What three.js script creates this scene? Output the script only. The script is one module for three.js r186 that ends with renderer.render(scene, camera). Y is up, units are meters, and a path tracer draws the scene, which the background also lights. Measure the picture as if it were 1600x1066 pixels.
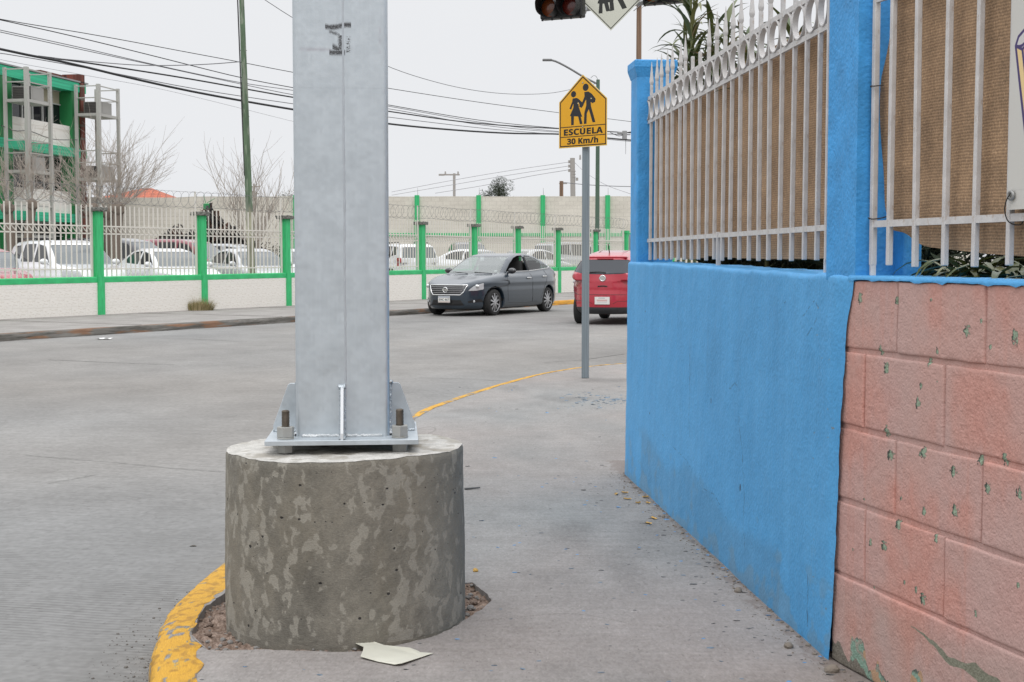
import * as THREE from 'three';
import { mergeGeometries } from 'three/addons/utils/BufferGeometryUtils.js';
import { RoundedBoxGeometry } from 'three/addons/geometries/RoundedBoxGeometry.js';

const clamp = (x, a = 0, b = 1) => (x < a ? a : x > b ? b : x), lerp = (a, b, t) => a + (b - a) * t;
const sstep = (a, b, x) => { const t = clamp((x - a) / (b - a)); return t * t * (3 - 2 * t); };
// ------------------------------------------------------------------ camera, sky, sun, exposure
const scene = new THREE.Scene();
const F = 2150, CX = 800, CY = 533, HORIZON = 405, CAM_Y = 1.2;           // lens measured in pixels of the 1600 x 1066 photograph
const PITCH = Math.atan((CY - HORIZON) / F), SP = Math.sin(PITCH), CP = Math.cos(PITCH);
const camera = new THREE.PerspectiveCamera(THREE.MathUtils.radToDeg(2 * Math.atan(CY / F)), 1600 / 1066, 0.05, 3000);
camera.position.set(0, CAM_Y, 0);
camera.rotation.set(-PITCH, 0, 0);
const renderer = new THREE.WebGLRenderer({ antialias: true });
renderer.toneMapping = THREE.LinearToneMapping;
renderer.toneMappingExposure = 1;
renderer.shadowMap.enabled = true;
{ // even overcast sky, brighter towards the zenith
  const w = 128, h = 64, d = new Float32Array(w * h * 4);
  for (let y = 0; y < h; y++) for (let x = 0; x < w; x++) {
    const s = Math.sin(((y + 0.5) / h - 0.5) * Math.PI), e = Math.max(0, s), o = (y * w + x) * 4;
    const k = s < 0 ? 0.5 : 0.84 * (1 + 1.5 * sstep(0.17, 0.97, e));
    d[o] = k * 0.985; d[o + 1] = k * 1.0; d[o + 2] = k * 1.03; d[o + 3] = 1;
  }
  const t = new THREE.DataTexture(d, w, h, THREE.RGBAFormat, THREE.FloatType);
  t.mapping = THREE.EquirectangularReflectionMapping; t.magFilter = t.minFilter = THREE.LinearFilter; t.needsUpdate = true;
  scene.background = t; scene.environment = t;
}
const sun = new THREE.DirectionalLight(new THREE.Color(1, 0.97, 0.93), 0.7);
sun.position.set(0, 60, 30); sun.target.position.set(0, 0, -22);
sun.castShadow = true; sun.shadow.radius = 40; sun.shadow.mapSize.set(4096, 4096);
Object.assign(sun.shadow.camera, { left: -60, right: 60, top: 70, bottom: -60, near: 1, far: 220 });
scene.add(sun, sun.target);

// ------------------------------------------------------------------ helpers
function rng(seed) { let a = seed >>> 0; return () => { a = (a + 0x6d2b79f5) | 0; let t = Math.imul(a ^ (a >>> 15), 1 | a); t = (t + Math.imul(t ^ (t >>> 7), 61 | t)) ^ t; return ((t ^ (t >>> 14)) >>> 0) / 4294967296; }; }
const V = (x, y, z) => new THREE.Vector3(x, y, z);
// where a pixel of the photograph lies, at a distance along -z or on a level plane
function at(px, py, depth) { const y = (CY - py) / F, k = depth / (CP + y * SP); return V((px - CX) / F * k, CAM_Y + (y * CP - SP) * k, -depth); }
function onLevel(px, py, level) { const y = (CY - py) / F, k = (level - CAM_Y) / (y * CP - SP); return V((px - CX) / F * k, level, -(CP + y * SP) * k); }

const N_TAB = (() => { const r = rng(77), t = new Float32Array(65536); for (let i = 0; i < 65536; i++) t[i] = r(); return t; })();
function vnoise(x, y, per = 256) {                                        // value noise, period per (at most 256)
  const xf = Math.floor(x), yf = Math.floor(y); let fx = x - xf, fy = y - yf; fx = fx * fx * (3 - 2 * fx); fy = fy * fy * (3 - 2 * fy);
  const x0 = ((xf % per) + per) % per, y0 = ((yf % per) + per) % per, x1 = x0 + 1 === per ? 0 : x0 + 1, y1 = y0 + 1 === per ? 0 : y0 + 1;
  const a = N_TAB[(y0 << 8) | x0], b = N_TAB[(y0 << 8) | x1], c = N_TAB[(y1 << 8) | x0], d = N_TAB[(y1 << 8) | x1];
  return a + (b - a) * fx + (c - a + (a - b - c + d) * fx) * fy;
}
function fbm(x, y, oct = 4, per = 256) { let s = 0, a = 0.5, p = per; for (let i = 0; i < oct; i++) { s += a * vnoise(x + i * 17.3, y + i * 9.1, p); x *= 2; y *= 2; a *= 0.5; p = Math.min(256, p * 2); } return s / (1 - a * 2 + 1e-9) ; }
function fbmTile(x, y, oct, per) { let s = 0, a = 0.5, n = 0, p = per; for (let i = 0; i < oct; i++) { s += a * vnoise(x, y, p); n += a; x *= 2; y *= 2; a *= 0.5; p *= 2; if (p > 256) break; } return s / n; }
function fb(x, y, oct = 4) { let s = 0, a = 0.5, n = 0; for (let i = 0; i < oct; i++) { s += a * vnoise(x, y); n += a; x = x * 2.03 + 11.7; y = y * 2.03 + 5.3; a *= 0.5; } return s / n; }

function tex(w, h, fn, { srgb = true, wrap = true } = {}) {               // fn(u, v, out): 0..255 per channel
  const d = new Uint8Array(w * h * 4), o = [0, 0, 0];
  for (let y = 0, i = 0; y < h; y++) for (let x = 0; x < w; x++, i += 4) { fn((x + 0.5) / w, (y + 0.5) / h, o); d[i] = clamp(o[0], 0, 255); d[i + 1] = clamp(o[1], 0, 255); d[i + 2] = clamp(o[2], 0, 255); d[i + 3] = 255; }
  const t = new THREE.DataTexture(d, w, h); t.magFilter = THREE.LinearFilter; t.minFilter = THREE.LinearMipmapLinearFilter; t.generateMipmaps = true;
  t.wrapS = t.wrapT = wrap ? THREE.RepeatWrapping : THREE.ClampToEdgeWrapping; if (srgb) t.colorSpace = THREE.SRGBColorSpace; t.needsUpdate = true; return t;
}
function canvasTex(w, h, draw) { const c = document.createElement('canvas'); c.width = w; c.height = h; draw(c.getContext('2d'), w, h); const t = new THREE.CanvasTexture(c); t.colorSpace = THREE.SRGBColorSpace; t.magFilter = THREE.LinearFilter; return t; }
function rep(t, x, y) { const c = t.clone(); c.repeat.set(x, y); c.needsUpdate = true; return c; }
function M(color, rough = 0.8, extra = {}) { const m = new THREE.MeshStandardMaterial({ roughness: rough, ...extra }); m.color.set(color); m.side = THREE.DoubleSide; return m; }
function MP(color, rough = 0.5, extra = {}) { const m = new THREE.MeshPhysicalMaterial({ roughness: rough, ...extra }); m.color.set(color); m.side = THREE.DoubleSide; return m; }
const lin = (r, g, b) => new THREE.Color().setRGB(r, g, b);

const used = new Map();
function numbered(name) { const n = used.get(name) ?? 0; used.set(name, n + 1); return n ? name + '_' + String(n).padStart(3, '0') : name; }
function thing(name, label, category, pos = [0, 0, 0], turn = 0, extra = {}) {
  const o = new THREE.Group(); o.name = numbered(name); o.position.set(...(pos.isVector3 ? pos.toArray() : pos)); o.rotation.y = turn;
  o.userData = { label, category, ...extra }; scene.add(o); return o;
}
function part(parent, name, geo, mat, extra = {}) { const m = new THREE.Mesh(geo, mat); m.name = name; m.castShadow = m.receiveShadow = true; Object.assign(m.userData, extra); parent.add(m); return m; }
function soleThing(name, label, category, geo, mat, extra = {}) { const m = part(scene, numbered(name), geo, mat); m.userData = { label, category, ...extra }; return m; }
function structure(name, geo, mat) { const m = part(scene, numbered(name), geo, mat); m.userData.kind = 'structure'; return m; }

function norm(g) { // same attributes for all, so that they merge
  let n = g.index ? g.toNonIndexed() : g; if (!n.attributes.normal) n.computeVertexNormals();
  if (!n.attributes.uv) n.setAttribute('uv', new THREE.BufferAttribute(new Float32Array(n.attributes.position.count * 2), 2));
  for (const k of Object.keys(n.attributes)) if (!['position', 'normal', 'uv'].includes(k)) n.deleteAttribute(k);
  n.morphAttributes = {}; return n;
}
const mg = (list) => mergeGeometries(list.map(norm));
function box(w, h, d, x = 0, y = 0, z = 0, ry = 0, rx = 0, rz = 0) { const g = new THREE.BoxGeometry(w, h, d); if (rx) g.rotateX(rx); if (rz) g.rotateZ(rz); if (ry) g.rotateY(ry); return g.translate(x, y, z); }
function rbox(w, h, d, r, x = 0, y = 0, z = 0, ry = 0, seg = 2) { const g = new RoundedBoxGeometry(w, h, d, seg, r); if (ry) g.rotateY(ry); return g.translate(x, y, z); }
function rod(a, b, r1, r2 = r1, seg = 8, caps = true) {
  const d = b.clone().sub(a), l = d.length(), g = new THREE.CylinderGeometry(r2, r1, l, seg, 1, !caps);
  g.translate(0, l / 2, 0); g.applyQuaternion(new THREE.Quaternion().setFromUnitVectors(V(0, 1, 0), d.normalize())); return g.translate(a.x, a.y, a.z);
}
function bar(a, b, w, d, up = V(0, 1, 0)) { // square bar from a to b: w across, d along the other way
  const dir = b.clone().sub(a), l = dir.length(), g = new THREE.BoxGeometry(w, l, d); g.translate(0, l / 2, 0);
  dir.normalize(); const m = new THREE.Matrix4(), x = up.clone().cross(dir); if (x.lengthSq() < 1e-6) x.set(1, 0, 0); x.normalize(); const z = x.clone().cross(dir).normalize();
  m.makeBasis(x, dir, z); g.applyMatrix4(m); return g.translate(a.x, a.y, a.z);
}
function tube(pts, r, seg = 6, closed = false, steps) { return new THREE.TubeGeometry(new THREE.CatmullRomCurve3(pts, closed, 'centripetal'), steps ?? Math.max(2, pts.length * 3), r, seg, closed); }
function extrude(pts, depth, bevel = 0, holes = []) { // polygon [x, y] pushed along +z
  const s = new THREE.Shape(pts.map((p) => new THREE.Vector2(p[0], p[1]))); for (const h of holes) s.holes.push(new THREE.Path(h.map((p) => new THREE.Vector2(p[0], p[1]))));
  return new THREE.ExtrudeGeometry(s, { depth, bevelEnabled: bevel > 0, bevelSize: bevel, bevelThickness: bevel, bevelSegments: 2, curveSegments: 8 });
}
function gridGeo(nu, nv, fn) { // fn(u, v) -> [x, y, z, tu, tv]
  const p = [], t = [], idx = [];
  for (let j = 0; j <= nv; j++) for (let i = 0; i <= nu; i++) { const q = fn(i / nu, j / nv); p.push(q[0], q[1], q[2]); t.push(q[3] ?? i / nu, q[4] ?? j / nv); }
  for (let j = 0; j < nv; j++) for (let i = 0; i < nu; i++) { const a = j * (nu + 1) + i, b = a + 1, c = a + nu + 1, d = c + 1; idx.push(a, b, d, a, d, c); }
  const g = new THREE.BufferGeometry(); g.setAttribute('position', new THREE.Float32BufferAttribute(p, 3)); g.setAttribute('uv', new THREE.Float32BufferAttribute(t, 2)); g.setIndex(idx); g.computeVertexNormals(); return g;
}
function tris(pos, nor, uv) { const g = new THREE.BufferGeometry(); g.setAttribute('position', new THREE.Float32BufferAttribute(pos, 3)); if (nor) g.setAttribute('normal', new THREE.Float32BufferAttribute(nor, 3)); g.setAttribute('uv', new THREE.Float32BufferAttribute(uv ?? new Float32Array(pos.length / 3 * 2), 2)); if (!nor) g.computeVertexNormals(); return g; }
const polyDist = (P) => (x, y) => { // signed distance to a polygon, negative inside
  let d = 1e9, s = 1; for (let i = 0, j = P.length - 1; i < P.length; j = i++) { const ex = P[j][0] - P[i][0], ey = P[j][1] - P[i][1], wx = x - P[i][0], wy = y - P[i][1], k = clamp((wx * ex + wy * ey) / (ex * ex + ey * ey)), bx = wx - ex * k, by = wy - ey * k; d = Math.min(d, bx * bx + by * by); const c1 = y >= P[i][1], c2 = y < P[j][1], c3 = ex * wy > ey * wx; if ((c1 && c2 && c3) || (!c1 && !c2 && !c3)) s = -s; } return s * Math.sqrt(d);
};
// ------------------------------------------------------------------ ground, road, pavements
const ROAD_Y = -0.145, FAR_Y = -0.025;
{ const g = new THREE.PlaneGeometry(4000, 4000, 1, 1); g.rotateX(-Math.PI / 2); g.translate(0, -0.3, 0); structure('ground', g, M(lin(0.2, 0.18, 0.15), 0.95)); }
const concreteGrain = tex(512, 512, (u, v, o) => { const a = fbmTile(u * 128, v * 128, 2, 128), b = fbmTile(u * 16, v * 16, 4, 16); let k = 120 + (a - 0.5) * 150 + (b - 0.5) * 90; if (vnoise(u * 90, v * 90, 90) > 0.9) k -= 60; o[0] = o[1] = o[2] = k; }, { srgb: false });

// road: brushed concrete, fine grooves across the way the traffic goes
const roadTile = tex(1024, 1024, (u, v, o) => {
  const wob = fbmTile(u * 4, v * 4, 3, 4) * 0.05, patch = sstep(0.42, 0.62, fbmTile(u * 3 + 0.2, v * 3, 3, 3));
  const line = Math.sin((v + wob) * Math.PI * 2 * 92 + Math.sin(u * Math.PI * 2) * 2) * 0.5 + 0.5, streak = fbmTile(u * 8, v * 128, 2, 8) - 0.5, grain = fbmTile(u * 128, v * 128, 2, 128) - 0.5, blot = fbmTile(u * 6, v * 6, 4, 6) - 0.5;
  let k = 130 + streak * 10 + grain * 20 + blot * 20 - Math.pow(line, 3) * 20 * (0.15 + 0.85 * patch) * (0.4 + fbmTile(u * 32, v * 64, 2, 32));
  if (vnoise(u * 200, v * 200, 200) > 0.93) k -= 16;
  o[0] = k + 2; o[1] = k; o[2] = k - 3;
});
const roadMat = M('#ffffff', 0.86, { map: roadTile, bumpMap: roadTile, bumpScale: 0.004, vertexColors: true });
const kerbPath = (() => {
  const p = [[-0.5, 6], [-0.55, 2], [-0.72, -1.6], [-0.92, -3.1], [-1.051, -3.846], [-1.16, -4.354], [-1.205, -4.723], [-1.2, -5.107], [-1.173, -5.545], [-1.06, -7.4], [-0.93, -9.3], [-0.767, -10.946], [-0.554, -11.86], [-0.243, -13.0], [0.132, -14.155], [0.415, -14.81], [0.869, -15.53], [1.381, -16.01], [2.3, -16.55], [4, -17], [14, -17.6]];
  return new THREE.CatmullRomCurve3(p.map((q) => V(q[0], 0, q[1])), false, 'centripetal').getPoints(260);
})();
const fenceDir = V(0.4784, 0, -0.8783), fenceNor = V(0.8783, 0, 0.4784);       // along the far fence, and from it towards the road
const fenceO = V(-9.169, 0, -30.307);
const F3 = (t, off, y) => V(fenceO.x + fenceDir.x * t + fenceNor.x * off, y, fenceO.z + fenceDir.z * t + fenceNor.z * off);
{
  const g = gridGeo(110, 110, (u, v) => { const x = -45 + u * 80, z = 12 - v * 95; return [x, ROAD_Y, z, (x * 0.985 + z * 0.17) / 3.1, (z * 0.985 - x * 0.17) / 3.1]; });
  const P = g.attributes.position, c = new Float32Array(P.count * 3);
  for (let i = 0; i < P.count; i++) {
    const x = P.getX(i), z = P.getZ(i), lane = fb(x * 0.9 + z * 0.25 + 40, z * 0.16 + 20, 4), k = 0.92 + (lane - 0.5) * 0.42 + (fb(x * 0.12 + 7, z * 0.3 + 3, 3) - 0.5) * 0.26, w = (fb(x * 0.3 + 90, z * 0.2 + 50, 3) - 0.5) * 0.09;
    c[i * 3] = k * (1 + w); c[i * 3 + 1] = k; c[i * 3 + 2] = k * (1.0 - w);
  }
  g.setAttribute('color', new THREE.BufferAttribute(c, 3));
  const road = structure('road', g, roadMat);
  const jm = M(lin(0.16, 0.155, 0.145), 0.95), r = rng(5);
  const joint = (pts, w) => { // a crack or a joint: a thin dark strip on the concrete
    const q = pts.map((p) => onLevel(p[0], p[1], ROAD_Y + 0.004)), pos = [];
    for (let i = 0; i + 1 < q.length; i++) { const n = 6; for (let k = 0; k < n; k++) { const a = q[i].clone().lerp(q[i + 1], k / n), b = q[i].clone().lerp(q[i + 1], (k + 1) / n), s = b.clone().sub(a).normalize(), nx = -s.z, nz = s.x, w1 = w * (0.5 + r()), w2 = w * (0.5 + r()); pos.push(a.x + nx * w1, a.y, a.z + nz * w1, b.x + nx * w2, b.y, b.z + nz * w2, b.x - nx * w2, b.y, b.z - nz * w2, a.x + nx * w1, a.y, a.z + nz * w1, b.x - nx * w2, b.y, b.z - nz * w2, a.x - nx * w1, a.y, a.z - nz * w1); } }
    part(road, 'joint', tris(pos), jm);
  };
  joint([[40, 711], [110, 717], [165, 721], [265, 731], [350, 737]], 0.003); joint([[75, 755], [110, 749], [152, 741]], 0.003); joint([[75, 562], [190, 567], [272, 570]], 0.01);
  joint([[225, 527], [305, 530], [385, 534]], 0.01); joint([[655, 590], [730, 592], [800, 596]], 0.006); joint([[612, 502], [672, 503], [720, 504]], 0.01); joint([[620, 553], [700, 556]], 0.006); joint([[886, 509], [905, 509.5]], 0.02); joint([[850, 566], [905, 563], [975, 553]], 0.01);
}
const A2 = V(0.642, 0, -7.657), C2 = V(0.953, 0, -4.084), blueDir = C2.clone().sub(A2).normalize(), LB = C2.distanceTo(A2), pinkDir = V(0.264, 0, 0.9645), PINK_L = 3.6;
const endDir = V(blueDir.z, 0, -blueDir.x);                                     // away from the street, square to the blue face
const pinkIn = V(pinkDir.z, 0, -pinkDir.x);
// near pavement, with the hole broken round the pedestal
const DRUM = { x: -0.563, z: -4.613, r: 0.403, h: 0.574 };
const SW_X0 = -1.5, SW_W = 4.2, SW_Z0 = -3.2, SW_L = 15;                       // area covered by one pavement texture
const holePts = (() => {
  const p = [[352, 925], [336, 938], [318, 950], [298, 958], [291, 972], [297, 992], [306, 1008], [325, 1016], [346, 1017], [400, 1015], [460, 1017], [520, 1019], [575, 1017], [640, 1004], [682, 993], [708, 980], [735, 963], [752, 953], [768, 939], [762, 929], [748, 918], [738, 910]].map((q) => onLevel(q[0], q[1], 0)).map((q) => [q.x, q.z]);
  const r = rng(9); for (let k = 0; k <= 9; k++) { const a = lerp(-0.9, -2.5, k / 9); p.push([DRUM.x + Math.cos(a) * (DRUM.r + 0.03 + r() * 0.03), DRUM.z + Math.sin(a) * (DRUM.r + 0.03 + r() * 0.03)]); }
  const out = []; for (let i = 0; i < p.length; i++) { const a = p[i], b = p[(i + 1) % p.length]; for (let k = 0; k < 4; k++) { const t = k / 4, j = k ? 0.011 : 0; out.push([lerp(a[0], b[0], t) + (r() - 0.5) * j, lerp(a[1], b[1], t) + (r() - 0.5) * j]); } } return out;
})();
const swTex = tex(2048, 2048, (u, v, o) => {
  const x = SW_X0 + u * SW_W, z = SW_Z0 - v * SW_L;
  const streak = fb(x * 7, z * 60, 3) - 0.5, grain = vnoise(u * 1024, v * 1900) - 0.5, g2 = vnoise(u * 460 + 50, v * 950) - 0.5, blot = fb(x * 1.6 + 9, z * 0.9, 4) - 0.5, fine = fb(x * 9, z * 5, 3) - 0.5;
  let k = 131 + streak * 12 + grain * 15 + g2 * 12 + blot * 15 + fine * 14, warm = 3 + blot * 6 + (fb(x * 0.8 + 30, z * 0.5 + 11, 3) - 0.5) * 12;
  const sp = vnoise(u * 700 + 3, v * 1100 + 8); if (sp > 0.935) k -= 42 * (sp - 0.935) / 0.065; else if (sp < 0.05) k += 16;
  const st = fb(x * 2.4 + 70, z * 1.1 + 33, 4); if (st > 0.64) k -= (st - 0.64) * 80;
  const d = Math.abs(fb(x * 0.7 + 2, z * 0.35 + 8, 3) - 0.5 + Math.sin(z * 0.6) * 0.03); if (d < 0.0012 && vnoise(x * 3, z * 2) > 0.6) k -= 14;
  const wd = (x - A2.x) * blueDir.z - (z - A2.z) * blueDir.x, ws = (x - A2.x) * blueDir.x + (z - A2.z) * blueDir.z; // silt lying against the wall
  if (ws > -0.5 && ws < LB + 0.4 && wd > -0.2) { const m = sstep(0.5, 0.62, fb(x * 30 + 5, z * 22, 4) + 0.5 * sstep(-0.09, -0.01, wd) - 0.24) * (0.5 + 0.5 * vnoise(u * 900, v * 1500)) * 0.6; k = lerp(k, 96, m); warm += 7 * m; }
  o[0] = k + warm; o[1] = k - 1; o[2] = k - 3 - warm * 0.4;
}, {});
swTex.wrapS = swTex.wrapT = THREE.MirroredRepeatWrapping;
const swMat = M('#ffffff', 0.88, { map: swTex, bumpMap: swTex, bumpScale: 0.0025 });
const KERB_W = 0.15;
const inner = kerbPath.map((p, i) => { const a = kerbPath[Math.max(0, i - 1)], b = kerbPath[Math.min(kerbPath.length - 1, i + 1)], d = b.clone().sub(a).normalize(), w = KERB_W * (0.92 + 0.16 * vnoise(i * 0.4, 3)) * lerp(1, 0.8, sstep(-8, -11, p.z)) * (1 - 0.2 * Math.exp(-Math.pow((p.z + 4.5) / 0.25, 2))); return V(p.x - d.z * w, 0, p.z + d.x * w); });
const innerX = (z) => { let b = inner[0]; for (const q of inner) if (q.z > -13 && Math.abs(q.z - z) < Math.abs(b.z - z)) b = q; return b.x; };
for (const p of holePts) p[0] = Math.max(p[0], innerX(p[1]) + 0.008);
{
  const outline = inner.map((p) => [p.x, -p.z]); outline.push([14, -6]);
  const g = extrude(outline, 0.11, 0, [holePts.map((p) => [p[0], -p[1]])]); g.rotateX(-Math.PI / 2); g.translate(0, -0.11, 0);
  const P = g.attributes.position, U = g.attributes.uv; for (let i = 0; i < P.count; i++) U.setXY(i, (P.getX(i) - SW_X0) / SW_W, (SW_Z0 - P.getZ(i)) / SW_L);
  structure('pavement', g, swMat);
  // kerb: rounded nose, yellow paint worn down to the concrete
  const kt = tex(1024, 512, (u, v, o) => {
    const s = u * 22, w = fb(s * 9, v * 9, 4), e = fb(s * 2.2 + 40, v * 3, 3), far = sstep(17.6, 20.2, s), gr = vnoise(u * 900, v * 300) - 0.5, bare = sstep(0.6, 0.67, w * 0.7 + e * 0.3 + far * 0.26 + (v < 0.28 ? 0.1 * vnoise(s * 6, 5) : 0));
    const kk = 120 + gr * 46 + (fb(s * 5, v * 5, 3) - 0.5) * 40, dirt = sstep(0.5, 0.75, fb(s * 14 + 9, v * 12, 3)) * 0.35;
    o[0] = lerp(194 + gr * 28, kk + 4, bare) * (1 - dirt * 0.5); o[1] = lerp(146 + gr * 28, kk, bare) * (1 - dirt * 0.55); o[2] = lerp(38 + gr * 14, kk - 6, bare) * (1 - dirt * 0.3);
    if (far) { o[0] = lerp(o[0], kk, far * 0.75); o[1] = lerp(o[1], kk - 3, far * 0.75); o[2] = lerp(o[2], kk - 8, far * 0.75); }
  });
  const prof = [[0.0, -0.17], [0.006, -0.1], [0.012, -0.05], [0.02, -0.02], [0.04, -0.006], [0.07, 0], [0.12, 0.002], [1, 0.001]], n = kerbPath.length, r = rng(3);
  const g2 = gridGeo(n - 1, 14, (u, v) => {
    const i = Math.round(u * (n - 1)), q = v * 7, k = Math.min(6, Math.floor(q)), f = q - k, pf = [lerp(prof[k][0], prof[k + 1][0], f), lerp(prof[k][1], prof[k + 1][1], f)];
    const dir = inner[i].clone().sub(kerbPath[i]), wid = dir.length(); dir.normalize(); const off = k === 6 ? lerp(0.12, wid + 0.004, f) : pf[0];
    const j = (vnoise(i * 0.9, v * 9) - 0.5) * 0.014; return [kerbPath[i].x + dir.x * (off + j), pf[1] + (v > 0.2 ? j * 0.5 : 0), kerbPath[i].z + dir.z * (off + j), u, v];
  });
  structure('kerb', g2, M('#ffffff', 0.75, { map: kt, bumpMap: kt, bumpScale: 0.003 }));
  // broken ground in the hole
  const dt = tex(512, 512, (u, v, o) => { const a = fbmTile(u * 32, v * 32, 4, 32), b = fbmTile(u * 100, v * 100, 2, 100); const k = 70 + a * 70 + (b - 0.5) * 60; o[0] = k + 18; o[1] = k; o[2] = k - 12; });
  const g3 = gridGeo(90, 90, (u, v) => { const z = -5.25 + v * 1.25, x = lerp(innerX(z) - 0.05, 0.15, u); return [x, -0.024 + (fb(x * 14, z * 14, 4) - 0.5) * 0.06 + (vnoise(x * 60, z * 60) - 0.5) * 0.02, z, x / 0.5, z / 0.5]; });
  structure('broken_ground', g3, M('#ffffff', 1, { map: dt, bumpMap: dt, bumpScale: 0.004 }));
}
// far pavement, its kerb and the car park behind the fence
{
  const kt = tex(1024, 128, (u, v, o) => { const s = u * 60, gr = vnoise(u * 1000, v * 100) - 0.5, red = sstep(0.57, 0.68, fb(s * 2.3, v * 4, 4)), k = 96 + gr * 50 + (fb(s * 3, v * 6, 3) - 0.5) * 60, yel = sstep(0.568, 0.573, u) * (1 - sstep(0.72, 0.74, u));
    o[0] = lerp(k, 128 + gr * 40, red * 0.7); o[1] = lerp(k - 3, 88 + gr * 30, red * 0.7); o[2] = lerp(k - 8, 62 + gr * 20, red * 0.7); const y2 = yel * (0.5 + 0.5 * sstep(0.3, 0.5, fb(s * 4, v * 5, 3))); o[0] = lerp(o[0], 196, y2); o[1] = lerp(o[1], 140, y2); o[2] = lerp(o[2], 48, y2); });
  const W0 = 4.45, T0 = -30, T1 = 46, LEN = T1 - T0, wave = (t) => 0.03 * (vnoise(t * 1.7, 4) - 0.5);
  const st = tex(512, 512, (u, v, o) => { const k = 134 + (fbmTile(u * 8, v * 8, 4, 8) - 0.5) * 30 + (vnoise(u * 250, v * 250, 250) - 0.5) * 22; o[0] = k + 4; o[1] = k; o[2] = k - 4; });
  structure('far_pavement', gridGeo(120, 6, (u, v) => { const t = T0 + u * LEN, p = F3(t, lerp(-0.1, W0 - 0.12, v), FAR_Y); return [p.x, p.y, p.z, t / 3, v * 1.5]; }), M('#ffffff', 0.9, { map: st, bumpMap: st, bumpScale: 0.003 }));
  const jm = M(lin(0.12, 0.11, 0.1), 1), js = []; for (const t of [-3, 1.2, 5.5, 9.8, 14, 18.3]) js.push(bar(F3(t, 0.1, FAR_Y), F3(t, 4.2, FAR_Y), 0.02, 0.008));
  part(scene.getObjectByName('far_pavement'), 'joint', mg(js), jm);
  structure('far_kerb', gridGeo(240, 8, (u, v) => { const t = T0 + u * LEN, e = (vnoise(t * 4, v * 5) - 0.5) * 0.03 + wave(t), q = v < 0.6 ? [W0 + 0.02 - v * 0.05, lerp(ROAD_Y - 0.03, FAR_Y - 0.02, v / 0.6)] : [lerp(W0 - 0.01, W0 - 0.17, (v - 0.6) / 0.4), FAR_Y + 0.003 - (v < 0.75 ? 0.006 : 0)], p = F3(t, q[0] + e, q[1] + e * 0.3 * (v > 0.3 && v < 0.9 ? 1 : 0)); return [p.x, p.y, p.z, u, v]; }), M('#ffffff', 0.95, { map: kt, bumpMap: kt, bumpScale: 0.01 }));
  const lot = gridGeo(30, 20, (u, v) => { const p = F3(lerp(-30, 46, u), lerp(-0.14, -60, v), 0); p.y = lotY(p.z) ; return [p.x, p.y, p.z, u * 12, v * 10]; });
  structure('car_park', lot, M(lin(0.2, 0.19, 0.18), 0.95, { bumpMap: concreteGrain, bumpScale: 0.005 }));
}
function lotY(z) { return -0.02 + Math.max(0, -z - 30) * 0.006; }

// ------------------------------------------------------------------ garden wall: blue render, then bare pink blocks
function wallPos(s, soft = 0.02) { // point on the face of the wall at the distance s from its far corner (rounded corners)
  const raw = (q) => (q < 0 ? A2.clone().addScaledVector(endDir, -q) : q < LB ? A2.clone().addScaledVector(blueDir, q) : C2.clone().addScaledVector(pinkDir, q - LB));
  const p = V(0, 0, 0); for (let k = -3; k <= 3; k++) p.add(raw(s + soft * k / 3)); return p.multiplyScalar(1 / 7);
}
function wallIn(s) { const d = wallPos(s + 0.01).sub(wallPos(s - 0.01)).normalize(); return V(d.z, 0, -d.x); }
const wallTop = (s) => (s < 0 ? 1.188 : s < LB ? lerp(1.188, 1.154, s / LB) : 1.154 - (s - LB) * 0.004);
const blueEdge = (y) => { const k = [[0, 0.022], [0.27, 0.046], [0.5, 0.053], [0.715, 0.068], [0.94, 0.084], [1.05, 0.09], [1.16, 0.122]]; let i = 0; while (i < 5 && y > k[i + 1][0]) i++; return lerp(k[i][1], k[i + 1][1], clamp((y - k[i][0]) / (k[i + 1][0] - k[i][0]))) + (fb(y * 22 + 4, 2.5, 3) - 0.5) * 0.012 + (vnoise(y * 90, 4) - 0.5) * 0.004; };
const wallThing = thing('garden_wall', 'garden wall rendered bright blue on its long side, pink blocks near the camera', 'wall', [0, 0, 0], 0, { kind: 'thing' });
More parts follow.
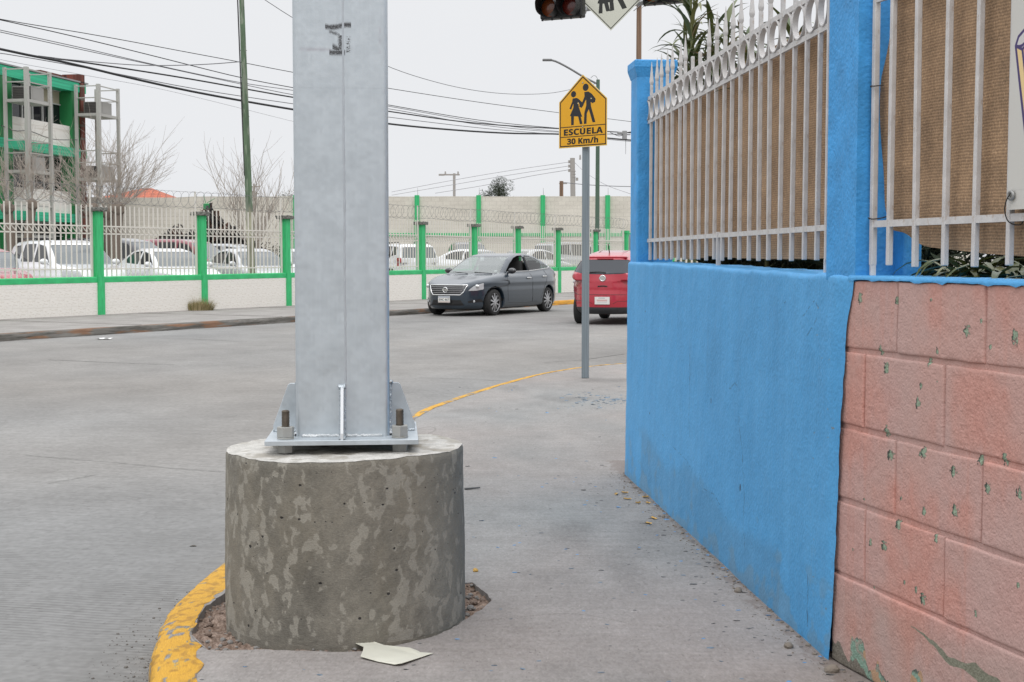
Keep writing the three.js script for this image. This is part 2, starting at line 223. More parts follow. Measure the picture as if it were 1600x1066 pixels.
const blueMat = (() => {
  const cracks = [[[1.62, 0.85], [1.64, 0.7], [1.63, 0.55], [1.66, 0.42]], [[2.52, 0.62], [2.56, 0.5], [2.6, 0.36], [2.62, 0.2], [2.66, 0.1]], [[2.3, 0.72], [2.38, 0.7], [2.45, 0.73], [2.55, 0.7]], [[1.05, 0.36], [1.3, 0.33], [1.6, 0.31], [1.9, 0.24], [2.15, 0.25], [2.35, 0.19]], [[3.4, 0.21], [3.41, 0.05]], [[2.88, 0.99], [2.96, 1.05], [3.02, 1.02], [3.1, 1.06]], [[3.3, 1.02], [3.4, 1.07], [3.46, 1.05]], [[3.35, 0.96], [3.44, 1.02]], [[0.3, 0.86], [0.42, 0.87]]];
  const seg = []; for (const c of cracks) for (let i = 0; i + 1 < c.length; i++) seg.push([...c[i], ...c[i + 1]]);
  const holes = [[2.55, 0.345, 0.007, 0.014], [2.05, 0.62, 0.004, 0.012], [0.55, 0.93, 0.005, 0.005], [1.0, 0.72, 0.003, 0.004], [0.72, 0.42, 0.006, 0.006]];
  const W = 4.2, H = 1.3, t = tex(2048, 1024, (u, v, o) => {
    const s = u * W - 0.3, y = v * H;
    const str = fb(s * 12, y * 0.9 + 7, 4) - 0.5, str2 = fb(s * 34, y * 2.2, 3) - 0.5, blot = fb(s * 2.2 + 8, y * 2.5, 4) - 0.5, gr = vnoise(u * 900, v * 420) - 0.5, g3 = vnoise(u * 420, v * 200) - 0.5;
    let k = 1 + str * 0.09 + str2 * 0.03 + blot * 0.09 + gr * 0.05 + g3 * 0.04, grey = clamp(0.02 + blot * 0.14 + str * 0.1);
    const lower = sstep(0.03, -0.04, y - (0.3 - 0.03 * s + (fb(s * 3, 2, 3) - 0.5) * 0.16)) * (s > 0.5 && s < 3.1 ? 1 : 0);     // older repair, a darker blue
    k *= 1 - 0.06 * lower; grey += 0.06 * lower;
    const dust = sstep(0.62, 0.8, fb(s * 11, y * 14 + 3, 4) + sstep(0.16, 0.0, y) * 0.22) * sstep(0.4, 0.1, y);                                            // dried mud splashed low down, in spots
    let r = 74 * k, g = 155 * k, b = 210 * k; const L = (r + g + b) / 3;
    r = lerp(r, L, grey); g = lerp(g, L, grey); b = lerp(b, L * 1.05, grey); r = lerp(r, 128, dust * 0.32); g = lerp(g, 136, dust * 0.32); b = lerp(b, 146, dust * 0.32);
    let cd = 9; for (const q of seg) { if (s < Math.min(q[0], q[2]) - 0.05 || s > Math.max(q[0], q[2]) + 0.05 || y < Math.min(q[1], q[3]) - 0.05 || y > Math.max(q[1], q[3]) + 0.05) continue; const ex = q[2] - q[0], ey = q[3] - q[1], h = clamp(((s - q[0]) * ex + (y - q[1]) * ey) / (ex * ex + ey * ey)), dx = s - q[0] - ex * h + (fb(s * 26, y * 26, 3) - 0.5) * 0.045, dy = y - q[1] - ey * h; cd = Math.min(cd, Math.hypot(dx, dy)); }
    if (cd < 0.0028) { const m = 0.66 + cd * 80; r *= m; g *= m; b *= m; }
    for (const h of holes) if (Math.hypot((s - h[0]) / h[2], (y - h[1]) / h[3]) < 1) { r = 22; g = 28; b = 40; }
    if (s > 3.4 && vnoise(s * 60, y * 60) > 0.965 && vnoise(s * 160, y * 160) > 0.5) { r = 120; g = 128; b = 128; }
    o[0] = r; o[1] = g; o[2] = b;
  }, { wrap: false });
  const bump = tex(1024, 1024, (u, v, o) => { const k = 128 + (fbmTile(u * 20, v * 20, 4, 20) - 0.5) * 120 + (fbmTile(u * 90, v * 90, 2, 90) - 0.5) * 70; o[0] = o[1] = o[2] = k; }, { srgb: false });
  const m = M('#ffffff', 0.62, { map: t, bumpMap: rep(bump, 4.2 / 0.8, 1.3 / 0.8), bumpScale: 0.004 }); m.userData.bump = bump; return m;
})();
const WUV = (s, y) => [(s + 0.3) / 4.2, y / 1.3];
{ // blue render with its rounded top edge; ragged where it ends on the pink blocks
  const g = gridGeo(150, 70, (u, v) => {
    const r = v * 1.34, y0 = Math.min(1, v / 0.86), yy = y0 * 1.16, se = LB + blueEdge(yy), s = -0.3 + u * (se + 0.3), H = wallTop(s), p = wallPos(s), n = wallIn(s);
    let y, inn; const R = 0.018; if (v < 0.86) { y = (v / 0.86) * (H - R); inn = 0; } else { const q = (v - 0.86) / 0.14; if (q < 0.5) { const a = q * Math.PI; y = H - R + Math.sin(a) * R; inn = R - Math.cos(a) * R; } else { y = H; inn = lerp(R, 0.2, (q - 0.5) * 2); } }
    const batter = 0.012 * (1 - y / 1.16), e = inn - batter + (fb(s * 3, y * 3, 3) - 0.5) * 0.012 + (fb(s * 14, y * 14, 2) - 0.5) * 0.003;
    return [p.x + n.x * e, y + (v > 0.86 ? (fb(s * 9, 1, 3) - 0.5) * 0.012 : 0), p.z + n.z * e, ...WUV(s, y)];
  });
  part(wallThing, 'blue_render', g, blueMat);
  // blue coat lapping over the top of the pink blocks
  const g2 = gridGeo(160, 8, (u, v) => {
    const s = LB + lerp(0.09, PINK_L, u), p = wallPos(s), n = wallIn(s), H = wallTop(s), low = H - 0.012 - Math.max(0, fb(s * 26, 3, 4) - 0.52) * 0.03 + (vnoise(s * 120, 2) - 0.5) * 0.0025;
    const k = v * 8, y = k < 3 ? lerp(low, H - 0.004, k / 3) : H - (k < 4 ? 0.0015 : 0), inn = k < 4 ? -0.001 + (k > 2 ? 0.003 : 0) : lerp(0.006, 0.2, (k - 4) / 4);
    return [p.x + n.x * inn, y, p.z + n.z * inn, ...WUV(2 + (s - LB) % 1.2, y)];
  });
  part(wallThing, 'coping', g2, blueMat);
}
{ // pink blocks, one by one, over a recessed mortar bed
  const r = rng(21), chips = [], W = 3.7, H = 1.2;
  for (let k = 0; k < 130; k++) { const t = 0.12 + r() * 3.5, y = 0.25 + r() * 0.85, q = r(); chips.push([t, y, 0.004 + q * q * 0.011, 0.004 + q * 0.012, r()]); }
  for (const c of [[0.15, 1.09], [0.3, 0.9], [0.49, 0.69], [0.63, 0.66], [0.64, 0.56], [0.78, 0.64], [0.33, 0.66], [0.5, 0.3], [0.3, 0.4], [0.68, 1.02]]) chips.push([c[0], c[1], 0.013, 0.014, 0.2]);
  const map = tex(2048, 1024, (u, v, o) => {
    const t = u * W, y = v * H, gr = vnoise(u * 1000, v * 420) - 0.5, g2 = vnoise(u * 420, v * 170) - 0.5, red = sstep(0.44, 0.66, fb(t * 5 + 3, y * 2.6 + 1, 4) + 0.14 * (fb(t * 24, y * 1.2, 3) - 0.5)), grey = sstep(0.42, 0.7, fb(t * 4 + 31, y * 4 + 13, 4)), drip = sstep(0.62, 0.72, fb(t * 30 + 7, y * 0.7, 3));
    let R = 186 + gr * 17 + g2 * 12, G = 147 + gr * 17 + g2 * 12, B = 139 + gr * 17 + g2 * 12; R += red * 4; G -= red * 8; B -= red * 12; R = lerp(R, 183, grey * 0.6); G = lerp(G, 155, grey * 0.6); B = lerp(B, 148, grey * 0.6); R = lerp(R, 190, drip * 0.2); G = lerp(G, 132, drip * 0.2); B = lerp(B, 118, drip * 0.2);
    if (y < 0.27) { const low = sstep(0.27, 0.2, y); R -= 8 * low; G -= 2 * low; B -= 2 * low; }
    for (const c of chips) { const dx = (t - c[0]) / c[2], dy = (y - c[1]) / c[3]; if (dx > 1.6 || dx < -1.6 || dy > 1.6 || dy < -1.6) continue; const d = Math.hypot(dx, dy) + (fb(t * 150, y * 150, 2) - 0.5) * 1.5; if (d < 1) { const f = d < 0.82; R = f ? 136 + gr * 46 : 118; G = f ? 152 + gr * 46 : 104; B = f ? 130 + gr * 46 : 96; if (dx < -0.3 && d > 0.5) { R *= 0.55; G *= 0.6; B *= 0.6; } } }
    // green undercoat bared along the foot and in the crack of the lowest course
    const foot = 0.03 + 0.075 * sstep(0.5, 0.66, fb(t * 9 + 1.5, 4.5, 3)) + (fb(t * 60, y * 40, 2) - 0.5) * 0.03; if (y < foot && t > 0.13) { const e = sstep(foot - 0.012, foot, y); R = lerp(126, 84, e) + gr * 40; G = lerp(152, 92, e) + gr * 40; B = lerp(136, 84, e) + gr * 40; if (vnoise(t * 60, y * 60) > 0.6) { R = 140 + gr * 40; G = 138 + gr * 40; B = 126 + gr * 40; } if (fb(t * 18, y * 18, 3) > 0.56) { R = 172; G = 140; B = 112; } }
    const cr = Math.abs(y - (0.205 - (t - 0.5) * 0.16 + (fb(t * 8, 6, 4) - 0.5) * 0.05)); if (t > 0.45 && t < 1.5 && cr < 0.016 * sstep(0.4, 0.8, t) * (0.5 + fb(t * 20, 1, 2))) { R = 122 + gr * 30; G = 122 + gr * 30; B = 106 + gr * 30; }
    if (y < 0.07 - t * 0.25 + (fb(t * 30, 2, 3) - 0.5) * 0.05 && t < 0.3) { R = 112 + gr * 40; G = 106 + gr * 40; B = 96 + gr * 40; }
    o[0] = R; o[1] = G; o[2] = B;
  }, { wrap: false });
  const pink = M('#ffffff', 0.8, { map, bumpMap: rep(blueMat.userData.bump, W / 0.45, H / 0.45), bumpScale: 0.005 });
  const P3 = (t, y, e) => { const p = C2.clone().addScaledVector(pinkDir, t).addScaledVector(pinkIn, e); return [p.x, y, p.z, t / W, y / H]; };
  part(wallThing, 'mortar_bed', gridGeo(80, 20, (u, v) => P3(0.01 + u * (PINK_L - 0.01), v * 1.135, 0.0105)), pink);
  const rows = [[0.0, 0.266, 0.35], [0.27, 0.487, 0.195], [0.495, 0.707, 0.352], [0.715, 0.932, 0.18], [0.94, 1.142, 0.352]];
  rows.forEach(([y0, y1, first], ri) => {
    let t0 = 0.012, t1 = first; if (ri === 0) t1 = PINK_L;
    while (t0 < PINK_L - 0.05) {
      const a = t0 + 0.0028, b = Math.min(t1 - 0.0028, PINK_L), e0 = (r() - 0.5) * 0.004, tilt = (r() - 0.5) * 0.004, h = 0.0035;
      const gap = ri === 0 ? 0.0015 : 0.0028;
      // a slab with rounded arrises, ten by eight cells
      const cuts = (l) => { const e = [0, 0.0015, 0.004, 0.009], o = e.slice(); const q = Math.max(7, Math.round(l / 0.06)); for (let k = 1; k < q; k++) o.push(lerp(0.009, l - 0.009, k / q)); for (const q of e.slice().reverse()) o.push(l - q); return o; };
      const Y0 = y0 + gap, Y1 = y1 - gap, cx = cuts(b - a), cy = cuts(Y1 - Y0), nx = cx.length - 1, ny = cy.length - 1, g = gridGeo(nx, ny, (u, v) => {
        const i = Math.round(u * nx), j = Math.round(v * ny), e = Math.min(i, j, nx - i, ny - j), near = e < 4 ? 1 : 0;
        const t = a + cx[i] + near * (fb(cy[j] * 40 + ri * 5 + t0 * 7, 2, 2) - 0.5) * 0.004, y = Y0 + cy[j] + near * (fb(cx[i] * 30 + ri * 9 + t0 * 3, 7, 2) - 0.5) * 0.005;
        return P3(t, y, (e === 0 ? 0.0115 : e === 1 ? 0.0065 : e === 2 ? 0.0044 : 0.0036) + e0 + tilt * (i / nx - 0.5) + (fb(t * 10, y * 10, 2) - 0.5) * 0.003);
      });
      part(wallThing, 'block', g, pink);
      t0 = t1; t1 += 0.402;
    }
  });
  // body of the wall behind both faces
  const body = [[-0.25, 0.03], [LB + 0.02, 0.03], [LB + PINK_L, 0.03], [LB + PINK_L, 0.19], [LB + 0.02, 0.19], [-0.25, 0.19]];
  const poly = [wallPos(0.03).addScaledVector(endDir, 3.5), wallPos(0.03).addScaledVector(endDir, 0.03), C2.clone().addScaledVector(endDir, 0.03), C2.clone().addScaledVector(pinkDir, PINK_L).addScaledVector(pinkIn, 0.03), C2.clone().addScaledVector(pinkDir, PINK_L).addScaledVector(pinkIn, 0.19), C2.clone().addScaledVector(pinkIn, 0.19), wallPos(0.2).addScaledVector(endDir, 0.19), wallPos(0.2).addScaledVector(endDir, 3.5)].map((p) => [p.x, -p.z]);
  const core = extrude(poly, 1.13); core.rotateX(-Math.PI / 2); part(wallThing, 'core', core, M(lin(0.05, 0.18, 0.42), 0.8));
}
const pillarMat = (() => {
  const t = tex(512, 512, (u, v, o) => { const n = (fbmTile(u * 12, v * 12, 4, 12) - 0.5), gr = vnoise(u * 250, v * 250, 250) - 0.5, k = 1 + n * 0.2 + gr * 0.07; o[0] = 64 * k; o[1] = 149 * k; o[2] = 210 * k; });
  return M('#ffffff', 0.6, { map: t, bumpMap: rep(blueMat.userData.bump, 1, 1), bumpScale: 0.006 });
})();
{ // the two pillars
  const uvm = (g, s = 0.8) => { const n = norm(g), P = n.attributes.position, N = n.attributes.normal, U = n.attributes.uv; for (let i = 0; i < P.count; i++) U.setXY(i, (Math.abs(N.getY(i)) > 0.7 ? P.getX(i) : P.getX(i) + P.getZ(i)) / s, (Math.abs(N.getY(i)) > 0.7 ? P.getZ(i) : P.getY(i)) / s); return n; };
  const ang = Math.atan2(blueDir.x, blueDir.z);
  const p1 = wallPos(0.11).addScaledVector(endDir, 0.112);
  const a = part(wallThing, 'pillar', uvm(rbox(0.2, 1.06, 0.2, 0.012, 0, 0.53, 0)), pillarMat); a.position.set(p1.x, 1.17, p1.z); a.rotation.y = ang;
  const cap = mg([rbox(0.235, 0.045, 0.235, 0.008, 0, 1.075, 0), (() => { const g = new THREE.CylinderGeometry(0.163, 0.143, 0.045, 4, 1); g.rotateY(Math.PI / 4); return g.translate(0, 1.032, 0).toNonIndexed(); })()]); cap.computeVertexNormals();
  part(a, 'cap', uvm(cap), pillarMat);
  const SP2 = (1299 - CX) / F, k2 = A2.clone().addScaledVector(endDir, 0.012), S2 = (-SP2 * k2.z - k2.x) / (blueDir.x + SP2 * blueDir.z);
  const p2 = wallPos(LB - 0.085).addScaledVector(endDir, 0.115);
  const b = part(wallThing, 'pillar', uvm((() => { // five-sided: one face along each wall
    const q = [wallPos(S2).addScaledVector(endDir, 0.012), C2.clone().addScaledVector(endDir, 0.02).addScaledVector(blueDir, -0.02), C2.clone().addScaledVector(pinkDir, 0.11).addScaledVector(pinkIn, 0.016), C2.clone().addScaledVector(pinkDir, 0.11).addScaledVector(pinkIn, 0.19), wallPos(S2).addScaledVector(endDir, 0.2)].map((p) => [p.x - p2.x, -(p.z - p2.z)]);
    const g = extrude(q, 1.6, 0.012); g.rotateX(-Math.PI / 2); return g;
  })()), pillarMat); b.position.set(p2.x, 1.14, p2.z);
  const q = C2.clone().addScaledVector(pinkDir, 0.1).addScaledVector(pinkIn, 0.16), c = part(wallThing, 'pillar', uvm(rbox(0.06, 1.6, 0.15, 0.012, 0, 0.8, 0)), pillarMat); c.position.set(q.x, 1.14, q.z); c.rotation.y = Math.atan2(pinkDir.x, pinkDir.z);
}
structure('garden_soil', (() => { const g = gridGeo(8, 8, (u, v) => { const p = wallPos(lerp(0.25, LB + 3, u)).addScaledVector(endDir, lerp(0.19, 3.2, v)); return [p.x, 0.9 + fb(u * 9, v * 9, 3) * 0.08, p.z]; }); return g; })(), M(lin(0.06, 0.05, 0.035), 1));
// ------------------------------------------------------------------ white iron fences on the wall, shade cloth, banner, plants
const lineT = (O, d, px) => { const k = (px - CX) / F; return (-k * O.z - O.x) / (d.x + k * d.z); };           // where a level line crosses an upright through a pixel
const whitePaint = (() => { const t = tex(256, 256, (u, v, o) => { const n = fbmTile(u * 8, v * 8, 4, 8), g = vnoise(u * 120, v * 120, 120) - 0.5; let k = 194 + (n - 0.5) * 26 + g * 12; const rust = sstep(0.72, 0.8, fbmTile(u * 14 + 0.4, v * 14, 4, 14)); o[0] = lerp(k + 1, 160, rust * 0.4); o[1] = lerp(k - 2, 140, rust * 0.4); o[2] = lerp(k - 4, 124, rust * 0.4); }); return M('#ffffff', 0.5, { map: t, bumpMap: t, bumpScale: 0.001 }); })();
const uvBar = (g, s = 0.25) => { const n = norm(g), P = n.attributes.position, U = n.attributes.uv; for (let i = 0; i < P.count; i++) U.setXY(i, (P.getX(i) + P.getZ(i)) / s, P.getY(i) / s); return n; };
function ironFence(name, label, O, dir, ts, posts, t0, t1, y0, rings) {
  const f = thing(name, label, 'fence', [O.x, CAM_Y, O.z], 0, { kind: 'thing' }), D = (t) => V(dir.x * t, 0, dir.z * t), out = V(-dir.z, 0, dir.x), r = rng(ts.length * 7), ang = Math.atan2(dir.x, dir.z);
  const bw = 0.0155, shaft = [0, 1, 2].map((k) => uvBar(rbox(bw, 0.93, bw, 0.0025, 0, 0.465, 0, 0, 1).translate(0.3 * k, 0, 0).translate(-0.3 * k, 0, 0))), spike = (() => { const g = new THREE.LatheGeometry([[0.0075, 0], [0.012, 0.014], [0.0125, 0.022], [0.008, 0.06], [0.0012, 0.125]].map((p) => new THREE.Vector2(p[0], p[1])), 6); return uvBar(g); })();
  ts.forEach((t, i) => {
    const b = part(f, 'bar', shaft[i % 3], whitePaint), p = D(t); b.position.set(p.x, y0 + (r() - 0.5) * 0.008, p.z); b.rotation.set((r() - 0.5) * 0.008, ang, (r() - 0.5) * 0.012);
    if (rings && i !== 7 && i !== 8) { const s = part(b, 'spear_point', spike, whitePaint); s.position.y = 0.928; s.rotation.y = Math.PI / 4; }
  });
  for (const t of posts) { const p = D(t), b = part(f, 'post', uvBar(rbox(0.017, 0.9 - y0, 0.017, 0.0025, 0, (0.9 - y0) / 2, 0)), whitePaint); b.position.set(p.x, y0, p.z); b.rotation.y = ang; }
  for (const y of [0.1, 0.735, 0.86]) part(f, 'rail', uvBar(bar(D(t0).setY(y), D(t1).setY(y), 0.0105, 0.019, V(0, 1, 0))), whitePaint);
  if (rings) {
    const ring = (() => { const g = [new THREE.CylinderGeometry(0.054, 0.054, 0.02, 28, 1, true), new THREE.CylinderGeometry(0.0505, 0.0505, 0.02, 28, 1, true), new THREE.RingGeometry(0.0505, 0.054, 28).rotateX(-Math.PI / 2).translate(0, 0.01, 0), new THREE.RingGeometry(0.0505, 0.054, 28).rotateX(-Math.PI / 2).translate(0, -0.01, 0)]; return uvBar(mg(g).rotateX(Math.PI / 2)); })();
    const all = [t0, ...ts, t1]; for (let i = 0; i + 1 < all.length; i++) { const m = (all[i] + all[i + 1]) / 2, p = D(m), q = part(f, 'ring', ring, whitePaint); q.position.set(p.x, 0.7975, p.z); q.rotation.y = ang + Math.PI / 2; q.scale.set((all[i + 1] - all[i] - bw) / 0.108, 1.06, 1); }
  }
  return f;
}
const f1O = wallPos(0.05).addScaledVector(endDir, 0.075);
const px1 = [1015.5, 1023.5, 1032, 1041, 1049.5, 1059.5, 1069, 1080, 1091, 1103, 1115.5, 1128, 1140, 1154.5, 1169.5, 1184.5, 1200, 1217.5, 1236, 1256, 1275.5];
const t1s = px1.map((p) => lineT(f1O, blueDir, p));
ironFence('iron_fence', 'white iron fence with spear points and a row of rings on the blue wall', f1O, blueDir, t1s, [lineT(f1O, blueDir, 1005), lineT(f1O, blueDir, 1291.5)], lineT(f1O, blueDir, 1005), lineT(f1O, blueDir, 1292), -0.005, true);
{ const f = scene.getObjectByName('iron_fence'), t = lineT(f1O, blueDir, 1122), b = part(f, 'bracket', uvBar(rbox(0.018, 0.17, 0.018, 0.002, 0, 0.03, 0)), whitePaint); b.position.set(blueDir.x * t, 0, blueDir.z * t); for (const px of [1006, 1291]) { const s = lineT(f1O, blueDir, px), q = part(f, 'bracket', uvBar(rbox(0.017, 0.06, 0.017, 0.002, 0, -0.03, 0)), whitePaint); q.position.set(blueDir.x * s, 0.0, blueDir.z * s); } }
const f2O = C2.clone().addScaledVector(pinkIn, 0.045);
const t2s = [1388.5, 1429, 1475, 1522, 1576].map((p) => lineT(f2O, pinkDir, p)); for (let k = 1; k < 14; k++) t2s.push(t2s[4] + 0.134 * k);
ironFence('iron_fence', 'white iron fence of plain square bars above the pink blocks', f2O, pinkDir, t2s, [lineT(f2O, pinkDir, 1363)], lineT(f2O, pinkDir, 1363), t2s[17] + 0.05, -0.018, false);
{ const f = scene.getObjectByName('iron_fence_001'), s = t2s[17] + 0.05; for (const t of [lineT(f2O, pinkDir, 1363), s]) { const q = part(f, 'bracket', uvBar(rbox(0.016, 0.05, 0.016, 0.002, 0, -0.025, 0)), whitePaint); q.position.set(pinkDir.x * t, -0.01, pinkDir.z * t); } }

const clothTex = tex(512, 512, (u, v, o) => { // knitted strips: fine courses, darker gaps, paler threads
  const row = Math.sin(v * Math.PI * 2 * 52 + Math.sin(u * 6.28 * 3) * 0.5), col = Math.sin(u * Math.PI * 2 * 64), n = fbmTile(u * 6, v * 6, 4, 6) - 0.5, g = vnoise(u * 128, v * 104, 128) - 0.5, thread = vnoise(u * 100, v * 52, 100) > 0.83 ? 1 : 0;
  const k = 1 + row * 0.085 + col * 0.02 + n * 0.26 + g * 0.2; o[0] = 150 * k + thread * 16; o[1] = 123 * k + thread * 14; o[2] = 96 * k + thread * 12;
});
const clothMat = MP('#ffffff', 0.9, { map: clothTex, bumpMap: clothTex, bumpScale: 0.003 });
{
  const L = t1s[t1s.length - 1] + 0.06, base = f1O.clone().addScaledVector(endDir, 0.045);
  const g = gridGeo(220, 40, (u, v) => {
    const t = lerp(0.09, L + 0.05, u), y = lerp(1.215 - 0.02 * fb(t * 4, 1, 3) + 0.012 * (vnoise(t * 2, 8) - 0.5), 1.2 + 0.785 + 0.03 * (fb(t * 3, 7, 2) - 0.5), v), fold = Math.sin(t * 21 + fb(t * 3, 4, 2) * 7 + (1 - v) * 0.8) * 0.022 * (0.3 + 0.7 * fb(t * 2 + 9, v * 1.5, 2)) * (v > 0.97 ? 0.4 : 1), e = fold + (fb(t * 6, v * 4, 3) - 0.5) * 0.016;
    const ee = Math.max(-0.033, e); return [base.x + blueDir.x * t + endDir.x * ee, y, base.z + blueDir.z * t + endDir.z * ee, t / 0.42, y / 0.42];
  });
  soleThing('shade_cloth', 'brown shade cloth hung in soft folds behind the spear-pointed white fence', 'shade cloth', g, clothMat);
  const b2 = f2O.clone().addScaledVector(pinkIn, 0.03), s2 = lineT(f2O, pinkDir, 1371);
  const g2 = gridGeo(120, 60, (u, v) => {
    const y = lerp(1.236 - 0.03 * sstep(0, 0.25, u) + 0.012 * (fb(u * 8, 1, 3) - 0.5), 2.0, v), bite = v < 0.9 ? 0.035 * Math.exp(-Math.pow((y - 1.63) / 0.16, 2)) : 0, lift = 0.1 * Math.exp(-Math.pow(u / 0.03, 2)) * (v < 0.06 ? 1 - v / 0.06 : 0), t = lerp(s2 - 0.012 - bite + (y > 1.72 ? (y - 1.72) * 0.19 : 0) + (y < 1.36 ? Math.pow((1.36 - y) / 0.12, 1.6) * 0.075 : 0), 2.6, u), e = (fb(t * 4, y * 3, 3) - 0.5) * 0.02 + Math.sin(t * 12 + y * 2) * 0.004;
    const ee = Math.max(-0.016, e); return [b2.x + pinkDir.x * t + pinkIn.x * ee, y + lift * 0.4, b2.z + pinkDir.z * t + pinkIn.z * ee, t / 0.42, y / 0.42];
  });
  soleThing('shade_cloth', 'brown shade cloth stretched behind the plain white bars above the pink blocks', 'shade cloth', g2, clothMat);
}
{ // banner with a drawn book
  const t0 = lineT(f2O.clone().addScaledVector(pinkIn, -0.016), pinkDir, 1571), W = 1.5, H = 0.9;
  const bt = canvasTex(1500, 900, (c) => {
    c.fillStyle = '#c6c4be'; c.fillRect(0, 0, 1500, 900); c.lineJoin = 'round';
    c.save(); c.translate(18, 470);
    c.fillStyle = '#c9c6c4'; c.strokeStyle = '#3d2f63'; c.lineWidth = 7; c.beginPath(); c.moveTo(0, 42); c.lineTo(10, 22); c.lineTo(150, -60); c.lineTo(300, -40); c.lineTo(300, 250); c.lineTo(72, 318); c.lineTo(56, 305); c.closePath(); c.fill(); c.stroke();
    c.fillStyle = '#d7ad5e'; c.beginPath(); c.moveTo(26, 54); c.lineTo(160, -25); c.lineTo(300, -5); c.lineTo(300, 250); c.lineTo(74, 318); c.closePath(); c.fill(); c.stroke();
    c.fillStyle = '#e0c48c'; c.beginPath(); c.moveTo(0, 42); c.lineTo(26, 54); c.lineTo(84, 316); c.lineTo(58, 305); c.closePath(); c.fill(); c.stroke();
    c.beginPath(); c.arc(110, 120, 40, 0, 7); c.stroke(); c.beginPath(); c.moveTo(0, 42); c.quadraticCurveTo(20, 50, 34, 40); c.stroke(); c.restore();
    c.fillStyle = '#bfbdb8'; c.fillRect(0, 852, 1500, 4);
  });
  const base = f2O.clone().addScaledVector(pinkIn, -0.016).addScaledVector(pinkDir, t0), y0 = 1.318;
  const b = thing('banner', 'white printed banner with a gold and purple book, tied to the plain bars', 'banner', [base.x, y0, base.z], 0);
  part(b, 'sheet', gridGeo(30, 20, (u, v) => { const t = u * W, e = (fb(t * 3, v * 3, 2) - 0.5) * 0.008; return [pinkDir.x * t + pinkIn.x * e, v * H + u * 0.0, pinkDir.z * t + pinkIn.z * e, u, v]; }), M('#ffffff', 0.45, { map: bt }));
  const gr = new THREE.TorusGeometry(0.009, 0.004, 8, 20); gr.rotateY(Math.atan2(-pinkIn.x, -pinkIn.z));
  const e1 = part(b, 'eyelet', gr, M(lin(0.32, 0.32, 0.31), 0.4, { metalness: 0.6 })); e1.position.set(pinkDir.x * 0.022 - pinkIn.x * 0.006, 0.034, pinkDir.z * 0.022 - pinkIn.z * 0.006);
  const p = (t, y, e) => V(pinkDir.x * t - pinkIn.x * e, y, pinkDir.z * t - pinkIn.z * e);
  part(b, 'tie_wire', tube([p(0.022, 0.034, 0.011), p(0.012, 0.02, 0.012), p(0.002, -0.004, 0.008), p(0.004, -0.03, -0.004), p(0.02, -0.035, -0.026), p(0.03, -0.01, -0.022)], 0.0016, 5), M(lin(0.03, 0.025, 0.02), 0.7));
}
{ // twists of wire holding the cloth to the second fence
  const p = (t, y, e) => V(f2O.x + pinkDir.x * t - pinkIn.x * e, y, f2O.z + pinkDir.z * t - pinkIn.z * e), t = lineT(f2O, pinkDir, 1363), m = M(lin(0.03, 0.025, 0.02), 0.7);
  soleThing('tie_wire', 'dark twist of wire round the end post, above the lower rail', 'wire', tube([p(t - 0.02, 1.315, 0.0), p(t - 0.005, 1.318, 0.013), p(t + 0.012, 1.314, 0.012), p(t + 0.02, 1.316, -0.008), p(t + 0.05, 1.322, -0.02)], 0.0018, 5), m);
  soleThing('tie_wire', 'dark twist of wire round the end post at half height of the cloth', 'wire', tube([p(t - 0.02, 1.69, 0.0), p(t - 0.005, 1.692, 0.013), p(t + 0.012, 1.69, 0.012), p(t + 0.03, 1.691, -0.008)], 0.0018, 5), m);
}
// plants in the garden
const leafGeo = (L, w, droop, curl, r) => { const n = 7, pos = [], idx = []; for (let i = 0; i <= n; i++) { const u = i / n, wd = w * Math.pow(Math.sin(Math.PI * (0.12 + u * 0.88)), 0.8) * (1 - u * u * 0.3), a = curl - droop * u, x = 0; let px = 0, py = 0; for (let k = 0; k < i; k++) { const b = curl - droop * (k / n); px += Math.cos(b) * L / n; py += Math.sin(b) * L / n; } pos.push(px, py, -wd, px, py - wd * 0.35, 0, px, py, wd); } for (let i = 0; i < n; i++) for (let j = 0; j < 2; j++) { const a = i * 3 + j, b = a + 1, c = a + 3, d = a + 4; idx.push(a, c, b, b, c, d); } const g = new THREE.BufferGeometry(); g.setAttribute('position', new THREE.Float32BufferAttribute(pos, 3)); g.setIndex(idx); g.computeVertexNormals(); return g; };
const leafMats = [lin(0.1, 0.12, 0.035), lin(0.065, 0.095, 0.03), lin(0.16, 0.16, 0.055), lin(0.22, 0.15, 0.06)].map((c) => MP(c, 0.45, { transmission: 0.15, thickness: 0 }));
function canePlant(label, base, stems, seed) {
  const r = rng(seed), o = thing('cane_plant', label, 'plant', base, 0, { kind: 'thing' }), sm = M(lin(0.16, 0.17, 0.07), 0.7), variants = [0, 1, 2, 3, 4].map((k) => leafGeo(0.2 + r() * 0.1, 0.011 + r() * 0.005, 0.9 + r() * 1.2, 0.75 + r() * 0.5));
  for (const [dx, dz, h, lean, topOnly] of stems) {
    const tip = V(dx + lean, h, dz), b = V(dx, 0, dz); part(o, 'stem', rod(b, tip, 0.011, 0.006, 7), sm);
    const n = topOnly ? 18 : Math.round(h * 24);
    for (let i = 0; i < n; i++) { const u = topOnly ? 0.84 + 0.16 * i / n : 0.56 + 0.44 * i / n, p = b.clone().lerp(tip, u), m = part(o, 'leaf', variants[Math.floor(r() * 5)], leafMats[r() < 0.45 ? 0 : r() < 0.6 ? 1 : r() < 0.75 ? 2 : 3]); m.position.copy(p); m.rotation.set(0, i * 2.4 + r() * 0.8, (r() - 0.3) * 0.5, 'YZX'); const s = 0.75 + r() * 0.5; m.scale.set(s, s, s); }
  }
  return o;
}
const plantAt = (px, d) => { const p = at(px, 405, d); return [p.x, 0.92, p.z]; };
